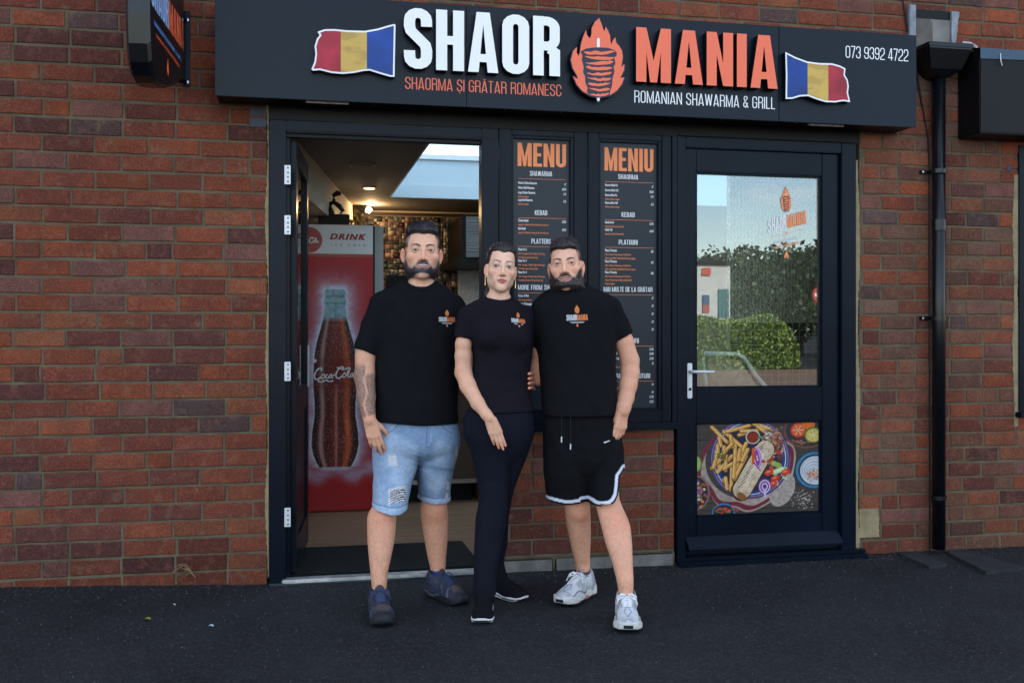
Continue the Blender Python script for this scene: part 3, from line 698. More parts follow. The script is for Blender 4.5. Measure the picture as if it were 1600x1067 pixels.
S2 = [(276.5, 'SHAORMA', .32, [(289.5, 'Shaorma Medie Pui', '£7', []), (297.5, 'Shaorma Medie Vită', '£8.50', []), (305, 'Shaorma Mare Pui', '£10', ['O Băutură Gratis La Alegere']), (317, 'Shaorma Mare Vită', '£12', ['O Băutură Gratis La Alegere'])]),
      (335.5, 'KEBAB', .21, [(347.5, 'Kebab De Pui', '£5.50', ['Adaugă Cartofi Și Suc Pentru Încă £3']), (359, 'Kebab Vită', '£6.50', ['Adaugă Cartofi Și Suc Pentru Încă £3'])]),
      (378.5, 'PLATOURI', .30, [(391, 'Platou 2 Persoane', '£30', ['2 Mici, 2 Cârnați, 2 Pulpe Dezosate, 2 Cefe De Porc,', '2 Piept, Cartofi Prăjiți Cu Brânză Rasă Și 2 Sosuri La Alegere']), (408, 'Platou 3 Persoane', '£45', ['3 Mici, 3 Cârnați, 3 Pulpe Dezosate, 3 Cefe De Porc,', '3 Piept, Cartofi Prăjiți Cu Brânză Rasă Și 3 Sosuri La Alegere']), (425, 'Platou 4 Persoane', '£60', ['4 Mici, 4 Cârnați, 4 Pulpe Dezosate, 4 Cefe De Porc,', '4 Piept, 2 Porții De Cartofi Prăjiți Cu Brânză Rasă Și', '4 Sosuri La Alegere'])]),
      (452, 'MAI MULTE DE LA GRĂTAR', .78, [(464, 'Porție De Mici', '£7', []), (476, 'Porție De Cârnați', '£8', []), (488.5, 'Pulpe De Pui Dezosate', '£9', ['La Alegere Cu Cartofi Sau Salată Mică']), (501, 'Ceafă De Porc La Grătar', '£9', ['Cartofi Sau Salată']), (513, 'Piept De Porc Cu Salată', '£9', [])]),
      (532, 'GARNITURI', .34, [(544, 'Cartofi Prăjiți Ca La Mama Acasă', '£3.50', []), (551, 'Piure De Cartofi Cu Unt De Casă', '£4.50', []), (558.5, 'Orez Sârbesc Cu Legume', '£3.50', []), (566, 'Murături', '£1', ['Castraveți, Gogoșari, Praz, Varză'])]),
      (587, 'DESERTURI ȘI BĂUTURI', .70, [(599, 'Papanași', '£6', ['Cu Smântână Și Dulceață De Afine Sau Vișine Negre']), (611, 'Ciocolată Caldă', '£4', []), (618.5, 'Limonadă', '£1.50', []), (626, 'Suc De Fructe', '£2.50', [])])]
menu_window(779, 917, 799, 896, 'MENU', S1, 'narrow dark framed window holding the menu headed MENU, above the woman', 'dark menu board headed MENU, partly hidden by the woman and the bearded man', 1)
menu_window(917.5, 1048, 935, 1033, 'MENIU', S2, 'narrow dark framed window holding the menu headed MENIU, next to the glazed door', 'dark menu board headed MENIU beside the glazed door', 2)
sl = MB().box(X(779)+.002, X(1056), -.05, .05, Z(950, 672.5, -.05), ZS-.001, .006).build('window_sill', M['frame'])
tag(sl, 'dark projecting sill under both menu windows', 'window sill')
ml = MB().box(X(1048)+.0015, X(1056)-.0, -.018, .06, ZS, ft, .003).build('mullion', M['frame']); tag(ml, 'slim dark post between the second menu window and the glazed door', 'post')

# ============================================================ GLAZED DOOR
def glazed():
    f = empty('door_frame', (X(1195), 0, 0)); tag(f, 'dark outer frame around the closed glazed door on the right', 'door frame')
    xa, xb, xc, xd = X(1056)+.001, X(1070), X(1313), XR; zt = Z(1075, 231)
    pbox('jamb', M['frame'], f, xa, xb, -.014, .075, .02, ft, .004); pbox('jamb', M['frame'], f, xc, xd, -.014, .075, .02, ft, .004)
    pbox('head', M['frame'], f, xb, xc, -.012, .075, zt, ft, .004)
    pbox('groove', M['black'], f, xa+.01, xd-.01, -.0165, -.0125, Z(1075, 213), Z(1075, 211), 0)
    pbox('sill', M['frame'], f, xa-.01, X(1346), -.075, .06, -.005, .026, .006)
    pbox('sill_lip', M['frame'], f, xa-.01, X(1346), -.05, .06, .0265, .045, .005)
    d = empty('glazed_door', (X(1190), .02, .05)); tag(d, 'closed dark door with a big reflecting pane above a food poster', 'door')
    g0, g1 = X(1089), X(1286); gz0, gz1 = Z(1190, 606), Z(1190, 271.5); q0, q1 = Z(1190, 805), Z(1190, 659)
    y0, y1 = .012, .062; e = .003
    lo = .047; up = zt-.003
    pbox('stile', M['frame'], d, xb+e, g0, y0, y1, lo, up, .004); pbox('stile', M['frame'], d, g1, xc-e, y0, y1, lo, up, .004)
    pbox('rail', M['frame'], d, g0, g1, y0+.001, y1, gz1, up, .004); pbox('rail', M['frame'], d, g0, g1, y0+.001, y1, q1, gz0, .004); pbox('rail', M['frame'], d, g0, g1, y0+.001, y1, lo, q0, .004)
    for (a, b, c, z) in ((g0, g1, gz0, gz1), (g0, g1, q0, q1)):
        t = .011
        pbox('bead', M['frame'], d, a+.0005, a+t, y0+.008, .04, c+.0005, z-.0005, .004); pbox('bead', M['frame'], d, b-t, b-.0005, y0+.008, .04, c+.0005, z-.0005, .004)
        pbox('bead', M['frame'], d, a+t, b-t, y0+.009, .04, z-t, z-.0005, .004); pbox('bead', M['frame'], d, a+t, b-t, y0+.009, .04, c+.0005, c+t, .004)
    MB().box(g0+.004, g1-.004, .034, .040, gz0+.004, gz1-.004).build('pane', M['glass'], d)
    wb_ = MB(); wy = -.045; zt2 = Z(1190, 834, 0); zb2 = Z(1190, 857, wy)
    wb_.add([(xb+.008, y0-.001, zt2), (xc-.008, y0-.001, zt2), (xb+.008, wy, zb2+.012), (xc-.008, wy, zb2+.012), (xb+.008, wy, zb2), (xc-.008, wy, zb2), (xb+.008, y0-.001, zb2), (xc-.008, y0-.001, zb2)],
            [(0, 2, 3, 1), (2, 4, 5, 3), (4, 6, 7, 5), (0, 6, 4, 2), (1, 3, 5, 7)])
    wb_.build('weatherboard', M['frame'], d)
    hx = X(1078.5); hz = Z(1077, 595)
    MB().box(hx-.014, hx+.014, y0-.009, y0, hz-.095, hz+.095, .0035).build('handle_plate', M['hinge'], d)
    MB().tube([(hx, y0-.008, hz+.05), (hx, y0-.045, hz+.05), (hx+.012, y0-.055, hz+.05), (hx+.06, y0-.058, hz+.05), (hx+.118, y0-.055, hz+.048)], .0085, 10).build('handle', M['hinge'], d, smooth=True)
    MB().tube([(hx, y0-.0085, hz-.045), (hx, y0-.0105, hz-.045)], .0085, 12).build('keyhole', M['black'], d)
    # food poster
    pp = food_canvas(); print_sheet('food_poster', pp, (g0+.010, .030, q0+.010), (g1-.010, .030, q0+.010), (g0+.010, .030, q1-.010), M['print'], d)
    # logo sticker on the inside of the glass
    k = empty('logo_sticker', (X(1230), .03, Z(1230, 360))); k.parent = d; k.matrix_parent_inverse = MW(d).inverted()
    sy = .0325
    def T(x, y): p = P(1180+x/7.62, 280+y/7.62, sy); return (p.x, p.z)
    def L7(x, y): return T(x, y)
    flame_logo(lambda x, y: L7(305+(x-168)*.365, 92+(y-116)*.60), k, sy, None, M['orange_print'], M['outline_blue'], M['white_print'], M['sign_side'], .00012)
    mw = MB(); mo = MB(); a = T(152, 645); b = T(372, 590); sl_ = (b[1]-a[1])/(b[0]-a[0]); h = T(152, 480)[1]-a[1]
    place_glyphs(mw, 'SHAOR', a[0], b[0], a[1], a[1]+h, sy-.0004, None, .155, .05, slope=sl_)
    c = T(376, 588); e_ = T(612, 528); place_glyphs(mo, 'MANIA', c[0], e_[0], c[1], c[1]+h*.98, sy-.0004, None, .155, .05, slope=sl_)
    s1 = T(222, 775); s2 = T(525, 706); place_glyphs(mw, 'ROMANIAN SHAWARMA & GRILL', s1[0], s2[0], s1[1], s1[1]+h*.20, sy-.0004, None, .13, .09, slope=(s2[1]-s1[1])/(s2[0]-s1[0]))
    s1 = T(222, 832); s2 = T(525, 765); place_glyphs(mo, 'SHAORMA ȘI GRĂTAR ROMANESC', s1[0], s2[0], s1[1], s1[1]+h*.17, sy-.0004, None, .11, .09, slope=(s2[1]-s1[1])/(s2[0]-s1[0]))
    for (q, r) in (((190, 694), (345, 655)), ((405, 640), (570, 600))):
        q, r = T(*q), T(*r); mo.poly([(q[0], q[1]), (r[0], r[1]), (r[0], r[1]+.002), (q[0], q[1]+.002)], sy)
    for (q, r) in (((345, 620), (398, 672)), ((342, 690), (400, 608))):
        q, r = T(*q), T(*r); mo.poly([(q[0]-.0012, q[1]), (q[0]+.0012, q[1]), (r[0]+.0012, r[1]), (r[0]-.0012, r[1])], sy)
    fx = [(372, 848), (385, 880), (398, 915), (394, 942), (382, 940), (376, 905), (368, 935), (350, 945), (346, 915), (360, 885)]
    mo.poly([T(*p) for p in fx], sy)
    mw.build('white_lettering', M['white_print'], k); mo.build('orange_lettering', M['orange_print'], k)

def canvas(h, w, col): c = np.zeros((h, w, 3)); c[:] = col; return c
def food_canvas():
    Wc, Hc = 390, 290; x0, y0, x1, y1 = 160, 122, 936, 704
    xx, yy = np.meshgrid(np.linspace(x0, x1, Wc), np.linspace(y0, y1, Hc)); C = canvas(Hc, Wc, 0)
    n1 = fbm(xx/60, yy/9, 0, 1, 4); C[:] = np.array(srgb(74, 66, 60))*(.5+.9*n1)[..., None]      # dark planks
    C *= np.where(np.abs((yy % 150)-75) < 2.5, .3, 1)[..., None]
    TX = {q: fbm(xx/q, yy/q, 0, q, 3) for q in (5, 9, 14, 26)}
    def put(mask, col, tex=0.25, sc=14, seed=0, edge=None):
        q = min(TX, key=lambda a: abs(a-sc)); tx = np.roll(TX[q], (seed*7) % 50, 0)
        col = np.array(col); t = (1-tex+2*tex*tx)[..., None]
        m = np.clip(mask, 0, 1)[..., None]; C[:] = C*(1-m)+col*t*m
    def ell(cx, cy, rx, ry, a=0):
        c, s = math.cos(R(a)), math.sin(R(a)); X_, Y_ = (xx-cx)*c+(yy-cy)*s, -(xx-cx)*s+(yy-cy)*c
        d = np.sqrt((X_/rx)**2+(Y_/ry)**2); return (1-d)*min(rx, ry)
    def cap(ax, ay, bx, by, r):
        t = np.clip(((xx-ax)*(bx-ax)+(yy-ay)*(by-ay))/((bx-ax)**2+(by-ay)**2+1e-6), 0, 1); return r-np.hypot(xx-ax-t*(bx-ax), yy-ay-t*(by-ay))
    s_ = lambda d, k=2.0: np.clip(d/k+.5, 0, 1)
    w = 12*np.sin(xx/37+yy/51)
    put(s_(ell(480+0, 400, 310, 285)+w)*(1-s_(ell(470, 365, 255, 245, 0))), srgb(172, 152, 140), .4, 26, 3)         # linen
    put(s_(14-np.abs(ell(470, 395, 290, 265)+w)), srgb(120, 40, 55), .3)
    put(s_(ell(700, 560, 75, 115, 25)), srgb(176, 160, 150), .4, 18, 5)
    for rr, c in ((0, (20, 60, 130)), (10, (190, 120, 70)), (15, (30, 80, 150)), (26, (220, 215, 205)), (31, (25, 65, 135))): put(s_(ell(496, 350, 254-rr, 262-rr, -12)), srgb(*c), .2)
    put(s_(ell(496, 350, 205, 212, -12)), srgb(38, 42, 62), .4)
    rnd = random.Random(7)
    fr = [(255,140,350,240),(330,170,440,270),(350,170,490,135),(520,125,620,160),(425,195,470,180),(300,210,310,260),(290,260,300,400),(255,405,330,330),(290,430,380,330),(340,420,345,330),(400,260,400,400),(470,250,400,400),(430,290,410,410),(330,270,330,330),(370,200,385,270),(380,400,375,550),(395,480,470,330),(330,480,350,520),(330,410,430,350),(350,540,340,470),(400,340,390,470),(480,290,445,360),(265,400,290,300),(310,330,380,250),(440,170,540,170),(540,140,600,185)]
    for a, b, c, d in fr:
        put(s_(cap(a, b+3, c, d+3, 14)), srgb(105, 58, 20), .3); put(s_(cap(a, b, c, d, 11)), srgb(222, 160, 78), .35, 12, 4); put(s_(cap(a-3, b-2, c-3, d-2, 3)), srgb(245, 202, 130), .2)
    for _ in range(70):
        x, y = 320+rnd.gauss(0, 24), 325+rnd.gauss(0, 24); put(s_(cap(x, y, x+rnd.uniform(-9, 9), y+rnd.uniform(-9, 9), 2.2)), srgb(70, 100, 40) if rnd.random() < .7 else srgb(120, 60, 30), .3)
    put(s_(ell(513, 210, 46, 46)), srgb(205, 188, 172), .2); put(s_(ell(513, 211, 38, 38)), srgb(90, 45, 35), .2); put(s_(ell(513, 213, 31, 30)), srgb(150, 45, 28), .45, 7)
    for _ in range(150):
        x, y = 650+rnd.gauss(0, 30), 245+rnd.gauss(0, 38); put(s_(ell(x, y, rnd.uniform(6, 12), rnd.uniform(5, 9), rnd.uniform(0, 90))), srgb(*rnd.choice([(165, 105, 78), (140, 80, 55), (190, 140, 110), (120, 65, 48)])), .3)
    for _ in range(24):
        x, y = 605+rnd.gauss(0, 18), 205+rnd.gauss(0, 22); put(s_(ell(x, y, 11, 6, rnd.uniform(0, 180))), srgb(*rnd.choice([(80, 135, 50), (110, 165, 70), (220, 215, 190), (205, 120, 150)])), .3)
    put(s_(cap(440, 560, 590, 300, 66)+4*np.sin(yy/20)), srgb(80, 45, 30), .3); put(s_(cap(445, 550, 590, 295, 58)), srgb(214, 190, 160), .45, 24, 8); put(s_(cap(430, 585, 450, 600, 20)), srgb(150, 95, 50), .4)
    put(s_(cap(470, 480, 560, 320, 22), 30)*.5, srgb(250, 236, 215), .2)
    for k in range(9): x, y = 555-15*k+rnd.uniform(-4, 4), 265+31*k; put(s_(cap(x-10, y+22, x+35, y-18, 3.2))*.75, srgb(110, 60, 30), .5, 5)
    for _ in range(160): x = rnd.uniform(410, 640); y = rnd.uniform(260, 590); put(s_(ell(x, y, rnd.uniform(2, 5), 2.5))*s_(cap(445, 550, 590, 295, 50))*.7, srgb(120, 66, 35), .3)
    put(s_(cap(615, 330, 700, 310, 5)), srgb(200, 170, 120), .2)
    for q in range(4): put(s_(5-np.abs(ell(540, 345, 26-5*q, 62-8*q, -8)))*(xx > 525), srgb(*((150, 60, 150) if q % 2 else (230, 200, 235))), .2)
    put(s_(cap(515, 290, 515, 380, 9)), srgb(225, 90, 30), .2); put(s_(cap(520, 380, 560, 430, 4)), srgb(130, 50, 120), .2)
    for _ in range(30):
        x, y = 665+rnd.gauss(0, 32), 425+rnd.gauss(0, 48); put(s_(ell(x, y, rnd.uniform(9, 22), rnd.uniform(8, 15), rnd.uniform(0, 180))), srgb(*rnd.choice([(176, 60, 50), (190, 75, 60), (90, 55, 60), (195, 205, 150), (120, 140, 70), (90, 50, 60)])), .35)
    put(s_(cap(650, 445, 700, 425, 17)), srgb(150, 190, 120), .2); put(s_(cap(652, 442, 700, 422, 11)), srgb(220, 232, 195), .2)
    put(s_(cap(645, 385, 680, 400, 16)), srgb(160, 175, 85), .3)
    for a, b in ((655, 485), (640, 520), (722, 445), (615, 445)): put(s_(ell(a, b, 30, 20, -15)), srgb(215, 60, 40), .35); put(s_(ell(a-4, b-5, 16, 7, -15)), srgb(245, 130, 90), .2)
    for q in range(5): put(s_(3.2-np.abs(ell(588, 535, 40-8*q, 48-9*q))), srgb(*((125, 60, 140) if q % 2 == 0 else (225, 205, 232))), .2)
    put(s_(cap(590, 560, 590, 600, 7)), srgb(200, 190, 230), .2)
    put(s_(ell(860, 180, 150, 112)), srgb(120, 72, 52), .3); put(s_(ell(862, 176, 140, 104)), srgb(52, 50, 56), .3)          # tomato bowl
    put(s_(ell(805, 172, 52, 50)), srgb(190, 50, 32), .2); put(s_(ell(803, 172, 42, 40)), srgb(222, 96, 62), .4, 9)
    for q in range(6): put(s_(cap(803, 172, 803+34*math.cos(q*1.05), 172+34*math.sin(q*1.05), 3.5)), srgb(235, 170, 120), .2)
    put(s_(ell(868, 135, 44, 32)), srgb(232, 110, 40), .3); put(s_(ell(900, 205, 58, 52)), srgb(92, 120, 40), .2); put(s_(ell(902, 208, 50, 44)), srgb(205, 180, 90), .3, 9)
    for q in range(6): put(s_(cap(902, 208, 902+44*math.cos(q*1.05+.3), 208+40*math.sin(q*1.05+.3), 1.8)), srgb(235, 228, 170), .1)
    for _ in range(22): put(s_(ell(830+rnd.gauss(0, 30), 250+rnd.gauss(0, 9), 9, 5)), srgb(150, 95, 75), .4)
    put(s_(ell(905, 437, 128, 127)), srgb(28, 56, 76), .3); put(s_(ell(907, 437, 120, 119)), srgb(70, 125, 160), .25); put(s_(ell(910, 437, 106, 104)), srgb(38, 60, 78), .3); put(s_(ell(914, 440, 98, 94)), srgb(205, 208, 214), .18, 30)
    for q in range(4): put(s_(3.5-np.abs(ell(912-q*4, 430+4*q, 85-20*q, 70-17*q)))*.55, srgb(140, 146, 158), .2)
    for _ in range(40): put(s_(ell(895+rnd.gauss(0, 20), 465+rnd.gauss(0, 15), rnd.uniform(4, 11), 4, rnd.uniform(0, 180))), srgb(*rnd.choice([(190, 100, 40), (150, 60, 30), (220, 150, 80)])), .3)
    put(s_(ell(160, 560, 82, 112)), srgb(140, 105, 95), .3); put(s_(ell(158, 562, 72, 102)), srgb(60, 45, 45), .3)
    for _ in range(75): put(s_(ell(172+rnd.gauss(0, 26), 570+rnd.gauss(0, 44), 9, 8))*s_(ell(158, 562, 70, 99)), srgb(*rnd.choice([(215, 190, 165), (190, 70, 50), (225, 120, 60), (110, 120, 60), (225, 215, 200), (120, 90, 140)])), .3)
    put(s_(ell(165, 375, 26, 50)), srgb(90, 130, 45), .2); put(s_(ell(165, 375, 21, 43)), srgb(165, 190, 105), .3)
    put(s_(ell(328, 690, 72, 55)), srgb(60, 120, 180), .2); put(s_(ell(328, 692, 63, 47)), srgb(40, 34, 40), .3)
    for _ in range(50): put(s_(ell(328+rnd.gauss(0, 28), 678+rnd.gauss(0, 15), 7, 6)), srgb(*rnd.choice([(205, 45, 50), (175, 30, 40), (90, 110, 50), (220, 90, 90)])), .3)
    for _ in range(90): put(s_(ell(840+rnd.gauss(0, 38), 630+rnd.gauss(0, 28), 5, 4)), srgb(*rnd.choice([(150, 140, 130), (90, 70, 60), (190, 180, 170)])), .3)
    return np.clip(C*.75, 0, 1)
glazed()

# ============================================================ RIGHT SIDE: DOWNPIPE, HOPPER, NEIGHBOUR
def downpipe():
    d = empty('downpipe', (X(1467, -.06), -.06, 0)); tag(d, 'black round downpipe with a hopper head, right of the glazed door', 'downpipe')
    yp = -.06; x = X(1467, yp); r = .0355
    zt = Z(1467, 118, yp)
    MB().tube([(x, yp, .03), (x, yp, zt)], r, 24).build('pipe', M['pipe'], d, smooth=True)
    for py in (268, 497, 777):
        z = Z(1467, py, yp); c = MB().tube([(x, yp, z-.012), (x, yp, z+.012)], r+.0045, 24); o = c.build('clip', M['pipe'], d)
        if py < 700:
            MB().box(x-.085, x-.02, yp+.035, .0, z-.008, z+.010, .002).build('bracket', M['pipe'], o)
            MB().tube([(x-.078, yp+.034, z), (x-.078, yp+.030, z)], .005, 8).build('screw', M['screw'], o)
    MB().tube([(x, yp, Z(1467, 352, yp)-.03), (x, yp, Z(1467, 352, yp)+.03)], r+.003, 24).build('collar', M['pipe'], d, smooth=False)
    # hopper
    z1 = Z(1467, 73, -.1); z0 = Z(1467, 118, -.1); zm = z1-.028; h = MB()
    def ring(z, hw, y0): return [(x-hw, y0, z), (x+hw, y0, z), (x+hw, -.002, z), (x-hw, -.002, z)]
    A = ring(z1, .133, -.17)+ring(zm, .130, -.168)+ring(z0+.03, .095, -.13)+ring(z0-.005, .045, -.1)
    h.add(A, [(4*k+i, 4*k+(i+1) % 4, 4*k+4+(i+1) % 4, 4*k+4+i)[::-1] for k in range(3) for i in range(4)]+[(12, 13, 14, 15)])
    h.box(x-.137, x+.137, -.174, -.166, z1-.02, z1+.004, .001); h.box(x-.137, x-.13, -.166, -.002, z1-.02, z1+.004, .001); h.box(x+.13, x+.137, -.166, -.002, z1-.02, z1+.004, .001)
    h.build('hopper', M['pipe'], d)
    # lead lined outlet hole above the hopper
    o = empty('roof_outlet', (X(1450), 0, z1)); tag(o, 'lead edged outlet opening in the brickwork above the hopper head', 'outlet')
    xa, xb = X(1417), X(1494); za, zb = z1-.0, Z(1450, 17)
    MB().box(X(1428), X(1483), -.0075, .02, za, zb, .001).build('recess', M['render'], o)
    MB().add([(X(1428), -.0078, za), (X(1428), -.0078, zb), (X(1456), .0-.0078, zb-.06), (X(1456), -.0078, za)], [(0, 3, 2, 1)]).build('cheek', mat('dark_render', (.12, .11, .10), .95, .1, var=.3, vs=12), o)  # flat cheek in a darker render tone
    MB().box(X(1428), X(1483), -.009, .0, zb-.05, zb+.0, .001).build('shade_strip', M['black'], o)  # black strip standing in for the shade under the top edge
    MB().box(xa, X(1428)-.001, -.026, .004, za, zb+.02, .004).build('flashing', M['lead'], o)
    m = MB(); n = 8; rnd = random.Random(3)
    for i in range(n):
        z_a, z_b = za+(zb-za)*i/n, za+(zb-za)*(i+1)/n; w0, w1 = X(1497)-.028*(1-i/n)+rnd.uniform(-.004, .004), X(1497)-.028*(1-(i+1)/n)
        m.add([(X(1483)+.001, -.022, z_a), (w0, -.012, z_a), (w1, -.012, z_b), (X(1483)+.001, -.022, z_b), (X(1483)+.001, .0, z_a), (X(1483)+.001, .0, z_b)], [(0, 1, 2, 3), (4, 0, 3, 5)])
    m.build('flashing', M['lead'], o)
    m = MB()
    for k in range(26):
        a = rnd.uniform(X(1428), X(1482)); s_ = rnd.uniform(.008, .02); m.box(a-s_, a+s_, -.02-s_*.4, -.004, za+.0, za+s_*1.4, .003)
    m.build('debris', M['concrete'], o)
    # cables
    c = MB().tube([P(1409, -10, -.008), P(1417, 40, -.01), P(1424, 75, -.012), P(1432, 110, -.02), P(1440, 160, -.008), P(1450, 215, -.008), P(1452, 260, -.008), P(1452, 420, -.008), P(1453, 860, -.008)], .0045, 6)
    tag(c.build('cable', M['cable']), 'thin black cable running down the wall beside the downpipe', 'cable')
    c = MB().tube([P(1503, 68, -.02), P(1515, 69, -.03), P(1524, 74, -.035), P(1528, 90, -.03)], .012, 8)
    tag(c.build('conduit', M['steel_dull']), 'short grey conduit elbow beside the neighbouring sign', 'conduit')
    # paving flags at the foot
    for k, (q, lab) in enumerate((([(1400, 862), (1425, 858), (1480, 880), (1452, 884)], 'loose dark flagstone lying left of the downpipe foot'), ([(1476, 860), (1500, 856), (1600, 885), (1540, 892)], 'broken dark flagstone lying right of the downpipe foot'))):
        pts = [G(a, b, .012) for a, b in q]; pts = [Vector((p.x, min(p.y, -.01), p.z)) for p in pts]; m = MB()
        m.add([p[:] for p in pts]+[(p.x, p.y, -.01) for p in pts], [(0, 3, 2, 1), (0, 1, 5, 4), (1, 2, 6, 5), (2, 3, 7, 6), (3, 0, 4, 7)])
        tag(m.build('flagstone', mat('flagstone', (.022, .023, .025), .85, .3, var=.3, vs=12, bump=.4, bs=90)), lab, 'paving stone')
downpipe()
def neighbour():
    s = empty('neighbour_sign', (X(1600, -.2), 0, 2.2)); tag(s, 'plain black sign box of the neighbouring shop at the right edge', 'sign')
    z0 = Z(1560, 209, -.2); z1 = Z(1560, 70, -.2); x0 = X(1531, -.2); x1 = x0+1.9
    MB().box(x0, x1, -.2, -.006, z0, z1-.03, .006).build('box', M['black'], s)
    m = MB(); m.add([(x0-.0, -.205, z1-.025), (x1, -.205, z1-.025), (x1, -.002, z1+.02), (x0, -.002, z1+.02), (x0, -.206, z1-.085), (X(1562, -.2), -.206, z1-.05), (x1, -.206, z1-.04)], [(0, 1, 2, 3), (4, 6, 1, 0), (4, 5, 6)])
    m.build('flashing', mat('blue_flashing', (.015, .05, .10), .4, .5), s)
    MB().tube([P(1563, 84, -.212), P(1564, 97, -.213), P(1566, 103, -.213)], .003, 6).build('cable_end', M['steel_dull'], s)
    w = empty('neighbour_window', (X(1600), 0, 1)); tag(w, 'dark framed window of the neighbouring shop, cut by the right edge of the picture', 'window')
    xa = X(1590); za = Z(1595, 643); zb = z0-.02
    pbox('frame', M['frame'], w, xa, xa+.06, -.012, .06, za, zb); pbox('frame', M['frame'], w, xa+.061, xa+1.3, -.011, .06, zb-.06, zb); pbox('frame', M['frame'], w, xa+.061, xa+1.3, -.011, .06, za, za+.06)
    pbox('pane', M['menu'], w, xa+.061, xa+1.3, .0, .03, za+.061, zb-.061, 0); pbox('sill', M['frame'], w, xa-.02, xa+1.3, -.05, .0, za-.03, za-.001)
    b = MB().tube([P(1577, 263, -.004), P(1577, 263, -.012)], .013, 12); tag(b.build('wall_plug', mat('blue_plug', (.02, .05, .12), .5, .5)), 'small blue plug in the wall beside the neighbouring window', 'plug')
neighbour()

# ============================================================ PROJECTING SIGN (left)
def projecting():
    s = empty('projecting_sign', (X(290), -.3, 2.4)); tag(s, 'black rounded sign box sticking out from the brick wall at top left', 'sign')
    xw = X(291); zb = Z(291, 131); z1 = 3.0
    MB().box(xw-.012, xw+.020, -.022, -.005, Z(294, 137), Z(294, 20), .002).build('wall_plate', M['frame'], s)
    for py in (32, 129):
        p = P(293, py, -.022); MB().tube([p, p+Vector((0, -.006, 0))], .007, 8).build('bolt', M['screw'], s)
        MB().tube([(xw-.0, -.02, p.z), (xw-.045, -.09, p.z)], .012, 8).build('bracket_arm', M['frame'], s)
    A = P(289, 515, -.05); B = P(240, 515, -.75); d = Vector((B.x-A.x, B.y-A.y, 0)); L = d.length; d.normalize(); nn = Vector((d.y, -d.x, 0))
    if nn.x > 0: nn = -nn
    def W(s_, z, t): p = Vector((A.x, A.y, z-.085))+d*s_+nn*t; return p[:]
    o_ = [(.02, 3.15), (.02, 2.56), (.04, 2.53), (.10, 2.505), (.25, 2.45), (.42, 2.40), (.56, 2.372), (.64, 2.370), (.70, 2.385), (.745, 2.43), (.77, 2.50), (.785, 2.62), (.79, 2.80), (.79, 3.15)]
    n = len(o_); cs, cz_ = .42, 2.85; inn = [(cs+(a-cs)*.96, cz_+(b-cz_)*.965) for a, b in o_]; th = .095
    V = [W(a, b, 0) for a, b in inn]+[W(a, b, .012) for a, b in o_]+[W(a, b, th-.012) for a, b in o_]+[W(a, b, th) for a, b in inn]
    Fc = [tuple(range(n)), tuple(range(3*n, 4*n))[::-1]]+[(k*n+i, (k+1)*n+i, (k+1)*n+(i+1) % n, k*n+(i+1) % n) for k in range(3) for i in range(n)]
    b = MB(); b.add(V, Fc); b.build('light_box', M['pipe'], s)
    def flat(mb, nm, m):
        mb.v = [W(.80-q[0], q[2], -.0015) for q in mb.v]; return mb.build(nm, m, s)
    def words(txt, ua, ub, za, zc_, m, w=.15): mb = MB(); place_glyphs(mb, txt, ua, ub, za, zc_, 0, None, w, .05, eps=0.0); flat(mb, 'lettering', m)
    words('SHAOR', .05, .40, 2.665, 2.80, mat('pale_blue_print', (.35, .50, .85), .5, .4)); words('MANIA', .41, .765, 2.665, 2.80, M['orange_sign'])
    words('ROMANIAN SHAWARMA & GRILL', .10, .70, 2.598, 2.618, mat('blue_print', (.10, .25, .6), .5, .4), .12)
    words('SHAORMA ȘI GRĂTAR ROMANESC', .14, .66, 2.560, 2.574, M['orange_sign'], .10)
    mb = MB(); mb.poly([(.385, 2.535), (.405, 2.49), (.398, 2.455), (.388, 2.475), (.382, 2.455), (.374, 2.475), (.366, 2.455), (.362, 2.49)], 0); flat(mb, 'flame_mark', M['orange_sign'])
projecting()

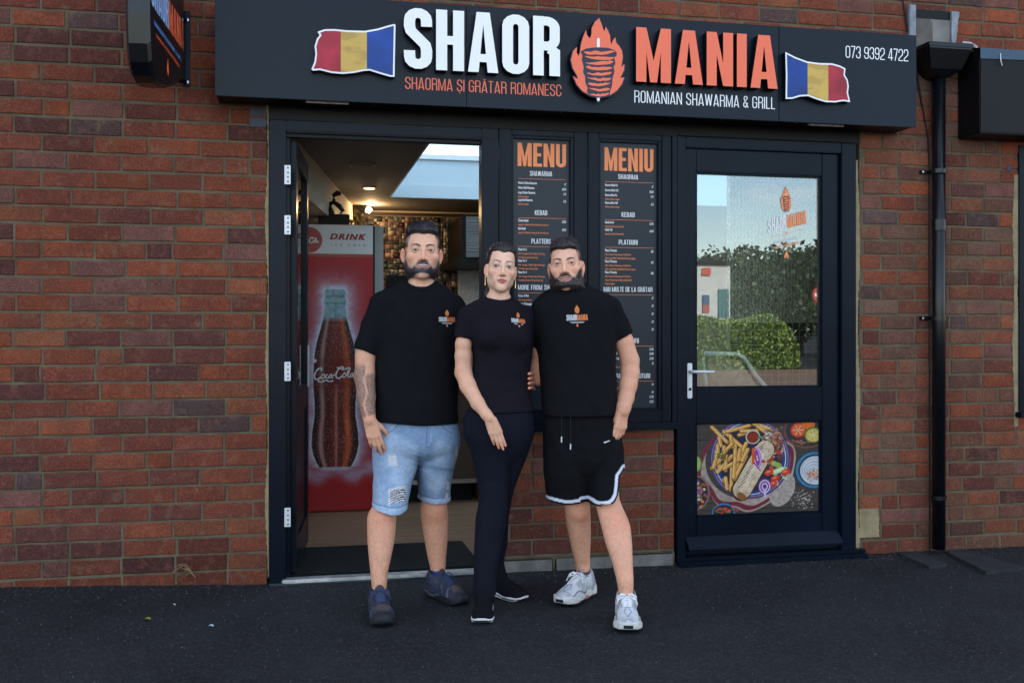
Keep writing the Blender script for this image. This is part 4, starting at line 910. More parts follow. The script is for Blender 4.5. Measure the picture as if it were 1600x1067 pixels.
# ============================================================ SHOP INTERIOR
def interior():
    fl = .018
    zc = 2.30; yb = 3.83; xl, xr = -.12, 5.0
    wd = .13
    # floor boards
    f = empty('shop_floor', (1, 2, 0)); tag(f, 'brown wooden board floor inside the shop', kind='structure')
    rnd = random.Random(9); y = .06; MB().box(xl, xr, .076, yb, -.05, fl-.006).build('subfloor', M['black'], f)
    while y < yb-.01:
        x = xl-rnd.uniform(0, .9)
        while x < 2.6:
            L = 1.22; a, b = max(x, xl), min(x+L, 2.6)
            if b-a > .02 and y > .2: MB().box(a+.0008, b-.0008, y+.0008, y+wd-.0008, fl-.008, fl+rnd.uniform(-.0005, .0005), .0012).build('plank', M['wood_floor'], f)
            x += L
        y += wd
    MB().box(2.605, xr, .2, yb, fl-.008, fl).build('lino', M['wood_floor'], f)
    w = empty('shop_interior', (1, 2, 0)); tag(w, 'interior walls and ceiling of the shop', kind='structure')
    MB().box(xl-.1, xl, .08, yb, fl, zc).build('side_wall', M['inner_wall'], w)
    MB().box(xr, xr+.1, .08, yb, fl, zc).build('side_wall', M['inner_wall'], w)
    MB().box(xl-.1, xr+.1, yb, yb+.1, fl, zc).build('back_wall', M['inner_wall'], w)
    # skewed bulkhead
    b = MB(); X0 = -.035; X1 = X(557.5, yb)
    b.add([(xl+.001, .30, 2.035), (X0, .30, 2.035), (X1, yb-.001, 2.035), (xl+.001, yb-.001, 2.035), (xl+.001, .30, zc-.001), (X0, .30, zc-.001), (X1, yb-.001, zc-.001), (xl+.001, yb-.001, zc-.001)],
          [(0, 1, 2, 3), (1, 5, 6, 2), (0, 4, 5, 1), (4, 7, 6, 5)])
    b.build('bulkhead', M['inner_wall'], w)
    # ceiling with rooflight hole
    hx0 = P(645, 219, .45).x; A = G(645, 219, zc); B = G(629, 308, zc); hx0 = (A.x+B.x)/2; hy0, hy1 = .44, B.y; hx1 = 4.2  # opening carried on out of view to let in more light
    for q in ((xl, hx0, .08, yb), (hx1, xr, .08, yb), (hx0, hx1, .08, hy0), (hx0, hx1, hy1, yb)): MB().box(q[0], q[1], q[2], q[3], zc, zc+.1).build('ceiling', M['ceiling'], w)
    frosted = bpy.data.materials.new('frosted_pane'); frosted.use_nodes = True; q_ = frosted.node_tree  # frosting added to scatter sun indoors and stop sun patches outside
    for n_ in list(q_.nodes): q_.nodes.remove(n_)
    a1, a2, a3, a4 = [q_.nodes.new(k) for k in ('ShaderNodeBsdfTranslucent', 'ShaderNodeBsdfTransparent', 'ShaderNodeMixShader', 'ShaderNodeOutputMaterial')]
    a1.inputs[0].default_value = (.56, .66, .72, 1); a2.inputs[0].default_value = (.7, .85, .9, 1); a3.inputs[0].default_value = .985
    q_.links.new(a2.outputs[0], a3.inputs[1]); q_.links.new(a1.outputs[0], a3.inputs[2]); q_.links.new(a3.outputs[0], a4.inputs[0])
    sk = empty('rooflight', ((hx0+hx1)/2, 1.6, zc)); tag(sk, 'rectangular rooflight in the shop ceiling with pale blue reveals', 'rooflight')
    h = .34; t = .05
    MB().box(hx0-t, hx0, hy0, hy1, zc+.1, zc+h).build('reveal', M['well'], sk); MB().box(hx1, hx1+t, hy0, hy1, zc+.1, zc+h).build('reveal', M['well'], sk)
    MB().box(hx0-t, hx1+t, hy1, hy1+t, zc+.1, zc+h-.04).build('reveal', M['well'], sk); MB().box(hx0-t, hx1+t, hy0-t, hy0, zc+.1, zc+h).build('reveal', M['well'], sk)
    for q in ((hx0-.004, hx0+.006, hy0, hy1), (hx0, hx1, hy1-.006, hy1+.004)): MB().box(*q, zc-.004, zc+.1002).build('lining', M['well'], sk)
    MB().box(hx0-t, hx1+t, hy1-.03, hy1+t, zc+h-.0395, zc+h).build('frame', M['white_sign'], sk)
    MB().box(hx0, hx1, hy0, hy1, zc+h+.0101, zc+h+.0102).build('pane', frosted, sk)
    rf = empty('flat_roof', (2, 2, zc+.1)); tag(rf, 'flat roof over the shop interior', kind='structure')
    for q in ((xl-.1, hx0-t, .3, yb+.1), (hx1+t, xr+.1, .3, yb+.1), (hx0-t, hx1+t, hy1+t, yb+.1), (hx0-t, hx1+t, .3, hy0-t)): MB().box(q[0], q[1], q[2], q[3], zc+.1005, zc+.2).build('deck', M['frame'], rf)
    # downlights
    wl_m = bpy.data.materials.new('warm_lamp'); wl_m.use_nodes = True; bb_ = wl_m.node_tree.nodes['Principled BSDF']
    bb_.inputs['Emission Color'].default_value = (1, .62, .30, 1); bb_.inputs['Emission Strength'].default_value = 1.6
    wh = bpy.data.materials.new('hot_bulb'); wh.use_nodes = True; bb_ = wh.node_tree.nodes['Principled BSDF']
    bb_.inputs['Emission Color'].default_value = (1, .70, .35, 1); bb_.inputs['Emission Strength'].default_value = 30
    for (px, py, r, m, lab) in ((567, 256, .085, M['ceiling'], 'flush round unlit ceiling light nearest the doorway'), (577, 291.5, .05, wl_m, 'small warm recessed downlight in the shop ceiling')):
        p = G(px, py, zc); l = empty('ceiling_light', (p.x, p.y, zc)); tag(l, lab, 'ceiling light')
        MB().tube([(p.x, p.y, zc-.001), (p.x, p.y, zc-.014)], r, 24).build('rim', M['inner_wall'], l)
        MB().tube([(p.x, p.y, zc-.0145), (p.x, p.y, zc-.018)], r*.78, 24).build('lens', m, l)
    p = G(577, 291.5, zc)
    ld = bpy.data.lights.new('downlight', 'SPOT'); ld.energy = 2.0; ld.color = (1, .72, .42); ld.spot_size = R(120); ld.shadow_soft_size = .04
    lo = bpy.data.objects.new('downlight', ld); COL.objects.link(lo); lo.location = (p.x, p.y, zc-.03)
    bp = P(576, 328, 3.45); sp = empty('spot_lamp', bp); tag(sp, 'small bare glowing spot lamp at the end of the bulkhead', 'lamp')
    MB().tube([bp+Vector((-.07, .02, .02)), bp+Vector((-.015, 0, 0))], .035, 12).build('lamp_holder', M['black'], sp)
    bm = bmesh.new(); bmesh.ops.create_icosphere(bm, subdivisions=2, radius=.026, matrix=Matrix.Translation(bp)); m = MB(); m.bm(bm); m.build('bulb', wh, sp, smooth=True)
    ld = bpy.data.lights.new('spot_lamp_light', 'POINT'); ld.energy = 2.2; ld.color = (1, .66, .32); ld.shadow_soft_size = .03
    lo = bpy.data.objects.new('spot_lamp_light', ld); COL.objects.link(lo); lo.location = bp+Vector((.02, -.06, .0))
    # mosaic back wall
    mw = empty('mosaic_wall', (1.5, yb-.01, 1)); tag(mw, 'copper and grey glass mosaic covering the back wall of the shop', kind='structure')
    ts = .0245; x0, x1 = X1, 2.95; z0, z1 = .02, Z(620, 338, yb-.01)
    MB().box(x0, x1, yb-.008, yb-.001, z0, z1).build('grout', mat('grout', (.16, .17, .16), .9, .2), mw)
    V = []; Q = []; Cc = []; nx_, nz_ = int((x1-x0)/ts), int((z1-z0)/ts); used = set(); rnd = random.Random(21)
    pal = [(.055, .062, .058)]*9+[(.10, .11, .10)]*6+[(.34, .20, .15)]*3+[(.22, .11, .09)]*4+[(.45, .34, .27)]*2+[(.018, .016, .017)]*5+[(.06, .018, .02)]*3+[(.16, .13, .11)]*4+[(.7, .6, .48)]
    for i in range(nx_):
        for j in range(nz_):
            if (i, j) in used: continue
            sz = 2 if rnd.random() < .16 and (i+1, j) not in used and (i, j+1) not in used and (i+1, j+1) not in used and i < nx_-1 and j < nz_-1 else 1
            for a in range(sz):
                for c in range(sz): used.add((i+a, j+c))
            xa, za = x0+i*ts+.0013, z0+j*ts+.0013; s = ts*sz-.0026; c = rnd.choice(pal); k = rnd.uniform(.7, 1.3); ta, tb = rnd.gauss(0, .0009), rnd.gauss(0, .0009); n = len(V)
            yy = yb-.0115
            V += [(xa, yy-ta-tb, za), (xa+s, yy+ta-tb, za), (xa+s, yy+ta+tb, za+s), (xa, yy-ta+tb, za+s), (xa, yb-.008, za), (xa+s, yb-.008, za), (xa+s, yb-.008, za+s), (xa, yb-.008, za+s)]
            Q += [(n, n+1, n+2, n+3), (n+4, n+5, n+1, n), (n+3, n+2, n+6, n+7), (n+4, n, n+3, n+7), (n+1, n+5, n+6, n+2)]; Cc += [tuple(min(1, q*k) for q in c)]*8
    me = fast_mesh('mosaic_tiles', V, Q); setcol(me, np.array(Cc)); tag(link('mosaic_tiles', me, M['tiles'], mw), kind='stuff')
    # cornice rail above tiles, dark board behind the man's shoulder
    pbox('cornice', M['dark_wood'], w, X1, 2.95, yb-.03, yb-.001, z1+.004, z1+.03)
    # wall switch panel
    bx = MB().box(X(636, yb), X(664, yb), yb-.03, yb-.012, Z(640, 372, yb), Z(640, 346, yb), .004).build('wall_box', M['dark_wood']); tag(bx, 'thin dark framed box on the mosaic behind the tall man', 'box')
    sn = MB().box(X(603, 3.3), X(672, 3.3), 3.25, 3.3, Z(610, 520, 3.3), Z(610, 431, 3.3), .004).build('menu_screen', M['black']); tag(sn, 'dark blank screen above the counter behind the tall man', 'screen')
    # extractor hood and stainless panel
    hd = empty('extractor_hood', (X(745, 3.0), 3.1, 1.6)); tag(hd, 'ribbed steel extractor hood behind the counter, next to the door post', 'extractor hood')
    ya = 3.0; a, b_ = X(728, ya), X(800, ya); za, zb_ = Z(740, 404, ya), Z(740, 337, ya)
    for k in range(14):
        z = za+(zb_-za)*k/14; hh = (zb_-za)/14; m = MB(); m.add([(a, ya, z+.001), (b_, ya, z+.001), (b_, ya-.012, z+hh*.5), (a, ya-.012, z+hh*.5), (b_, ya, z+hh), (a, ya, z+hh)], [(0, 1, 2, 3), (3, 2, 4, 5)]); m.build('slat', M['steel'], hd)
    MB().box(a-.03, b_+.02, ya+.005, yb-.02, za, zb_+.0, .004).build('canopy', M['black'], hd)
    MB().box(a-.10, b_+.02, ya-.05, yb-.02, za-.06, za-.005, .003).build('shelf', M['black'], hd)
    pn = MB(); a, b_ = X(716, 3.6), X(800, 3.6); za, zb_ = Z(740, 520, 3.6), Z(740, 414, 3.6); n = 26; m_ = 40
    pn.box(a, b_, 3.6, 3.66, za, zb_); ps = tag(pn.build('steel_panel', M['steel_dull']), 'dimpled stainless steel splashback panel under the hood', 'splashback')
    dm = MB()
    for i in range(n):
        for j in range(m_):
            x, z = a+(b_-a)*(i+.5+.5*(j % 2))/n, za+(zb_-za)*(j+.5)/m_; r = .0085
            if x+r < b_: dm.add([(x-r, 3.5995, z), (x, 3.5995, z-r), (x+r, 3.5995, z), (x, 3.5995, z+r), (x, 3.592, z)], [(0, 1, 4), (1, 2, 4), (2, 3, 4), (3, 0, 4)])
    tag(dm.build('dimple', M['steel'], ps), kind='stuff')
    # counter
    ct = empty('counter', (X(680, 2.2), 2.2, 0)); tag(ct, 'dark wood serving counter with a metal kick rail inside the shop', 'counter')
    yc = 2.12; a, b_ = X(590, yc), X(744, yc)
    MB().box(a, b_, yc, yc+.6, .15, .95, .005).build('front', M['dark_wood'], ct); MB().box(a-.02, b_+.02, yc-.03, yc+.63, .951, .99, .005).build('worktop', M['black'], ct)
    MB().box(a+.02, b_-.02, yc+.08, yc+.6, fl, .149).build('plinth', M['black'], ct)
    z = Z(640, 754, yc-.02); MB().box(a, b_, yc-.022, yc-.001, z-.014, z+.014, .003).build('kick_rail', M['steel'], ct)
    MB().box(b_+.0215, b_+.05, yc-.03, yc+.6, fl, .99, .003).build('end_post', mat('orange_wood', (.16, .065, .03), .5, .4, var=.2, vs=8, stretch=(8, 8, 1)), ct)
    # entrance mat
    tag(MB().box(X(452, .1), X(752, .1), .078, .72, fl+.001, fl+.012, .003).build('door_mat', M['mat']), 'black coarse entrance mat just inside the open doorway', 'mat')
    # ---------------- drinks cooler
    c = empty('drinks_cooler', (X(520, 1.9), 2.2, 0)); tag(c, 'tall red and white drinks cooler with a cola bottle graphic inside the doorway', 'drinks cooler')
    yf = 1.90; xa, xb = X(583, yf)-.62, X(583, yf); zt, zbm = Z(530, 351, yf), Z(530, 800, yf)
    MB().box(xa, xb+.075, yf+.05, yf+.7, zbm, zt+.0, .008).build('body', M['cooler_grey'], c)
    MB().box(xa, xb, yf, yf+.045, zbm+.01, zt, .006).build('door', M['cooler_red'], c)
    MB().box(xb+.0005, xb+.012, yf+.006, yf+.048, zbm+.01, zt-.002).build('seal', M['black'], c)
    for q in (xa+.05, xb-.05): MB().tube([(q, yf+.1, 0.016), (q, yf+.1, zbm)], .02, 10).build('foot', M['steel_dull'], c)
    zh = Z(530, 397, yf); MB().box(xa+.002, xb-.002, yf-.006, yf-.0005, zh, zt-.003, .001).build('header', M['cooler_white'], c)
    hy = yf-.0075; m = MB(); cxp, czp = P(483, 375, hy).x, P(483, 375, hy).z; rr = .0875
    m.poly([(cxp+rr*math.cos(a), czp+rr*math.sin(a)) for a in np.linspace(0, 2*math.pi, 40)[:-1]], hy); m.build('round_badge', M['cooler_red'], c)
    m = MB(); script_logo(m, cxp-.073, cxp+.077, czp-.018, hy-.001, .007); m.build('script_lettering', M['white_print'], c)
    m = MB(); place_text(m, 'DRINK', X(515, hy), Z(530, 374, hy), .0375, hy, bold=.045, shear=.28, width=X(573, hy)-X(515, hy), space=1.25)
    for k in range(5):
        x = X(515, hy)+(X(573, hy)-X(515, hy))*k/5.05; z_ = Z(530, 374, hy); m.poly([(x-.003, z_-.001), (x+.026, z_-.001), (x+.026, z_+.004), (x-.003, z_+.004)], hy-.0003)
    m.build('drink_lettering', mat('dark_red_print', (.30, .012, .02), .5, .4), c)
    m = MB(); place_text(m, 'ICE COLD', X(518, hy), Z(530, 384.5, hy), .0155, hy, bold=.004, width=X(572, hy)-X(518, hy), space=2.2); m.build('ice_cold_lettering', mat('mauve_print', (.16, .06, .09), .5, .4), c)
    # bottle print
    p0, p1 = X(481, yf), X(583, yf)-.002; za, zb_ = Z(530, 770, yf), Z(530, 402, yf)
    cv = bottle_canvas(); print_sheet('bottle_graphic', cv, (p0, yf-.002, za), (p1, yf-.002, za), (p0, yf-.002, zb_), M['print'], c)
    m = MB(); script_logo(m, P(490, 583, yf).x, P(560, 583, yf).x, Z(520, 592, yf), yf-.0035, .0095, .13); m.build('script_lettering', M['white_print'], c)
    # things on top of the cooler
    st = empty('figurine', (X(530, 1.97), 1.97, zt)); tag(st, 'dark curled figurine standing on top of the drinks cooler', 'figurine')
    q = lambda px, py: P(px, py, 1.97)
    MB().box(q(498, 0).x, q(546, 0).x, 1.94, 2.05, zt, Z(520, 335, 1.97), .005).build('base', M['black'], st)
    MB().tube([q(519, 335), q(515, 326), q(517, 318), q(522, 312), q(521, 306), q(527, 302), q(533, 303)], .02, 10, rs=[.022, .02, .018, .014, .016, .02, .013]).build('body', M['dark_wood'], st, smooth=True)
    MB().tube([q(520, 315), q(530, 322), q(536, 330), q(532, 334)], .014, 8, rs=[.012, .018, .014, .01]).build('arm', M['dark_wood'], st, smooth=True)
    gold = mat('gold_metal', (.55, .36, .08), .3, .5, metal=.9); rnd = random.Random(5)
    for k, (px, py) in enumerate(((512, 342), (534, 338), (537, 341), (549, 343), (556, 338), (563, 333))):
        b0 = P(px, 351, 1.99 if px < 540 else 2.02); hh = Z(px, py, 1.99)-zt
        m = MB().tube([(b0.x, b0.y, zt), (b0.x, b0.y, zt+hh*.5), (b0.x, b0.y, zt+hh*.7), (b0.x, b0.y, zt+hh)], .012, 10, rs=[.012, .012, .005, .005] if px < 540 else [.018, .006, .02, .024])
        tag(m.build('bottle' if px < 540 else 'trophy_cup', M['hinge'] if px < 540 else gold, smooth=True), ('tiny pale bottle on top of the drinks cooler, %s of three' % ('leftmost', 'middle', 'rightmost')[k]) if px < 540 else ('small gold cup on top of the drinks cooler, %s of three' % ('leftmost', 'middle', 'rightmost')[k-3]), 'bottle' if px < 540 else 'cup', 'ornaments on top of the drinks cooler')
def script_logo(mb, x0, x1, z, y, r, slope=0.0):
    """Flowing script lettering: Coca-Cola."""
    k = (x1-x0)/9.6
    def st(pts, w=1.0, n=4):
        pts = [(x0+a*k, z+b*k+slope*a*k*.35) for a, b in pts]; q = []
        for i in range(len(pts)-1):
            p0, p1, p2, p3 = pts[max(i-1, 0)], pts[i], pts[i+1], pts[min(i+2, len(pts)-1)]
            for j in range(n):
                t = j/n; q.append(tuple(.5*((2*p1[c])+(-p0[c]+p2[c])*t+(2*p0[c]-5*p1[c]+4*p2[c]-p3[c])*t*t+(-p0[c]+3*p1[c]-3*p2[c]+p3[c])*t**3) for c in (0, 1)))
        q.append(pts[-1])
        for i in range(len(q)-1):
            mb.eps = getattr(mb, 'eps', 0)+1; s = strip([q[i], q[i+1]], r*w*(.55+.45*abs(math.sin(i*.7+1))))[0]; mb.poly(s, y-(mb.eps % 11)*.00004)
    C = [(1.55, 1.75), (1.8, 2.1), (1.3, 2.35), (.55, 1.7), (.15, .7), (.4, 0), (1.0, -.05), (1.5, .4)]
    st(C, 1.25); st([(a+4.6, b) for a, b in C], 1.25)
    o = [(2.0, .95), (1.65, .55), (1.75, .05), (2.15, .1), (2.4, .6), (2.15, 1.0), (1.95, .85), (2.5, .8)]
    st(o, .9); st([(a+4.55, b) for a, b in o], .9)
    st([(3.0, .85), (2.65, .7), (2.6, .15), (2.9, .02), (3.25, .35)], .9)
    a_ = [(3.85, .85), (3.45, .75), (3.3, .2), (3.6, .05), (3.95, .8), (3.85, .15), (4.15, .15)]
    st(a_, .9); st([(a+4.6, b) for a, b in a_], .9)
    st([(4.1, .6), (4.55, .7)], 1.1)
    st([(7.2, .3), (7.75, 1.6), (7.7, 2.1), (7.4, 1.9), (7.3, .5), (7.55, .02), (7.9, .3)], 1.0)
    st([(.9, -.35), (1.6, -.75), (2.6, -.35), (3.3, -.7), (4.2, -.55)], 1.1)
    st([(5.0, 2.3), (5.8, 1.9), (6.6, 1.75), (7.2, 2.1)], 1.0)
def bottle_canvas():
    # image coordinates = photograph pixels 481..583 x 402..770
    Wc, Hc = 150, 520; xx, yy = np.meshgrid(np.linspace(481, 583, Wc), np.linspace(402, 770, Hc)); C = canvas(Hc, Wc, 0)
    base = np.array((.27, .006, .010)); C[:] = base
    prof = [(452, 15), (458, 17), (462, 15), (470, 18), (476, 16.5), (495, 18), (515, 23), (535, 29), (560, 33), (585, 34), (605, 34), (630, 32), (650, 32), (675, 36), (695, 37), (710, 34), (722, 29), (729, 25)]
    cx = 523.5; half = np.interp(yy, [p[0] for p in prof], [p[1] for p in prof]); ins = (yy > 452) & (yy < 729)
    d = np.where(ins, half-np.abs(xx-cx), -np.hypot(np.maximum(np.abs(xx-cx)-15, 0), np.minimum(np.abs(yy-452), np.abs(yy-729))))
    glow = np.exp(-np.clip(-d, 0, 99)/8.5)*(.5+1.0*fbm(xx/7, yy/7, 0, 4, 4))*(yy < 735)
    glow = np.clip(glow*1.05, 0, 1)[..., None]; C[:] = C*(1-glow)+np.array(srgb(176, 178, 196))*glow
    snow = np.exp(-((yy-737+6*np.sin(xx/9))/11)**2)*(.4+.9*fbm(xx/10, yy/6, 0, 9, 4)); snow = np.clip(snow, 0, 1)[..., None]*.85
    C[:] = C*(1-snow)+np.array(srgb(150, 130, 150))*snow
    u = (xx-cx)/np.maximum(half, 1)
    liquid = np.array(srgb(84, 26, 20))[None, None]*(0.6+.9*np.exp(-((u-.1)/.45)**2))[..., None]
    liquid = liquid+np.array(srgb(150, 74, 34))*(np.exp(-((u-.55)/.16)**2)*.75*(.5+fbm(xx/8, yy/30, 0, 6)))[..., None]+np.array(srgb(185, 150, 140))*(np.exp(-((u+.62)/.10)**2)*.45+np.exp(-((u-.05)/.06)**2)*.25*(yy > 600))[..., None]
    rib = (1+.25*np.cos(u*11)*((yy > 615)))[..., None]; liquid = liquid*rib*(1-.75*np.clip(np.abs(u)-.75, 0, 1)/.25)[..., None]
    glassc = np.array(srgb(118, 150, 158))*(0.45+.8*fbm(xx/4, yy/3, 0, 12, 3))[..., None]
    neck = np.clip((503-yy)/10, 0, 1)[..., None]; body = liquid*(1-neck)+glassc*neck
    body = body*(1-.35*((np.abs(yy-463) < 1.6) | (np.abs(yy-474) < 1.5)))[..., None]
    drops = (fbm(xx/.9, yy/.9, 0, 31, 2) > .74)[..., None]*.38; body = body*(1-drops)+np.array(srgb(190, 170, 165))*drops
    lab = (np.abs(yy-583) < 24)[..., None]*.35; body = body*(1-lab)+np.array(srgb(96, 20, 20))*lab
    m = np.clip(d/1.2+.5, 0, 1)[..., None]*ins[..., None]; C[:] = C*(1-m)+body*m
    return np.clip(C*1.5, 0, 1)
interior()

# ---------------- behind the glazed door: patterned screens, tile wall and a chair
def behind_glass():
    w = empty('papered_wall', (X(1220, .9), .9, 0)); tag(w, 'patterned papered partition seen dimly through the glazed door', 'partition')
    m = bpy.data.materials.new('paisley_paper'); m.use_nodes = True; nt = m.node_tree; b = nt.nodes['Principled BSDF']; b.inputs['Roughness'].default_value = .7
    t = nt.nodes.new('ShaderNodeTexCoord'); v = nt.nodes.new('ShaderNodeTexVoronoi'); v.feature = 'DISTANCE_TO_EDGE'; v.inputs['Scale'].default_value = 26
    wv = nt.nodes.new('ShaderNodeTexWave'); wv.inputs['Scale'].default_value = 14; wv.inputs['Distortion'].default_value = 9; wv.inputs['Detail'].default_value = 2; wv.inputs['Detail Scale'].default_value = 3
    nt.links.new(t.outputs['Object'], v.inputs[0]); nt.links.new(t.outputs['Object'], wv.inputs[0])
    r = nt.nodes.new('ShaderNodeValToRGB'); r.color_ramp.elements[0].position = .45; r.color_ramp.elements[1].position = .6
    r.color_ramp.elements[0].color = (.26, .22, .15, 1); r.color_ramp.elements[1].color = (.55, .49, .36, 1)
    nt.links.new(wv.outputs['Fac'], r.inputs[0]); nt.links.new(r.outputs[0], b.inputs['Base Color'])
    y = .55; zt = 2.28; xa, xb = X(1141, y), X(1340, y)
    zm = Z(1200, 503, y)
    MB().box(xa, xb, y, y+.05, zm, zt).build('paper', m, w)
    tl = mat('dark_tile', (.05, .045, .04), .3, .5, var=.3, vs=4)
    MB().box(xa, xb, y+.006, y+.05, .02, zm-.002).build('grout', mat('pale_grout', (.38, .35, .30), .9, .2), w)
    s = .045; n = int((xb-xa)/s); V = []; Q = []; k = int((zm-.45)/s)
    for i in range(n):
        for j in range(k):
            a, z = xa+i*s+.0025, zm-(j+1)*s+.0; q = len(V); e = s-.005
            V += [(a, y, z), (a+e, y, z), (a+e, y, z+e), (a, y, z+e)]; Q.append((q, q+1, q+2, q+3))
    tag(link('wall_tiles', fast_mesh('wall_tiles', V, Q), tl, w), kind='stuff')
    c = empty('chair', (X(1140, .3), .3, .02)); tag(c, 'pale metal framed chair standing just inside the glazed door', 'chair')
    q = lambda px, py: P(px, py, .26)
    MB().tube([q(1110, 640), q(1103, 600), q(1097, 560), q(1102, 552), q(1150, 553), q(1162, 558), q(1180, 585), q(1198, 606), q(1215, 640)], .013, 10).build('back_frame', mat('cream_paint', (.85, .83, .74), .4, .5), c, smooth=True)
    bk = MB(); bk.add([q(1106, 562)[:], q(1155, 562)[:], q(1185, 606)[:], q(1204, 640)[:], q(1116, 640)[:]], [(0, 4, 3, 2, 1)]); bk.build('back_panel', mat('tan_weave', (.55, .42, .30), .8, .2, var=.25, vs=30), c)
    x0, x1 = q(1110, 640).x, q(1215, 640).x; z = q(1110, 640).z
    MB().box(x0, x1, .26, .70, z-.02, z, .008).build('seat', M['dark_wood'], c)
    for a in (x0+.01, x1-.01):
        for yy in (.28, .68): MB().tube([(a, yy, .02), (a, yy, z-.02)], .011, 8).build('leg', M['hinge'], c)
behind_glass()
# ============================================================ ACROSS THE ROAD (seen mirrored in the glass)
def MP(px, py, Y):
    """Point seen mirrored in the door glass at photo pixel (px, py), Y metres in front of the shopfront."""
    p = P(px, py, Y); return Vector((p.x, -Y+.07, p.z))
def leaf_cloud(pts_fn, n, size, seed, cols):
    rng = np.random.default_rng(seed); c = pts_fn(n, rng); a = rng.normal(size=(n, 3)); a /= np.linalg.norm(a, axis=1)[:, None]
    b = np.cross(a, rng.normal(size=(n, 3))); b /= np.linalg.norm(b, axis=1)[:, None]; s = size*rng.uniform(.6, 1.5, (n, 1))
    V = np.stack([c-a*s, c+b*s*.6, c+a*s, c-b*s*.6], 1).reshape(-1, 3); Q = np.arange(4*n).reshape(-1, 4)
    k = rng.integers(0, len(cols), n); C = np.array(cols)[k]*rng.uniform(.7, 1.3, (n, 1)); C = np.repeat(C, 4, 0); return V, Q, C
M['leaf'] = vmat('leaf', .5, .4)
def hedge():
    Y = 26.0; x0, x1 = MP(1060, 500, Y).x-3, MP(1228, 500, Y).x; zt = MP(1150, 497, Y).z; xm = MP(1185, 500, Y).x; xk = MP(1120, 500, Y).x
    def top(x): return zt*(.90+.10*np.clip((x-xk)/(xm-xk), 0, 1))-.9*np.clip((x-xm)/(x1-xm), 0, 1)**2.5
    def fn(n, r):
        x = r.uniform(x0, x1, n); z = r.uniform(0, 1, n)*top(x); y = -Y+.9+.35*(z/zt)**3*-1+r.normal(0, .07, n); k = r.integers(0, 3, n) == 1
        z = np.where(k, top(x)+r.normal(0, .05, n), z); y = np.where(k, -Y+r.uniform(-.8, .6, n), y); return np.stack([x, y, z+.12*np.sin(x*2.1)*(z/zt)], 1)
    V, Q, C = leaf_cloud(fn, 26000, .055, 1, [(.14, .22, .03), (.24, .32, .05), (.08, .13, .02)])
    me = fast_mesh('hedge', V, Q); setcol(me, C); h = empty('hedge', (x0, -Y, 0)); tag(h, 'rounded green hedge across the car park, mirrored in the door glass', 'hedge'); link('foliage', me, M['leaf'], h)
    MB().box(x0, xm, -Y-.8, -Y+.6, 0, zt*.8).build('twigs', mat('twigs', (.03, .035, .02), .9, .1), h)
hedge()
def tree(x, y, h, r, seed, label, n=9000, size=.10):
    t = empty('tree', (x, y, 0)); tag(t, label, 'tree', 'trees around the car park'); rnd = random.Random(seed)
    tr = MB().tube([(x, y, -.1), (x+.05, y, h*.3), (x+.1, y+.05, h*.55), (x, y, h*.8)], .1, 8, rs=[.035*h, .026*h, .018*h, .006*h]); bl = []
    for k in range(9):
        a = rnd.uniform(0, 6.28); z = h*rnd.uniform(.3, .7); e = (x+math.cos(a)*r*.7, y+math.sin(a)*r*.7, z+h*.2); tr.tube([(x+.05, y, z), ((x+e[0])/2, (y+e[1])/2, z+h*.08), e], .05, 5, rs=[.01*h, .007*h, .003*h])
    tr.build('trunk', mat('bark', (.09, .07, .05), .9, .1), t)
    bl = [(x+rnd.uniform(-1, 1)*r*.75, y+rnd.uniform(-1, 1)*r*.75, h*rnd.uniform(.32, .86), r*rnd.uniform(.28, .5)) for _ in range(22)]
    def fn(n, g):
        k = g.integers(0, len(bl), n); B = np.array(bl)[k]; d = g.normal(size=(n, 3)); d /= np.linalg.norm(d, axis=1)[:, None]; q = g.uniform(.5, 1.12, (n, 1)); return B[:, :3]+d*q*B[:, 3:4]*np.array([1, 1, .8])
    V, Q, C = leaf_cloud(fn, n, size, seed, [(.030, .050, .016), (.045, .070, .020), (.020, .036, .013)]); me = fast_mesh('crown', V, Q); setcol(me, C); link('crown', me, M['leaf'], t)
KT = ['dark leafy tree far across the car park', 'round topped tree beyond the hedge', 'broad green tree at the end of the tree line', 'tall shrubby tree behind the white building', 'low spreading tree beyond the fence']
for i, (px, Y, py) in enumerate(((1075, 43, 385), (1110, 39, 392), (1165, 42, 400), (1205, 39, 376), (1250, 41, 384), (1290, 39, 372), (1330, 40, 380))):
    p = MP(px, py, Y); tree(p.x, p.y, p.z*.95, 2.6, 40+i, ['dark leafy tree at the left end of the tree line in the door glass', 'tree rising behind the white building in the door glass', 'low dip of the tree line beside the white building', 'spiky topped tree behind the sticker in the door glass', 'even round tree right of the sticker in the door glass', 'dense tree at the right edge of the door glass', 'tree at the far right end of the mirrored tree line'][i], 6000, .14)
tree(.5, 17, 4.4, 2.6, 70, 'leafy tree behind the building seen through the rooflight', 9000, .09)
tree(4.2, 19, 4.2, 2.4, 71, 'second leafy tree behind the building, farther right', 6000, .1)
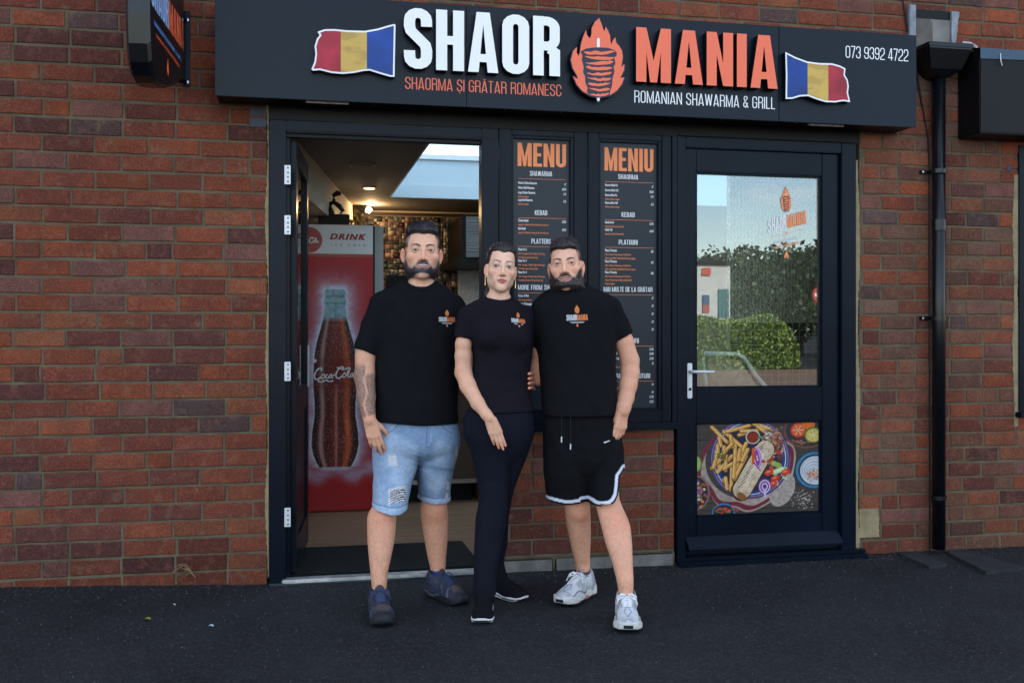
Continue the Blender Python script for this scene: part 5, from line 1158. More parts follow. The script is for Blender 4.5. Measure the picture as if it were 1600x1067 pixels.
def far_side():
    b = empty('white_building', (0, -40, 0)); p0, p1 = MP(1060, 500, 32), MP(1141, 500, 32); zt = MP(1100, 414, 32).z
    tag(b, 'white rendered building with posters mirrored in the left of the door glass', 'building')
    wm = mat('white_render', (.55, .56, .54), .9, .1, var=.06, vs=1)
    MB().box(p0.x-6, p1.x, p0.y-6, p0.y, -.1, zt).build('wall', wm, b); MB().box(p0.x-6.1, p1.x+.1, p0.y-6.1, p0.y+.1, zt+.003, zt+.15).build('roof', M['frame'], b)
    y = p0.y+.03
    def sign(a, c, t, bt, m, lab, cat='sign'):
        A, B = MP(a, bt, 32-.03), MP(c, t, 32-.03); o = MB().box(A.x, B.x, y, y+.04, A.z, B.z).build('wall_sign', m); tag(o, lab, cat); return o
    sign(1097, 1110, 419, 430, mat('red_board', (.5, .06, .03), .5, .4), 'small red board on the white building'); sign(1098, 1108, 461, 476, mat('blue_board', (.03, .09, .2), .5, .4), 'blue board low on the white building'); sign(1098, 1108, 476.5, 488, mat('red_board_low', (.4, .07, .06), .5, .4), 'red board under the blue one')
    w = empty('window', (0, y, 1.5)); w.parent = b; A, B = MP(1122, 496, 32-.03), MP(1139, 447, 32-.03)
    for i in range(3):
        for j in range(4):
            xa = A.x+(B.x-A.x)*i/3; za = A.z+(B.z-A.z)*j/4.4; MB().box(xa+.01, xa+(B.x-A.x)/3-.01, y, y+.03, za+.01, za+(B.z-A.z)/4.4-.01).build('pane', mat('teal_pane', (.04, .16, .17), .3, .5), w)
    tag(MB().box(-12, 30, -24.5, -9.2, -.02, .008).build('paving', mat('brown_paving', (.20, .13, .09), .85, .2, var=.35, vs=3, stretch=(1, 5, 1))), 'strip of brown paving across the car park', kind='structure')
    s = empty('no_entry_sign', MP(1285, 462, 16)); tag(s, 'round red no entry sign with a white bar mirrored in the door glass', 'road sign')
    p = MP(1283, 461, 15); r = .17+.03
    MB().tube([(p.x, p.y, p.z), (p.x, p.y+.01, p.z)], r, 32).build('plate', mat('sign_red', (.55, .02, .025), .4, .5), s)
    MB().box(p.x-r*.75, p.x+r*.75, p.y+.011, p.y+.016, p.z-r*.2, p.z+r*.2).build('bar', M['white_sign'], s); MB().tube([(p.x, p.y-.03, 0), (p.x, p.y-.03, p.z+r)], .03, 10).build('pole', M['steel_dull'], s)
far_side()
# small litter on the tarmac
def litter():
    for k, (px, py, s, c, nm, lab, cat) in enumerate(((231, 968, .012, (.25, .30, .03), 'fallen_leaf', 'yellow green leaf lying on the tarmac at left', 'leaf'), (330, 979, .010, (.35, .5, .5), 'paper_scrap', 'pale blue scrap of litter on the tarmac', 'scrap'), (272, 946, .006, (.6, .6, .6), 'paper_scrap', 'tiny white scrap near the foot of the left wall', 'scrap'), (330, 1015, .010, (.02, .02, .02), 'chewing_gum', 'flat black gum spot on the tarmac at left', 'gum spot'))):
        p = G(px, py, .006); m = MB(); n = 7; m.add([(p.x+s*1.5*math.cos(i*6.28/n)*(1 if i % 2 else .7), p.y+s*math.sin(i*6.28/n), .010+.003*(i % 3)) for i in range(n)]+[(p.x, p.y, .016)], [(i, (i+1) % n, n) for i in range(n)])
        tag(m.build(nm, mat(nm, c, .7, .3)), lab, cat)
    rnd = random.Random(6); p = P(282, 895, -.03); m = MB()
    for i in range(9):
        a = rnd.uniform(-.5, 1.1); L = rnd.uniform(.05, .13); m.tube([(p.x+.07, -.02, .06), (p.x+.07-L*.5*math.cos(a), -.02-rnd.uniform(0, .03), .06+L*.6), (p.x+.07-L*math.cos(a), -.03, .06+L*.75*abs(math.sin(a))+.01)], .0009, 4)
    tag(m.build('dry_grass', mat('dry_grass', (.32, .24, .12), .8, .2)), 'dry grass tuft at the foot of the left brick wall', 'grass tuft')
litter()
# ============================================================ PEOPLE: signed distance fields meshed with surface nets
class Field:
    def __init__(s, bx, by, bz, h):
        s.xs = np.arange(bx[0], bx[1]+h, h); s.ys = np.arange(by[0], by[1]+h, h); s.zs = np.arange(bz[0], bz[1]+h, h)
        s.F = np.full((len(s.xs), len(s.ys), len(s.zs)), .2, np.float32); s.h = h
    def sub(s, lo, hi):
        i = [np.searchsorted(a, [l, g]) for a, l, g in zip((s.xs, s.ys, s.zs), lo, hi)]
        sl = tuple(slice(max(a-1, 0), b+1) for a, b in i)
        return sl, s.xs[sl[0]][:, None, None], s.ys[sl[1]][None, :, None], s.zs[sl[2]][None, None, :]
    def comb(s, sl, d, k, op):
        a = s.F[sl]; d = d.astype(np.float32)
        if op == 'sub': d = -d
        if k > 0:
            hh = np.maximum(k-np.abs(a-d), 0)/k; q = hh*hh*k*.25
        else: q = 0
        s.F[sl] = (np.minimum(a, d)-q) if op == 'add' else (np.maximum(a, d)+q)
    def cone(s, a, b, r0, r1, k=.01, op='add', flat=None):
        a = Vector(a); b = Vector(b); m = max(r0, r1)+k+s.h*4+.012
        sl, x, y, z = s.sub([min(a[i], b[i])-m for i in range(3)], [max(a[i], b[i])+m for i in range(3)])
        if s.F[sl].size == 0: return s
        ba = b-a; L2 = max(ba.length_squared, 1e-9)
        t = np.clip(((x-a.x)*ba.x+(y-a.y)*ba.y+(z-a.z)*ba.z)/L2, 0, 1)
        dx, dy, dz = x-a.x-t*ba.x, y-a.y-t*ba.y, z-a.z-t*ba.z
        if flat is not None:      # (unit direction, factor > 1 squeezes along it)
            n, f = flat; p = dx*n[0]+dy*n[1]+dz*n[2]; d = np.sqrt(dx*dx+dy*dy+dz*dz+(f*f-1)*p*p)
        else: d = np.sqrt(dx*dx+dy*dy+dz*dz)
        s.comb(sl, d-(r0+t*(r1-r0)), k, op); return s
    def chain(s, pts, rs, k=.01, op='add', flat=None):
        for i in range(len(pts)-1): s.cone(pts[i], pts[i+1], rs[i], rs[i+1], k, op, flat)
        return s
    def ell(s, c, r, k=.01, op='add', M3=None):
        c = Vector(c); R_ = max(r); m = R_+k+s.h*4+.012
        sl, x, y, z = s.sub([c[i]-m for i in range(3)], [c[i]+m for i in range(3)])
        if s.F[sl].size == 0: return s
        x, y, z = x-c.x, y-c.y, z-c.z
        if M3 is not None:
            T = M3.transposed(); x, y, z = [T[i][0]*x+T[i][1]*y+T[i][2]*z for i in range(3)]
        q = np.sqrt((x/r[0])**2+(y/r[1])**2+(z/r[2])**2); g = np.sqrt((x/r[0]**2)**2+(y/r[1]**2)**2+(z/r[2]**2)**2)+1e-9
        s.comb(sl, q*(q-1)/g, k, op); return s
    def loft(s, rows, n=2.3, k=.01, op='add'):
        """rows: (z, cx, cy, half width, half depth)"""
        rows = sorted(rows); Zr = np.array([r[0] for r in rows]); mx_ = max(max(r[3], r[4]) for r in rows)+k+.03
        sl, x, y, z = s.sub([min(r[1] for r in rows)-mx_, min(r[2] for r in rows)-mx_, Zr[0]-.0], [max(r[1] for r in rows)+mx_, max(r[2] for r in rows)+mx_, Zr[-1]+.0])
        if s.F[sl].size == 0: return s
        zz = s.zs[sl[2]]; zf = np.linspace(Zr[0], Zr[-1], 200)
        def I(j):
            v = np.interp(zf, Zr, [r[j] for r in rows]); w = max(3, int(200*.02/(Zr[-1]-Zr[0]+1e-6))|1)
            vp = np.pad(v, w//2, mode='edge'); v = np.convolve(vp, np.ones(w)/w, 'valid'); return np.interp(zz, zf, v)[None, None, :]
        cx, cy, a, b = I(1), I(2), I(3), I(4)
        u, v = np.abs((x-cx)/a), np.abs((y-cy)/b); q = (u**n+v**n)**(1/n); q = np.maximum(q, 1e-4)
        gx, gy = (u/q)**(n-1)/a, (v/q)**(n-1)/b
        s.comb(sl, (q-1)/np.maximum(np.sqrt(gx*gx+gy*gy), 1e-3), k, op); return s
    def half(s, fn, k=.004):
        """Keep only where fn(x, y, z) < 0."""
        d = fn(s.xs[:, None, None], s.ys[None, :, None], s.zs[None, None, :]).astype(np.float32); a = s.F
        hh = np.maximum(k-np.abs(a-d), 0)/k; s.F = np.maximum(a, d)+hh*hh*k*.25; return s
    def ripple(s, fn, lim=.03):
        I = np.nonzero(np.abs(s.F) < lim); s.F[I] += fn(s.xs[I[0]], s.ys[I[1]], s.zs[I[2]]).astype(np.float32); return s
    def mesh(s):
        F_ = s.F.copy(); F_[0] = F_[-1] = .05; F_[:, 0] = F_[:, -1] = .05; F_[:, :, 0] = F_[:, :, -1] = .05
        ins = F_ < 0; n = ins.shape
        c = np.zeros((n[0]-1, n[1]-1, n[2]-1), np.int8)
        for a in (0, 1):
            for b in (0, 1):
                for d in (0, 1): c += ins[a:n[0]-1+a, b:n[1]-1+b, d:n[2]-1+d]
        A = np.argwhere((c > 0) & (c < 8)); idx = np.full(c.shape, -1, np.int32); idx[tuple(A.T)] = np.arange(len(A))
        S = np.zeros((len(A), 3)); cnt = np.zeros(len(A)); G_ = np.stack([s.xs[A[:, 0]], s.ys[A[:, 1]], s.zs[A[:, 2]]], 1)
        for ax in range(3):
            o1, o2 = [k for k in range(3) if k != ax]
            for a in (0, 1):
                for b in (0, 1):
                    p = A.copy(); p[:, o1] += a; p[:, o2] += b; q = p.copy(); q[:, ax] += 1
                    f0, f1 = F_[tuple(p.T)], F_[tuple(q.T)]; m = (f0 < 0) != (f1 < 0); t = np.where(m, f0/np.where(m, f0-f1, 1), 0)
                    off = np.zeros((len(A), 3)); off[:, o1] = a; off[:, o2] = b; off[:, ax] = t; S += off*m[:, None]; cnt += m
        V = G_+S/cnt[:, None]*s.h; Q = []
        for ax in range(3):
            o1, o2 = [(1, 2), (2, 0), (0, 1)][ax]
            a = np.take(ins, range(0, n[ax]-1), ax); b = np.take(ins, range(1, n[ax]), ax); E = np.argwhere(a != b)
            E = E[(E[:, o1] > 0) & (E[:, o2] > 0) & (E[:, o1] < n[o1]-1) & (E[:, o2] < n[o2]-1)]
            fl = a[tuple(E.T)]
            def cell(d1, d2): q = E.copy(); q[:, o1] -= d1; q[:, o2] -= d2; return idx[tuple(q.T)]
            q = np.stack([cell(1, 1), cell(0, 1), cell(0, 0), cell(1, 0)], 1); q[~fl] = q[~fl][:, ::-1]; Q.append(q)
        Q = np.concatenate(Q); Q = Q[(Q >= 0).all(1)]; return V, Q
def smooth_mesh(V, Q, it=2, lam=.5):
    E = np.concatenate([Q[:, [0, 1]], Q[:, [1, 2]], Q[:, [2, 3]], Q[:, [3, 0]]]); n = len(V)
    cnt = np.bincount(E[:, 0], minlength=n)+np.bincount(E[:, 1], minlength=n)
    for _ in range(it):
        S = np.zeros_like(V)
        for j in range(3): S[:, j] = np.bincount(E[:, 0], V[E[:, 1], j], n)+np.bincount(E[:, 1], V[E[:, 0], j], n)
        V = V+(S/np.maximum(cnt, 1)[:, None]-V)*lam
    return V
def body_mesh(name, parts, m, parent):
    """parts: list of (V, Q, C)"""
    Vs, Qs, Cs, b = [], [], [], 0
    for V, Q, C in parts: Vs.append(V); Qs.append(Q+b); Cs.append(C); b += len(V)
    me = fast_mesh(name, np.concatenate(Vs), np.concatenate(Qs)); setcol(me, np.concatenate(Cs)); return link(name, me, m, parent, smooth=True)
def lerp(a, b, t): return a+(b-a)*np.clip(t, 0, 1)[:, None]
def sst(x, a, b): t = np.clip((x-a)/(b-a), 0, 1); return t*t*(3-2*t)
M['skin'] = vmat('skin', .5, .28, bump=.25, bs=420, bd=.0012, sss=.12, var=.07, vs=70)
M['hair'] = vmat('hair', .42, .5, bump=.5, bs=260, bd=.003, stretch=(1, 1, .25))
M['cloth'] = vmat('black_cloth', .9, .10, bump=.35, bs=520, bd=.0012, var=.10, vs=25)
M['denim'] = vmat('denim', .85, .2, bump=.5, bs=620, bd=.0015, var=.16, vs=55)
M['shoe'] = vmat('shoe_upper', .55, .35, bump=.35, bs=480, bd=.001, var=.08, vs=60)
M['eye'] = vmat('eye', .22, .22)
M['lace'] = mat('white_lace', (.72, .72, .74), .7, .3); M['dark_lace'] = mat('blue_lace', (.04, .06, .13), .7, .3)

SKIN = {'a': np.array((.76, .42, .28)), 'b': np.array((.80, .48, .335)), 'c': np.array((.76, .42, .285))}
HAIRC = {'a': np.array((.016, .013, .016)), 'b': np.array((.020, .014, .013)), 'c': np.array((.018, .012, .012))}

def head_field(sp, k):
    """Head in its own frame: origin between the eyes' height and the ears, x to picture right, -y forward, z up."""
    f = Field((-.105, .105), (-.135, .125), (-.215, .135), .0019 if k != 'full' else .0019)
    j = sp['jaw']; w = sp['w']
    f.ell((0, .014, .034), (.074*w, .096, .083), 0)
    f.ell((0, -.022, -.030), (.063*w, .070, .078), .02)
    f.ell((0, -.044, -.086), (.044*j, .044, .035), .03)
    for s in (-1, 1):
        f.ell((s*.051*j, -.004, -.066), (.021, .030, .030), .03)
        f.ell((s*.045*w, -.055, -.026), (.022, .024, .020), .025)
    f.cone((-.036, -.076, .020), (.036, -.076, .020), .0115, .0115, .02)
    for s in (-1, 1):
        f.ell((s*.0335, -.101, .001), (.0195, .0125, .0115), .012, 'sub')
        f.ell((s*.033, -.0765, .0), (.0160, .0142, .0142), .004)
    # nose
    nw = sp['nose']
    f.cone((0, -.088, .010), (0, -.111, -.034), .0068, .0098*nw, .013)
    f.ell((0, -.111, -.037), (.0105*nw, .0095, .009), .006)
    for s in (-1, 1):
        f.ell((s*.0130*nw, -.098, -.040), (.0075, .0105, .0078), .007)
        f.ell((s*.0062*nw, -.106, -.0475), (.0036, .0055, .003), .002, 'sub')
    # muzzle and mouth
    mz = sp['mouth_z']; ml = sp['lips']
    f.ell((0, -.074, mz+.002), (.033, .024, .026), .02)
    f.ell((0, -.080, -.104), (.022, .018, .018), .02)
    sm = sp['smile']; mw = .0245+.004*sm
    for s in (-1, 1):
        f.cone((0, -.0985, mz+.0045), (s*mw, -.086, mz+.0015+.006*sm), .0050*ml, .0022, .004)
        f.cone((0, -.0975, mz-.0055-.002*sm), (s*mw*.9, -.087, mz-.001+.005*sm), .0058*ml, .0024, .004)
    if not sm:
        for s in (-1, 1): f.cone((0, -.105, mz-.0002), (s*mw*.95, -.092, mz+.001), .0016, .0010, .003, 'sub')
    else:
        f.chain([(-mw*.80, -.094, mz+.0052), (0, -.1045, mz-.0008), (mw*.80, -.094, mz+.0052)], [.0022, .0040, .0022], .002, 'sub')
    f.cone((0, -.098, -.050), (0, -.1005, mz+.009), .0024, .0026, .003, 'sub')
    # eye openings
    ey = sp['eye_h']
    sl, x, y, z = f.sub((-.055, -.13, -.02), (.055, -.07, .02))
    for s in (-1, 1):
        u = (x-s*.033)/.0150; o = np.abs(z-.0004-s*u*0)-ey*(1-np.clip(u*u, 0, 4)); o = np.maximum(o, .0100-np.sqrt((x-s*.033)**2+(y+.0765)**2+z**2)); o = np.maximum(o, y+.078)
        f.F[sl] = np.maximum(f.F[sl], -o.astype(np.float32))
    # ears
    er = sp['ear']
    for s in (-1, 1):
        T = Matrix.Rotation(s*R(-24), 3, 'Z') @ Matrix.Rotation(R(-8), 3, 'X')
        c = Vector((s*.0775*w*er[0], .012, -.018))
        f.ell(c, (.0075, .0185, .031), .008, 'add', T); f.ell(c+Vector((s*.0055, -.004, .003)), (.0050, .0105, .0175), .004, 'sub', T)
        f.ell(c+Vector((-s*.002, -.010, -.026)), (.006, .009, .009), .006)
    # neck
    f.cone((0, .022, -.06), (sp['neck_dx'], .034, -.20), sp['neck'], sp['neck']*1.06, .022)
    for s in (-1, 1): f.cone((s*.040, .015, -.07), (sp['neck_dx']+s*.014, -.012, -.195), .010, .009, .02)
    f.cone((sp['neck_dx']*1.2, .045, -.185), (sp['neck_dx']*1.2, .05, -.24), .075, .09, .03)
    return f
def head_colours(V, sp, key):
    x, y, z = V.T; s = SKIN[key]; n = len(V); C = np.tile(s, (n, 1)); fr = sst(-y, .02, .06); ax = np.abs(x); mz = sp['mouth_z']
    red = s*np.array((1.05, .72, .68)); pale = s*np.array((1.08, 1.08, 1.08)); dark = s*np.array((.62, .52, .48)); hc = HAIRC[key]
    C = lerp(C, red, .55*np.exp(-(((ax-.042)/.018)**2+((z+.032)/.018)**2))*fr*sp['blush'])
    C = lerp(C, red, .5*np.exp(-((x/.014)**2+((z+.038)/.012)**2))*fr); C = lerp(C, pale, .4*np.exp(-((x/.035)**2+((z-.055)/.025)**2))*fr)
    ear = sst(ax, .068, .076)*sst(y, -.02, .0)*sst(-z, -.03, -.015); C = lerp(C, red, .7*ear)
    C = lerp(C, dark, .45*np.exp(-(((ax-.033)/.014)**2+((z+.0125)/.0045)**2))*fr*sp['bags'])
    nl = np.exp(-((ax-(.022+(-.045-z)*.35))/.004)**2)*sst(-z, .04, .05)*sst(z, -.075, -.06)*fr; C = lerp(C, dark, .35*nl)
    # brows
    bz = sp['brow_z']; u = (ax-.012)/.036; bc = bz+.0075*np.sin(np.clip(u, 0, 1)*2.3)-.003*np.clip(u, 0, 1)**3; th = sp['brow_t']*(1-.55*np.clip(u, 0, 1)**2)
    b = sst(th-np.abs(z-bc), -.0012, .0012)*sst(u, -.06, .06)*sst(1.02-u, 0, .12)*fr*(.75+.5*fbm(x*500, y*500, z*260, 3)); C = lerp(C, hc*1.6, np.clip(b, 0, 1)*.95)
    # lids and lash line
    ey = sp['eye_h']; uu = (ax-.033)/.0155; lid = ey*(1-np.clip(uu*uu, 0, 1)); f2 = (np.abs(uu) < 1.18)*sst(-y, .078, .083)
    up = np.exp(-((z-lid-.0004)/.0015)**2)*f2; lo = np.exp(-((z+lid+.0004)/.0011)**2)*f2; C = lerp(C, hc*1.2, np.clip(up*sp['lash'], 0, 1)); C = lerp(C, dark*.6, np.clip(lo*.55, 0, 1))
    C = lerp(C, dark, .5*np.exp(-((z-.0085)/.0022)**2)*(np.abs(uu) < 1.1)*sst(-y, .075, .082))
    # nostrils
    C = lerp(C, np.array((.05, .015, .012)), np.exp(-(((ax-.0066)/.0035)**2+((z+.0475)/.0028)**2))*sst(-y, .092, .098))
    # lips
    sm = sp['smile']; mw = .0265+.004*sm; q = np.clip(ax/mw, 0, 1); cz = mz+(.006*sm)*q**2; up_h = (.0078*sp['lips'])*(1-q**1.6)-.0018*np.exp(-(x/.003)**2); lo_h = (.0105*sp['lips']+.003*sm)*(1-q**2.2)
    lm = ((z-cz) < up_h) & ((cz-z) < lo_h) & (ax < mw); f3 = sst(-y, .074, .082); C = lerp(C, sp['lipc'], lm*f3*.9)
    if sm:
        t = (np.abs(z-(mz+.0016+.006*q**2)) < .0026*(1-q**2.5)) & (ax < mw*.72); C = lerp(C, np.array((.72, .68, .62)), t*f3*1.0)
        t = (np.abs(z-(mz-.0026+.007*q**2)) < .0010*(1-q**2)) & (ax < mw*.9); C = lerp(C, np.array((.10, .03, .025)), t*f3*1.0)
    else: C = lerp(C, sp['lipc']*.35, np.exp(-((z-cz+.0003)/.0012)**2)*(ax < mw*.98)*f3)
    # scalp and beard shadow
    hm = scalp_mask(V, sp); C = lerp(C, hc*1.3, hm*sp['scalp']*sst(z, .03, .06)); C = lerp(C, hc*2.2, hm*sp['scalp']*(1-sst(z, .03, .06))); 
    if sp['beard']:
        bm_ = beard_mask(V, sp); st = sst(bm_, -.010, .006 if sp['beard'] == 2 else .009)*(.55+.6*fbm(x*420, y*420, z*420, 9, 2)); C = lerp(C, hc*(2.0 if sp['beard'] == 2 else 3.2), np.clip(st, 0, 1)*(.93 if sp['beard'] == 2 else .86))
    # under the chin the neck is the same skin
    C *= (1+.05*(fbm(x*40, y*40, z*40, 2)-.5))[:, None]
    return np.clip(C, 0, 1)
def hairline(ax, sp):
    return sp['hair_z']+sp.get('hair_dip', 0)*np.exp(-(ax/.018)**2)-.002*np.cos(ax*120)
def scalp_mask(V, sp):
    x, y, z = V.T; ax = np.abs(x)
    # front limit: above the hairline; sides: above the ear line, behind the temple
    ztop = hairline(ax, sp); side = sst(ax, .050, .066); lim = ztop*(1-side)+side*(.012)
    yb = sst(y, -.048, -.028); side_ok = np.where(side > .5, sst(y, -.050, -.030), 1)
    m = sst(z-lim, -.003, .004)*side_ok; back = sst(y, .03, .05)*sst(z, -.06, -.04); m = np.maximum(m, back)
    ear = (ax > .07)*(np.hypot(y-.012, (z+.016)) < .034); return np.clip(m*(1-ear), 0, 1)
def beard_mask(V, sp):
    """Signed metres inside the beard area (positive inside)."""
    x, y, z = V.T; ax = np.abs(x); mz = sp['mouth_z']; cz = -.056+sp['beard_up']*.0
    # cheek line falls from the ear towards the mouth corner
    line = np.interp(ax, [0, .020, .030, .045, .058, .068, .08], [mz+.020, mz+.018, mz+.006, mz-.010+sp['beard_up']*1.2, -.068+sp['beard_up']*2.2, -.046+sp['beard_up']*2, .01])
    d = line-z; d = np.minimum(d, z+sp['beard_lo']+.25*y+.02*0)          # lower limit under the jaw
    d = np.minimum(d, (-.004-y)+1.1*np.clip(-.052-z, 0, .04))             # stops in front of the ear
    d = np.minimum(d, (.0745*sp['w']-ax)+.5*np.clip(-.055-z, 0, .05))
    # moustache, lips and a bare patch beside the chin
    lips = np.hypot(x/sp.get('lipw', .027), (z-(mz-.0025))/sp.get('liph', .0105)); d = np.minimum(d, (lips-1)*.011)
    if False:
        soul = np.hypot((ax-.013)/.0085, (z-(mz-.0175))/.0050); d = np.minimum(d, (soul-1)*.006)
    ph = np.maximum(np.abs(ax)/.010, np.abs(z-(mz+.0165))/.003); 
    return d
def strands(pts, dirs, L, w, seed, cols, parent, name, m, jit=.18):
    rng = np.random.default_rng(seed); n = len(pts); L = np.asarray(L).reshape(-1, 1)*rng.uniform(.6, 1.3, (n, 1)); d1 = dirs+rng.normal(0, jit, (n, 3)); d1 /= np.linalg.norm(d1, axis=1)[:, None]
    side = np.cross(d1, rng.normal(size=(n, 3))); side /= np.linalg.norm(side, axis=1)[:, None]; side *= w/2
    d2 = d1+rng.normal(0, jit*1.6, (n, 3)); d2 /= np.linalg.norm(d2, axis=1)[:, None]; p0 = pts-d1*.002; p1 = p0+d1*L*.55; p2 = p1+d2*L*.45
    V = np.stack([p0-side, p0+side, p1-side*.8, p1+side*.8, p2-side*.25, p2+side*.25], 1).reshape(-1, 3); b = np.arange(n)[:, None]*6
    Q = np.concatenate([b+np.array([0, 1, 3, 2]), b+np.array([2, 3, 5, 4])]); C = np.repeat(cols*rng.uniform(.6, 2.4, (n, 1)), 6, 0); return V, Q, C
def normals(V, Q):
    N = np.zeros_like(V); fn = np.cross(V[Q[:, 2]]-V[Q[:, 0]], V[Q[:, 3]]-V[Q[:, 1]])
    for j in range(4):
        for a in range(3): N[:, a] += np.bincount(Q[:, j], fn[:, a], len(V))
    return N/np.maximum(np.linalg.norm(N, axis=1), 1e-12)[:, None]
def make_head(sp, key, Tm, parent):
    f = head_field(sp, key); Fh = f.F.copy(); V, Q = f.mesh(); V = smooth_mesh(V, Q, 1, .4); C = head_colours(V, sp, key)
    A = np.array(Tm.to_3x3()); t = np.array(Tm.translation); W = lambda V: V@A.T+t
    out = (W(V), Q, C)
    # eyes
    for s in (-1, 1):
        bm = bmesh.new(); bmesh.ops.create_uvsphere(bm, u_segments=28, v_segments=20, radius=.0125); vs = np.array([v.co[:] for v in bm.verts]); fs = [[v.index for v in q.verts] for q in bm.faces]; bm.free()
        tx = np.array((sp['gaze'][0], -1.0, sp['gaze'][1])); tx /= np.linalg.norm(tx); dd = np.arccos(np.clip((vs/np.linalg.norm(vs, axis=1)[:, None])@tx, -1, 1))*.0125
        E = np.tile(np.array((.50, .45, .43)), (len(vs), 1)); E[dd < .0068] = sp['iris']*.4; E[dd < .0056] = sp['iris']; E[dd < .0027] = (.004, .004, .004)
        me = bpy.data.meshes.new('eye'); me.from_pydata([tuple(q) for q in W(vs+np.array((s*.033, -.0762, 0)))], [], fs); me.update(); setcol(me, E); link('eye', me, M['eye'], parent, smooth=True)
    X3, Y3, Z3 = np.meshgrid(f.xs, f.ys, f.zs, indexing='ij'); near = np.nonzero(np.abs(Fh) < .045); PV = np.stack([X3[near], Y3[near], Z3[near]], 1)
    hc = HAIRC[key]
    # hair
    g = Field((0, 0), (0, 0), (0, 0), 1); g.xs, g.ys, g.zs, g.h = f.xs, f.ys, f.zs, f.h
    m = scalp_mask(PV, sp); x, y, z = PV.T; hl = hairline(np.abs(x), sp); rmp = np.maximum(sst(z-hl, -.003, sp.get('ramp', .016)), sst(y, -.03, .02)); th = sp['hair_fn'](x, y, z)*sst(m, .2, .9)*(.12+.88*rmp)-.0035*(1-sst(m, .35, .75))-.0008+.0012*(fbm(x*260, y*60, z*260, 23, 2)-.5)
    g.F = np.full(Fh.shape, .1, np.float32); g.F[near] = Fh[near]-th
    if sp.get('grow'): sp['grow'](g)
    Vh, Qh = g.mesh(); Nh = normals(Vh, Qh); Ch = np.tile(hc, (len(Vh), 1))*(.7+.9*fbm(Vh[:, 0]*120, Vh[:, 1]*60, Vh[:, 2]*120, 7, 2))[:, None]
    rng = np.random.default_rng(3); cand = np.nonzero(scalp_mask(Vh, sp) > .5)[0]
    P_ = [(Vh, Qh, Ch)]
    if len(cand):
        ii = rng.choice(cand, sp['n_hair']); dr = sp['dir_fn'](Vh[ii], Nh[ii]); P_.append(strands(Vh[ii], dr, sp['hair_len'](Vh[ii]), .0009, 5, hc, None, '', None, sp.get('hjit', .18)))
    body_mesh('hair', [(W(a), b, c) for a, b, c in P_], M['hair'], parent)
    if sp['beard']:
        bm_ = beard_mask(PV, sp)-(0 if sp['beard'] == 2 else .0018); jit = (fbm(x*220, y*220, z*220, 17, 2)-.5)*.009
        th = sp['beard_th']*sst(bm_+jit, -.001, .020)*(.7+.7*sst(-z, .08, .115))-.0030*(1-sst(bm_+jit, -.003, .002))
        g.F = np.full(Fh.shape, .1, np.float32); g.F[near] = Fh[near]-th-.0016*(fbm(x*160, y*160, z*90, 19, 2)-.5)*(bm_ > 0)
        Vb, Qb = g.mesh(); mk = beard_mask(Vb, sp)-(0 if sp['beard'] == 2 else .0018)
        keep = mk > -.006; kq = keep[Qb].all(1); Qb = Qb[kq]; Nb = normals(Vb, Qb); Cb = np.tile(hc*(1.25 if sp['beard'] == 2 else 2.0), (len(Vb), 1))*(.6+1.1*fbm(Vb[:, 0]*200, Vb[:, 1]*200, Vb[:, 2]*80, 8, 2))[:, None]
        cand = np.nonzero((mk > -.001) & (np.linalg.norm(Nb, axis=1) > .5))[0]; ii = rng.choice(cand, 2600)
        dr = Nb[ii]*.25+np.array((0, -.05, -1.0)); dr /= np.linalg.norm(dr, axis=1)[:, None]; S = strands(Vb[ii], dr, np.full((2600, 1), sp['beard_th']*.5+.0022), .0007, 9, hc*1.4, None, '', None)
        used = np.unique(Qb); rm = -np.ones(len(Vb), int); rm[used] = np.arange(len(used))
        body_mesh('beard', [(W(Vb[used]), rm[Qb], Cb[used]), (W(S[0]), S[1], S[2])], M['hair'], parent)
    return out

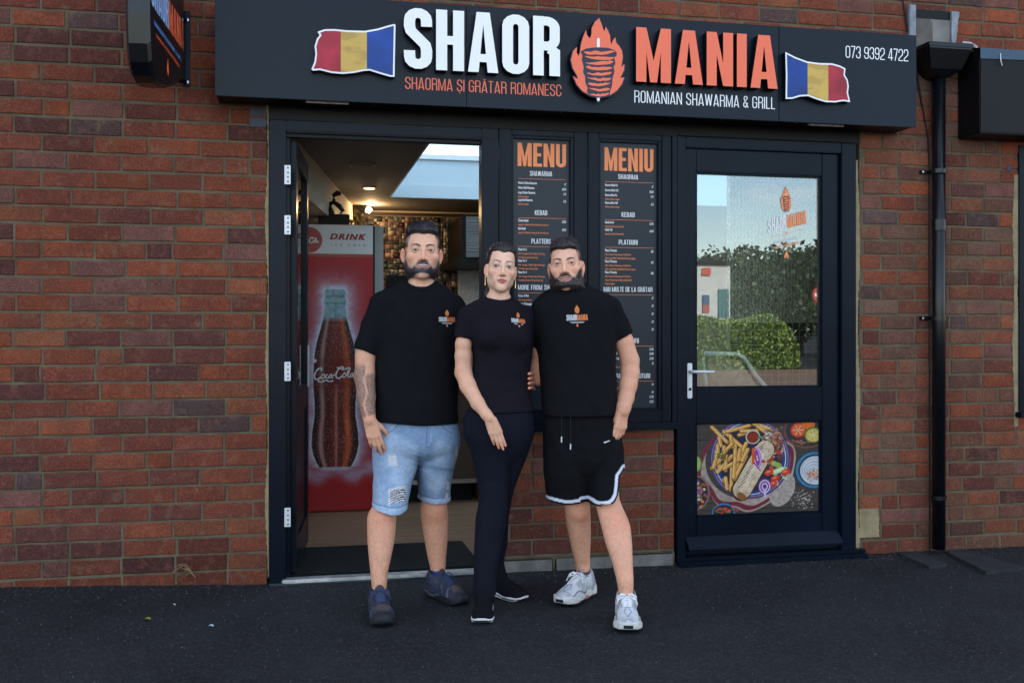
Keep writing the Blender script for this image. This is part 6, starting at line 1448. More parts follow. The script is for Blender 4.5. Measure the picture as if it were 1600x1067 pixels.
def hand(f, wrist, d, n, s, curl, k=1.0, spread=.10, thumb_out=.55, thumb_curl=.25, fcurl=None):
    """Hand into field f: d towards the fingers, n out of the palm, s towards the thumb."""
    d = Vector(d).normalized(); n = (Vector(n)-d*Vector(n).dot(d)).normalized(); s_ = d.cross(n)
    if s_.dot(Vector(s)) < 0: s_ = -s_
    s = s_; w = Vector(wrist); pts = {}
    B = [(.027, .086, .0098, (.043, .026, .021)), (.009, .090, .0100, (.047, .030, .022)), (-.009, .086, .0095, (.043, .028, .021)), (-.026, .078, .0085, (.034, .021, .019))]
    tips = []
    for i, (o, L, r, ph) in enumerate(B):
        a = w+s*o*.55*k+d*.012*k; m = w+s*o*k+d*L*k-n*.002
        f.cone(a, m, .0155*k, .0118*k, .010*k)
        c = (fcurl[i] if fcurl else curl)*(1+.08*i); p = m; ang = spread*(1.5-i)*.5; dr = (d*math.cos(ang)+s*math.sin(ang)).normalized(); th = 0; rr = r*k
        for j, q in enumerate(ph):
            th += c*(.55, 1.0, .7)[j]; v = dr*math.cos(th)+n*math.sin(th); e = p+v*q*k*sp_len(i); r2 = rr*(.93, .90, .86)[j]
            f.cone(p, e, rr, r2, .0022*k if j else .005*k); p = e; rr = r2
        tips.append((p, -n*math.cos(th)+dr*math.sin(th)))
    for a, b in ((.020, .050), (-.016, .050)): f.cone(w+d*.02*k+s*a*k, w+d*b*k+s*a*k*1.2+n*.006, .0145*k, .013*k, .01*k)
    b0 = w+s*.020*k+d*.018*k+n*.006; dir1 = (d*.80+s*thumb_out+n*.22).normalized(); p = b0
    for j, (q, r0, r1) in enumerate(((.044, .0150, .0122), (.032, .0120, .0105), (.025, .0108, .0088))):
        v = (dir1*math.cos(thumb_curl*j)+(d*.6-s*.4+n*.5).normalized()*math.sin(thumb_curl*j)).normalized(); e = p+v*q*k; f.cone(p, e, r0*k, r1*k, .008*k if j == 0 else .003*k); p = e
    tips.append((p, -n)); return tips
def sp_len(i): return 1.0
def limb_colours(V, s, tips=(), knees=()):
    C = np.tile(s, (len(V), 1)); C *= (1+.16*(fbm(V[:, 0]*26, V[:, 1]*26, V[:, 2]*20, 4)-.5))[:, None]
    red = s*np.array((1.04, .70, .66))
    for p, nn in tips:
        d = np.linalg.norm(V-np.array(p), axis=1); C = lerp(C, red, .6*np.exp(-(d/.02)**2))
        q = (V-np.array(p))@np.array(nn); C = lerp(C, s*np.array((1.12, .95, .95)), ((d < .0095) & (q > .0045))*.8)
    for p, r in knees: C = lerp(C, red, .45*np.exp(-(np.linalg.norm(V-np.array(p), axis=1)/r)**2))
    return C
def leg_hair(V, C, amt, seed, zmax):
    n = fbm(V[:, 0]*330, V[:, 1]*330, V[:, 2]*110, seed, 2); return lerp(C, C.mean(0)*.5, sst(n, .54, .66)*amt*sst(zmax-V[:, 2], 0, .03))

# ---------------- shoes: built along a foot axis
def shoe_frame(heel, toe):
    h = Vector((heel[0], heel[1], 0)); t = Vector((toe[0], toe[1], 0)); d = (t-h); L = d.length; d.normalize(); return h, d, Vector((-d.y, d.x, 0)), L
def make_shoe(kind, heel, toe, ankle, parent, seed=0):
    h, d, s, L = shoe_frame(heel, toe); Wd = {'hike': .058, 'run': .060, 'sock': .051}[kind]; z0 = .006
    o = empty({'hike': 'shoe', 'run': 'shoe', 'sock': 'shoe'}[kind], (h.x, h.y, 0)); o.parent = parent; o.matrix_parent_inverse = MW(parent).inverted()
    # local: u along the foot from the heel (0..L), v sideways, z up
    f = Field((-.03, L+.03), (-.075, .075), (-.004, .20), .0034); g = Field((-.03, L+.03), (-.075, .075), (-.004, .075), .0034)
    F_ = L/.29
    hw = lambda u: np.interp(u/L, [0, .06, .2, .38, .55, .72, .86, .95, 1.0], np.array([.55, .74, .76, .72, .84, 1.0, .92, .66, .30]))*Wd
    # sole
    th = {'hike': .034, 'run': .036, 'sock': .021}[kind]
    sl, x, y, z = g.sub((-1, -1, -1), (1, 1, 1)); uc = np.clip(x, .012, L-.014); w = hw(np.clip(x, 0, L)); lift = .020*np.clip((x/L-.78)/.22, 0, 1)**2+.010*np.clip((.06-x/L)/.06, 0, 1)**2
    top = th*(1.0+.25*np.exp(-((x/L)/.22)**2))+lift*.6
    if kind == 'run': top = top+.008*np.sin(x/L*22+1)*.8; w = w*(1.02+.035*np.sin(x/L*26))
    if kind == 'sock': top = top+.0025*np.sin(x/L*18)+.030*np.exp(-((x/L)/.30)**2)
    dv = np.abs(y)-w; du = np.abs(x-L/2)-L/2; dz = np.maximum(z-top, (lift)-z+0*x)
    q1 = np.maximum(dv, du); r_ = .006; D = np.sqrt(np.maximum(q1+r_, 0)**2+np.maximum(dz+r_, 0)**2)+np.minimum(np.maximum(q1, dz)+r_, 0)-r_
    g.F = np.broadcast_to(D, g.F.shape).astype(np.float32).copy()
    # upper: stacked cross sections along u
    hu = lambda u: np.interp(u/L, [0, .04, .14, .30, .42, .55, .70, .84, .95, 1.0], np.array([.070, .098, .108, .112, .098, .082, .064, .052, .042, .030])*F_)
    sl, x, y, z = f.sub((-1, -1, -1), (1, 1, 1)); w = hw(np.clip(x, 0, L))*.97; hh = hu(np.clip(x, 0, L)); zz = np.clip(z-.02, 0, 1)/np.maximum(hh-.02, .01)
    nn = 2.5; prof = np.clip(1-np.clip(zz, 0, 1)**nn, 0, 1)**(1/nn); narrow = np.interp(x/L, [0, .25, .45, .7, 1], [.62, .58, .50, .5, .5])
    q = (np.abs(y/(w*1.0))**2.3+(np.abs(np.clip(z-.012, 0, 1)/hh))**2.4)**(1/2.35); D = (q-1)*.036; D = np.maximum(D, np.abs(x-L/2)-L/2+.004); D = np.maximum(D, .014-z)
    f.F = np.broadcast_to(D, f.F.shape).astype(np.float32).copy()
    a = ankle; au = (Vector((a[0], a[1], 0))-h).dot(d); av = (Vector((a[0], a[1], 0))-h).dot(s)
    if kind == 'sock':
        f.cone((au+.01, av*.5, .075), (au, av, .20), .043, .036, .03)
    else:
        f.cone((au-.004, av*.6, .070), (au-.012, av*.8, .098), .044, .040, .02)          # padded collar
        f.cone((au+.052, av*.5, .085), (au+.028, av*.7, .128), .020, .017, .010, flat=((1, 0, 0), 1.9))   # tongue
        f.cone((au-.050, av*.6, .09), (au-.054, av*.7, .112), .017, .012, .01)                  # heel tab
        f.cone((au, av, .080), (au-.002, av, .16), .0335, .036, .004, 'sub')
    B = np.array([[d.x, d.y, 0], [s.x, s.y, 0], [0, 0, 1]]); W = lambda V: V@B+np.array((h.x, h.y, z0-.004))
    V, Q = f.mesh(); V = smooth_mesh(V, Q, 1, .4); Vs, Qs = g.mesh(); Vs = smooth_mesh(Vs, Qs, 1, .3)
    u, v, z = V.T; hz = z/hu(np.clip(u, 0, L)); n1 = fbm(u*60, v*60, z*60, seed, 3)
    if kind == 'hike':
        C = np.tile(np.array((.020, .026, .055)), (len(V), 1)); C = lerp(C, np.array((.055, .05, .055)), sst(n1, .48, .55)*.8)
        C = lerp(C, np.array((.012, .013, .018)), sst(u/L, .84, .88)*(z < .06)); C = lerp(C, np.array((.075, .055, .045)), (np.abs(u/L-.76) < .07)*(np.abs(v) < .026)*(z > .045)*.9)
        ln = np.exp(-((np.sin(u*70+z*60+np.abs(v)*30))/.13)**2)*(np.abs(v) > .030)*(u/L > .30)*(u/L < .80)*sst(fbm(u*50, v*50, z*50, 8, 2), .45, .5); C = lerp(C, np.array((.20, .25, .38)), ln*.8)
        C = lerp(C, np.array((.03, .03, .036)), (z > .10)*.8)
    elif kind == 'run':
        C = np.tile(np.array((.50, .51, .54)), (len(V), 1)); C = lerp(C, np.array((.27, .27, .30)), sst(n1, .48, .56)*.55); C = lerp(C, np.array((.63, .64, .67)), ((u/L > .62)*(u/L < .84)*(z > .045))*.7)
        hx = np.abs(np.abs(u/L-.74)*1.5+np.abs(v)/.05*.62-.20) < .022; C = lerp(C, np.array((.06, .07, .09)), hx*(z > .04)*.85)
        C = lerp(C, np.array((.08, .10, .13)), (np.abs(z-.045-.010*np.sin(u*42)) < .0035)*(np.abs(v) > .03)*(u/L > .35)*.8)
        C = lerp(C, np.array((.20, .235, .30)), (z > .100)*(u > au+.012)*.95); C = lerp(C, np.array((.45, .01, .02)), (z > .112)*(np.abs(v-av*.6) < .008)*(z < .128)*(u > au+.02)); C = lerp(C, np.array((.30, .30, .33)), (u/L < .22)*(z > .05)*.7)
        st = np.abs(np.sin((u+z*.7)*150)) < .35; C = lerp(C, np.array((.16, .16, .19)), st*(np.abs(v) > .034)*(np.abs(u/L-.45) < .13)*.75)
    else:
        C = np.tile(np.array((.0065, .0065, .009)), (len(V), 1))
    u, v, z = Vs.T
    if kind == 'hike': Cs = np.tile(np.array((.012, .013, .018)), (len(Vs), 1)); Cs = lerp(Cs, np.array((.10, .12, .17)), (np.abs(z-.022-.006*np.sin(u*60)) < .003)*(u/L < .5)*.8)
    elif kind == 'run':
        Cs = np.tile(np.array((.56, .55, .51)), (len(Vs), 1))*(.8+.4*fbm(u*90, v*90, z*90, 5))[:, None]; Cs = lerp(Cs, np.array((.012, .012, .014)), np.clip((z < .012)*1.0+((np.abs(v) < .020)*(u/L > .93)*(z < .032)), 0, 1)); Cs = lerp(Cs, np.array((.45, .14, .12)), (np.abs(u/L-.38) < .05)*(z < .022)*.7)
    else: Cs = np.tile(np.array((.66, .64, .64)), (len(Vs), 1)); Cs = lerp(Cs, np.array((.015, .015, .02)), (np.abs(z-.013-.004*np.sin(u*25)) < .0028)*.95); Cs = lerp(Cs, np.array((.55, .50, .36)), (z < .007)*.8)
    me = fast_mesh('upper', W(V), Q); setcol(me, C); up = link('upper', me, M['shoe'] if kind != 'sock' else M['cloth'], o, smooth=True)
    me = fast_mesh('sole', W(Vs), Qs); setcol(me, Cs); link('sole', me, M['shoe'], o, smooth=True)
    if kind != 'sock':
        bv = BVHTree.FromPolygons([tuple(p) for p in V], [tuple(q) for q in Q]); lc = MB(); rr = .0030 if kind == 'run' else .0019
        def top(u, v):
            r = bv.ray_cast(Vector((u, v, .3)), Vector((0, 0, -1))); return (r[0]+Vector((0, 0, rr*.7))) if r[0] else Vector((u, v, .05))
        us = np.linspace(.64, .40, 6)*L
        for i, u_ in enumerate(us):
            hw_ = .019+.004*i*.5
            if i < 5:
                for sg in (-1, 1): lc.tube([W(np.array([top(u_+(us[i+1]-u_)*t, sg*hw_*(1-2*t))[:]]))[0] for t in np.linspace(0, 1, 7)], rr, 6)
            lc.tube([W(np.array([(top(u_, hw_*(1-2*t))+Vector((0, 0, rr*.8)))[:]]))[0] for t in np.linspace(0, 1, 6)], rr, 6)
        for sg in (-1, 1):
            c = top(us[-1]+.004, sg*.004)+Vector((0, 0, .004)); loop = [c, c+Vector((.004, sg*.018, .006)), c+Vector((.010, sg*.036, -.006)), c+Vector((.024, sg*.036, -.020)), c+Vector((.018, sg*.018, -.008)), c]
            lc.tube([W(np.array([p[:]]))[0] for p in loop], rr, 6)
            e = [c, c+Vector((.012, sg*.020, .002)), c+Vector((.020, sg*.034, -.016)), c+Vector((.030, sg*.040, -.034))]; lc.tube([W(np.array([p[:]]))[0] for p in e], rr, 6)
        lc.build('lace', M['lace'] if kind == 'run' else M['dark_lace'], o, smooth=True)
    return o
def cloth_noise(amp, sx, sz, seed):
    def fn(x, y, z):
        a = fbm(x*sx+z*3, y*sx, z*sz+x*4, seed, 2); b = fbm(x*sx*2.3-z*7, y*sx*2, z*sz*2.1, seed+5, 2)
        return amp*((1-np.abs(2*a-1))*-.9+.5+(b-.5)*.5)
    return fn
def project(mb_list, target, y_off=.0018, name='logo', parent=None):
    """Wrap flat lettering (x, z) onto the front of a garment."""
    me = target.data; n = len(me.vertices); V = np.empty(n*3, np.float32); me.vertices.foreach_get('co', V); V = V.reshape(-1, 3)
    Q = np.empty(len(me.loops), np.int32); me.loops.foreach_get('vertex_index', Q); Q = Q.reshape(-1, 4)
    xs = [q[0] for mb, _, _ in mb_list for q in mb.v]; zs = [q[2] for mb, _, _ in mb_list for q in mb.v]
    c = V[Q].mean(1); k = (c[:, 0] > min(xs)-.03) & (c[:, 0] < max(xs)+.03) & (c[:, 2] > min(zs)-.03) & (c[:, 2] < max(zs)+.03)
    bv = BVHTree.FromPolygons([tuple(p) for p in V], [tuple(q) for q in Q[k]])
    for mb, m, nm in mb_list:
        vv = []
        for q in mb.v:
            r = bv.ray_cast(Vector((q[0], -3, q[2])), Vector((0, 1, 0))); vv.append((q[0], (r[0].y if r[0] else q[1])-y_off+(q[1]), q[2]))
        mb.v = vv; mb.build(nm, m, parent)
M['chest_white'] = mat('chest_white', (.60, .60, .62), .7, .2); M['chest_orange'] = mat('chest_orange', (.72, .21, .07), .7, .2)
def chest_logo(target, px, py, ypl, wpx, slope, parent):
    """Shop emblem on the chest: centre of the wordmark at photo pixel (px, py), wpx wide."""
    c = P(px, py, ypl); a = P(px-wpx/2, py, ypl); b = P(px+wpx/2, py, ypl); w = b.x-a.x; h = w*.27
    mw, mo, mf = MB(), MB(), MB(); mid = a.x+w*.50
    place_glyphs(mw, 'SHAOR', a.x, mid-.001, c.z-h/2-slope*w/2, c.z+h/2-slope*w/2, 0, None, .15, .05, slope=slope, eps=.00008); place_glyphs(mo, 'MANIA', mid+.001, b.x, c.z-h/2, c.z+h/2, 0, None, .155, .05, slope=slope, eps=.00008)
    k = w/900.0*.98; cx = c.x; cz = c.z+h*.55+258*k*.78
    mf.poly([(cx+(x-337)*k*.62, cz-(y-380)*k*.72) for x, y in FL], 0)
    mo.poly([(c.x-.0035, c.z-h*1.55), (c.x+.0035, c.z-h*1.55), (c.x+.0045, c.z-h*1.30), (c.x, c.z-h*1.02), (c.x-.0045, c.z-h*1.30)], 0)
    for i, (q, r, t) in enumerate(((-.34, .34, -.78), (-.28, .28, -.94))):
        mw.poly([(c.x+q*w, c.z+t*h+slope*q*w), (c.x+r*w, c.z+t*h+slope*r*w), (c.x+r*w, c.z+t*h+slope*r*w+.0017), (c.x+q*w, c.z+t*h+slope*q*w+.0017)], 0)
    kb = MB()
    for i in range(4): z_ = cz-(350-380)*k*.72-i*62*k*.72; kb.poly([(cx-60*k, z_-.0008), (cx+60*k, z_-.0004), (cx+60*k, z_+.0004), (cx-60*k, z_+.0001)], -.0003)
    project([(mw, M['chest_white'], 'white_lettering'), (mo, M['chest_orange'], 'orange_lettering'), (mf, M['chest_orange'], 'flame_print'), (kb, M['sign_side'], 'kebab_print')], target, parent=parent)

def foot(toe, ankle_px, L, back=.065):
    """Heel and ankle of a foot whose toe stands at toe and whose ankle shows at column ankle_px."""
    best = None
    for k in range(-70, 71):
        a = R(k); d = Vector((math.sin(a), -math.cos(a), 0)); h = Vector((toe.x, toe.y, 0))-d*L; q = h+d*back
        u = PXY(np.array([[q.x, q.y, .1]]))[0][0]
        if best is None or abs(u-ankle_px) < best[0]: best = (abs(u-ankle_px), h, q)
    return best[1], best[2]
# ============================================================ THE THREE PEOPLE
def PXY(V):
    """Photo pixel of each vertex (used only to measure garment details on the body)."""
    x, y, z = V[:, 0]-CAM.x, V[:, 1]-CAM.y, V[:, 2]-CAM.z; d = x*SY+y*CY; r = x*CY-y*SY
    return 800+F*r/d, HOR-F*z/d
class Person:
    def __init__(s, label, ypl):
        s.y = ypl; p = G(800, 950); s.root = empty('person', (0, ypl, 0)); tag(s.root, label, 'person', 'people standing in front of the shop')
    def J(s, px, py, dy=0): return P(px, py, s.y+dy)
    def rows(s, L, lean=0.0, py0=0, py1=1):
        L = [tuple(r[:4])+((r[4] if len(r) > 4 else 0)+lean*min(1, max(0, (r[0]-py0)/(py1-py0))),) for r in L]; o = []
        for r in L:
            py, xl, xr, hd = r[:4]; dy = r[4] if len(r) > 4 else 0; a, b = s.J(xl, py, dy), s.J(xr, py, dy); o.append(((a.z+b.z)/2, (a.x+b.x)/2, s.y+dy, (b.x-a.x)/2, hd))
        return o
    def sleeve(s, f, a, b, r0, r1, xcut, side, bend=None):
        a, b = s.J(*a), s.J(*b); ax = (b-a).normalized(); f.cone(a, b+ax*.03, r0, r1, .035)
        xc = s.J(xcut, 540).x
        f.half(lambda x, y, z: np.minimum((x-b.x)*ax.x+(y-b.y)*ax.y+(z-b.z)*ax.z, (xc-x)*side))
        f.cone(b-ax*.012, b+ax*.05, r1-.007, r1-.006, .002, 'sub')
def garment(name, f, colfn, m, parent, it=1):
    V, Q = f.mesh(); V = smooth_mesh(V, Q, it, .4); me = fast_mesh(name, V, Q); setcol(me, np.clip(colfn(V), 0, 1)); return link(name, me, m, parent, smooth=True)
def black(c=(.0065, .0066, .0085)):
    return lambda V: np.tile(np.array(c), (len(V), 1))
def head_matrix(p, sc, yaw, pitch, roll):
    return Matrix.Translation(p) @ Matrix.Rotation(R(yaw), 4, 'Z') @ Matrix.Rotation(R(roll), 4, 'Y') @ Matrix.Rotation(R(pitch), 4, 'X') @ Matrix.Scale(sc, 4)
def box_of(pts, m):
    return [(min(p[i] for p in pts)-(m if i != 1 or m < .09 else m+.075), max(p[i] for p in pts)+(m if i != 1 or m < .09 else m+.06)) for i in range(3)]
def part(f): V, Q = f.mesh(); return smooth_mesh(V, Q, 1, .4), Q
BASE = dict(w=1.0, jaw=1.0, nose=1.0, mouth_z=-.066, lips=1.0, smile=0, eye_h=.0046, ear=(1.0,), neck=.056, neck_dx=0, blush=.8, bags=.8, brow_z=.0165, brow_t=.0042, lash=.8,
            lipc=np.array((.50, .20, .17)), hair_z=.072, scalp=.85, beard=0, beard_up=0, beard_lo=.128, beard_th=.007, gaze=(0, 0), iris=np.array((.06, .03, .015)), n_hair=2600)

def man_tall():
    p = Person('tall smiling man in black t-shirt and ripped light blue denim shorts with a tattooed forearm', -.44); J = p.J; key = 'a'
    sp = dict(BASE, w=1.03, jaw=1.04, smile=1, ear=(1.035,), neck=.056, mouth_z=-.066, hair_z=.071, beard=1, beard_th=.0038, beard_lo=.126, liph=.0088, gaze=(-.05, -.07), neck_dx=.004, eye_h=.0038, brow_t=.0046, brow_z=.0170)
    sp['hair_fn'] = lambda x, y, z: .0022+.019*sst(z, .050, .095)*(1-.8*sst(np.abs(x), .058, .082))*(.6+.8*fbm(x*70+y*30, y*55, z*40, 3, 2))+.004*sst(-y, .02, .07)*sst(z, .05, .07)
    sp['dir_fn'] = lambda V, N: (lambda d: d/np.linalg.norm(d, axis=1)[:, None])(N*.12+np.array((.35, -.55, .20))-N*((N@np.array((.35, -.55, .20)))[:, None]))
    sp['hair_len'] = lambda V: .004+.012*sst(V[:, 2], .05, .09)
    Hd = make_head(sp, key, head_matrix(J(659.5, 393.2, -.02), 1.06, -4, 0, 1.5), p.root)
    # forearm and hand
    wr = J(577.5, 656, -.11); pts = [J(576, 534, 0), J(571, 556, -.01), J(569.5, 588, -.03), J(572.5, 620, -.07), J(575, 643, -.10), wr]
    f = Field(*box_of(pts+[J(590, 712, -.1)], .07), .0034); f.chain(pts, [.040, .0455, .0465, .0405, .0305, .0285], .012)
    tips = hand(f, wr, J(589, 700, -.12)-J(577, 656, -.11), (.18, 1, 0), (1, 0, 0), .22, .90, thumb_out=.62, thumb_curl=.35, fcurl=(.30, .26, .34, .42))
    V, Q = part(f); C = limb_colours(V, SKIN[key]*np.array((.90, .82, .78)), tips); px, py = PXY(V)
    C *= (1-.0*px)[:, None]
    t = np.clip(sst(py, 562, 578)*(px < 571)+sst(py, 580, 588)*(px >= 571), 0, 1)*sst(653-py-.35*np.abs(px-570), -1, 3)
    n1 = fbm(V[:, 0]*70, V[:, 1]*70, V[:, 2]*42, 11, 3); n2 = fbm(V[:, 0]*190, V[:, 1]*190, V[:, 2]*130, 12, 2)
    ink = np.clip(.42+.50*sst(np.sin(n1*52), -.2, .3)+.22*sst(np.sin(n2*26+n1*30), 0, .4), 0, .92)
    band = np.exp(-((px-571-2.2*np.sin(py/6))/1.5)**2)*.6; C = lerp(C, np.array((.085, .070, .070)), np.clip(t*(ink*.92-band), 0, 1))
    arm = (V, Q, C)
    # hidden arm behind the woman
    f = Field(*box_of([J(712, 480, .02), J(748, 640, .22)], .07), .006); f.chain([J(712, 490, .02), J(742, 570, .10), J(756, 596, .17), J(770, 600, .20)], [.05, .045, .035, .03], .02)
    hand(f, J(770, 600, .20), (1, .1, -.1), (0, -1, 0), (0, 0, 1), .3, .85); V, Q = part(f); arm2 = (V, Q, limb_colours(V, SKIN[key]))
    # legs
    L1 = [(760, 592, 626, .050, -.03), (784, 586, 624, .054, -.05), (800, 576, 620, .060, -.06), (808, 573.5, 619.5, .061, -.065), (826, 573.5, 618.5, .060, -.075), (845, 574, 616.5, .058, -.08), (862, 575.5, 613, .053, -.09), (878, 577, 609.5, .047, -.095), (896, 579, 605.5, .041, -.10), (908, 580, 605, .040, -.10), (918, 581, 604, .038, -.10)]
    L2 = [(750, 660, 694, .052, .04), (776, 660, 696, .056, .07), (790, 657, 699, .062, .09), (800, 657, 699.5, .063, .10), (815, 658.5, 700, .062, .115), (842, 663, 699.5, .056, .135), (869, 668, 697, .045, .15), (886, 672, 696, .039, .16), (896, 673, 695, .037, .16)]
    legs = []; LEAN = (-.075, -.095)
    for i, L in enumerate((L1, L2)):
        rw = p.rows(L, LEAN[i], 770, 910); f = Field((min(r[1]-r[3] for r in rw)-.03, max(r[1]+r[3] for r in rw)+.03), (min(r[2]-r[4] for r in rw)-.03, max(r[2]+r[4] for r in rw)+.03), (min(r[0] for r in rw)-.01, max(r[0] for r in rw)+.01), .0042)
        f.loft(rw, 2.15, .01); k = rw[3]; f.ell((k[1], k[2]-k[4]*.62, k[0]+.0), (.028, .022, .030), .03); V, Q = part(f)
        C = limb_colours(V, SKIN[key]*np.array((.86, .76, .72)), knees=[((k[1], k[2]-k[4], k[0]), .05)]); C = leg_hair(V, C, .34, 5+i, rw[2][0]); C[:] = lerp(C, np.array((.010, .04, .20) if i else (.02, .03, .08)), (V[:, 2] < (.125 if i else .105))*1.0); legs.append((V, Q, C))
    # torso under the shirt
    f = Field(*box_of([J(590, 470), J(720, 700)], .1), .012); f.loft(p.rows([(455, 645, 690, .05), (475, 608, 705, .08), (520, 600, 712, .10), (640, 598, 706, .10), (690, 600, 704, .1)]), 2.2); V, Q = part(f); tor = (V, Q, np.tile(SKIN[key], (len(V), 1)))
    body_mesh('body', [Hd, arm, arm2]+legs+[tor], M['skin'], p.root)
    # t-shirt
    f = Field(*box_of([J(548, 440), J(748, 668)], .10), .0056)
    f.loft(p.rows([(434, 642, 672, .046, .025), (439, 631, 681, .058, .02), (445, 619, 692, .070, .015), (452, 606, 701, .082, .01), (460, 597, 709, .092), (472, 592, 715, .102), (492, 590, 720, .114), (520, 590, 722, .122), (560, 588, 717, .125), (600, 586, 715, .127), (640, 584, 714.5, .136), (655, 583, 714.5, .138), (670, 583, 714.5, .138)]), 2.3, .01)
    p.sleeve(f, (598, 476, 0), (571.5, 549, -.01), .064, .0530, 588, 1); 
    f.cone(J(706, 482), J(738, 548, .10), .062, .054, .035)
    f.ripple(cloth_noise(.0115, 9, 5.5, 41), .02)
    c = J(668, 449, -.01); f.ell(J(656.5, 430, -.02), (.066, .068, .072), .006, 'sub')
    za, zb = J(585, 657).z, J(650, 661.5).z; f.half(lambda x, y, z: (za+(zb-za)*np.clip((x-J(585, 657).x)/.2, 0, 1)-z)+0*y)
    sh = garment('t_shirt', f, black(), M['cloth'], p.root)
    col = MB(); ring = []
    for i in range(33):
        a = 2*math.pi*i/32; ring.append((J(656.3, 440).x+.0660*math.cos(a), p.y-.018+.066*math.sin(a), J(657, 444).z+.032*math.sin(a)-.008*math.cos(a)))
    col.tube(ring, .0062, 8, False); o = col.build('collar', mat('rib_black', (.0065, .0066, .0085), .9, .12), sh, smooth=True)
    chest_logo(sh, 699.5, 499, p.y-.12, 27, -.02, p.root)
    # denim shorts
    f = Field(*box_of([J(575, 640), J(722, 816)], .13), .0038)
    f.loft(p.rows([(636, 596, 706, .095), (652, 592, 710, .104), (664, 587, 715, .116), (680, 584, 718, .127), (696, 584, 716, .125), (706, 592, 708, .112), (714, 612, 692, .085), (721, 630, 676, .045)]), 2.4, .022)
    f.loft(p.rows([(662, 600, 640, .07), (676, 588, 655, .10), (690, 584, 659, .115), (712, 582, 655, .112), (741, 585, 648, .102, -.02), (758, 583, 643, .102, -.03), (775, 583.5, 638.5, .101, -.045), (790, 582, 636, .100, -.06), (791, 580, 637, .107, -.06), (816, 580, 635.5, .106, -.065)]), 2.3, .02)
    f.loft(p.rows([(662, 662, 702, .07), (676, 652, 713, .10), (690, 650, 717, .115), (707, 652, 714, .11, .02), (741, 651, 706, .10, .05), (760, 653, 703.5, .095, .07), (774, 654, 702.5, .09, .09), (775, 652.5, 703.5, .096, .09), (800, 653, 703, .095, .10)]), 2.3, .02)
    f.ripple(cloth_noise(.0075, 8, 7, 77), .02); xm = J(645, 790).x
    def hem(x, y, z):
        zl = np.interp(x, [J(q, 0, -.15).x for q in (578, 590, 612, 625, 640)], [Z(q, w, p.y-.15) for q, w in ((578, 792), (590, 799), (612, 805), (625, 804), (640, 797))])
        zr = np.interp(x, [J(q, 0).x for q in (650, 660, 680, 700, 708)], [Z(q, w, p.y+.0) for q, w in ((650, 779), (660, 785), (680, 789), (700, 787), (708, 784))]); return np.where(x < xm, zl, zr)-z+0*y
    f.half(hem)
    f.loft([(r[0], r[1], r[2], r[3]-.008, r[4]-.008) for r in p.rows([(790, 580, 637, .107, -.06), (824, 580, 635.5, .106, -.065)])], 2.3, .003, 'sub'); f.loft([(r[0], r[1], r[2], r[3]-.008, r[4]-.008) for r in p.rows([(774, 652.5, 703.5, .096, .09), (806, 653, 703, .095, .10)])], 2.3, .003, 'sub')
    def den(V):
        px, py = PXY(V); n = len(V); C = np.tile(np.array((.130, .215, .355)), (n, 1)); li = np.array((.36, .45, .58)); dk = np.array((.045, .085, .17)); wt = np.array((.66, .68, .71))
        nz_ = fbm(V[:, 0]*14, V[:, 1]*14, V[:, 2]*10, 6, 4); C = lerp(C, li, .25+.45*sst(nz_, .36, .66)); fr = V[:, 1] < p.y+.07
        for cx, cy, sx, sy, a in ((618, 745, 15, 22, .7), (684, 755, 14, 20, .65), (606, 690, 14, 14, .3)): C = lerp(C, li*1.12, a*np.exp(-((px-cx)/sx)**2-((py-cy)/sy)**2)*fr)
        C = lerp(C, dk, .55*np.exp(-((px-(656-(py-700)*.06))/5)**2)*sst(py, 690, 715)); C = lerp(C, dk, .5*np.exp(-((py-727-(px-655)*.15)/3)**2)*sst(px, 640, 660)*fr)
        for k in range(5): C = lerp(C, li*1.15, .35*np.exp(-((py-702-k*7-(px-650)*.35)/1.3)**2)*np.exp(-((px-648)/16)**2)*fr)
        ln = lambda d, w=.7: np.exp(-(d/w)**2)
        # fly, pockets, side seams, hems
        C = lerp(C, dk, .7*ln(px-668-(py-660)*-.06)*(py < 694)*fr); C = lerp(C, li, .6*ln(px-676+(py-660)*.10)*(py < 692)*fr); C = lerp(C, dk, .6*ln(np.hypot(px-668, py-692)-7)*(py > 692)*(px > 664)*fr)
        for cx, sg in ((588, 1), (724, -1)):
            d = np.hypot((px-cx)/34, (py-657)/22)*30-30; C = lerp(C, dk, .65*ln(d, .9)*fr*(py > 655)); C = lerp(C, li, .5*ln(d+1.8, .7)*fr*(py > 655))
        C = lerp(C, dk, .4*ln(py-676.5+(px-600)*.02, .6)*(px < 606)*fr)
        bl = np.where(px < 645, np.interp(px, [578, 590, 612, 625, 640], [781, 788, 793, 792, 785]), np.interp(px, [650, 660, 680, 700, 708], [768, 774, 779, 776, 773])); C = lerp(C, dk*1.6, .75*ln(py-bl, .9)); C = lerp(C, li*1.1, .5*(py > bl+1.5)*(np.abs(py-bl) < 14))
        # rips
        r1 = sst(7.2-np.abs(px-613.5-(py-719)*.18)-2.2*(fbm(px/2, py/2, 0, 3)-.5), 0, 1.2)*sst(9.5-np.abs(py-719), 0, 1.5)*fr; C = lerp(C, wt*(.8+.3*np.sin(py*2.4))[:, None], r1*.95)
        a = sst(14-np.abs(px-620.5), -1, 1)*sst(12-np.abs(py-774+(px-620)*.18)-3*(fbm(px/3, py/3, 0, 5)-.5), 0, 1.5)*fr; th = np.sin((py+.20*px+2.2*np.sin(px/7))*1.75)
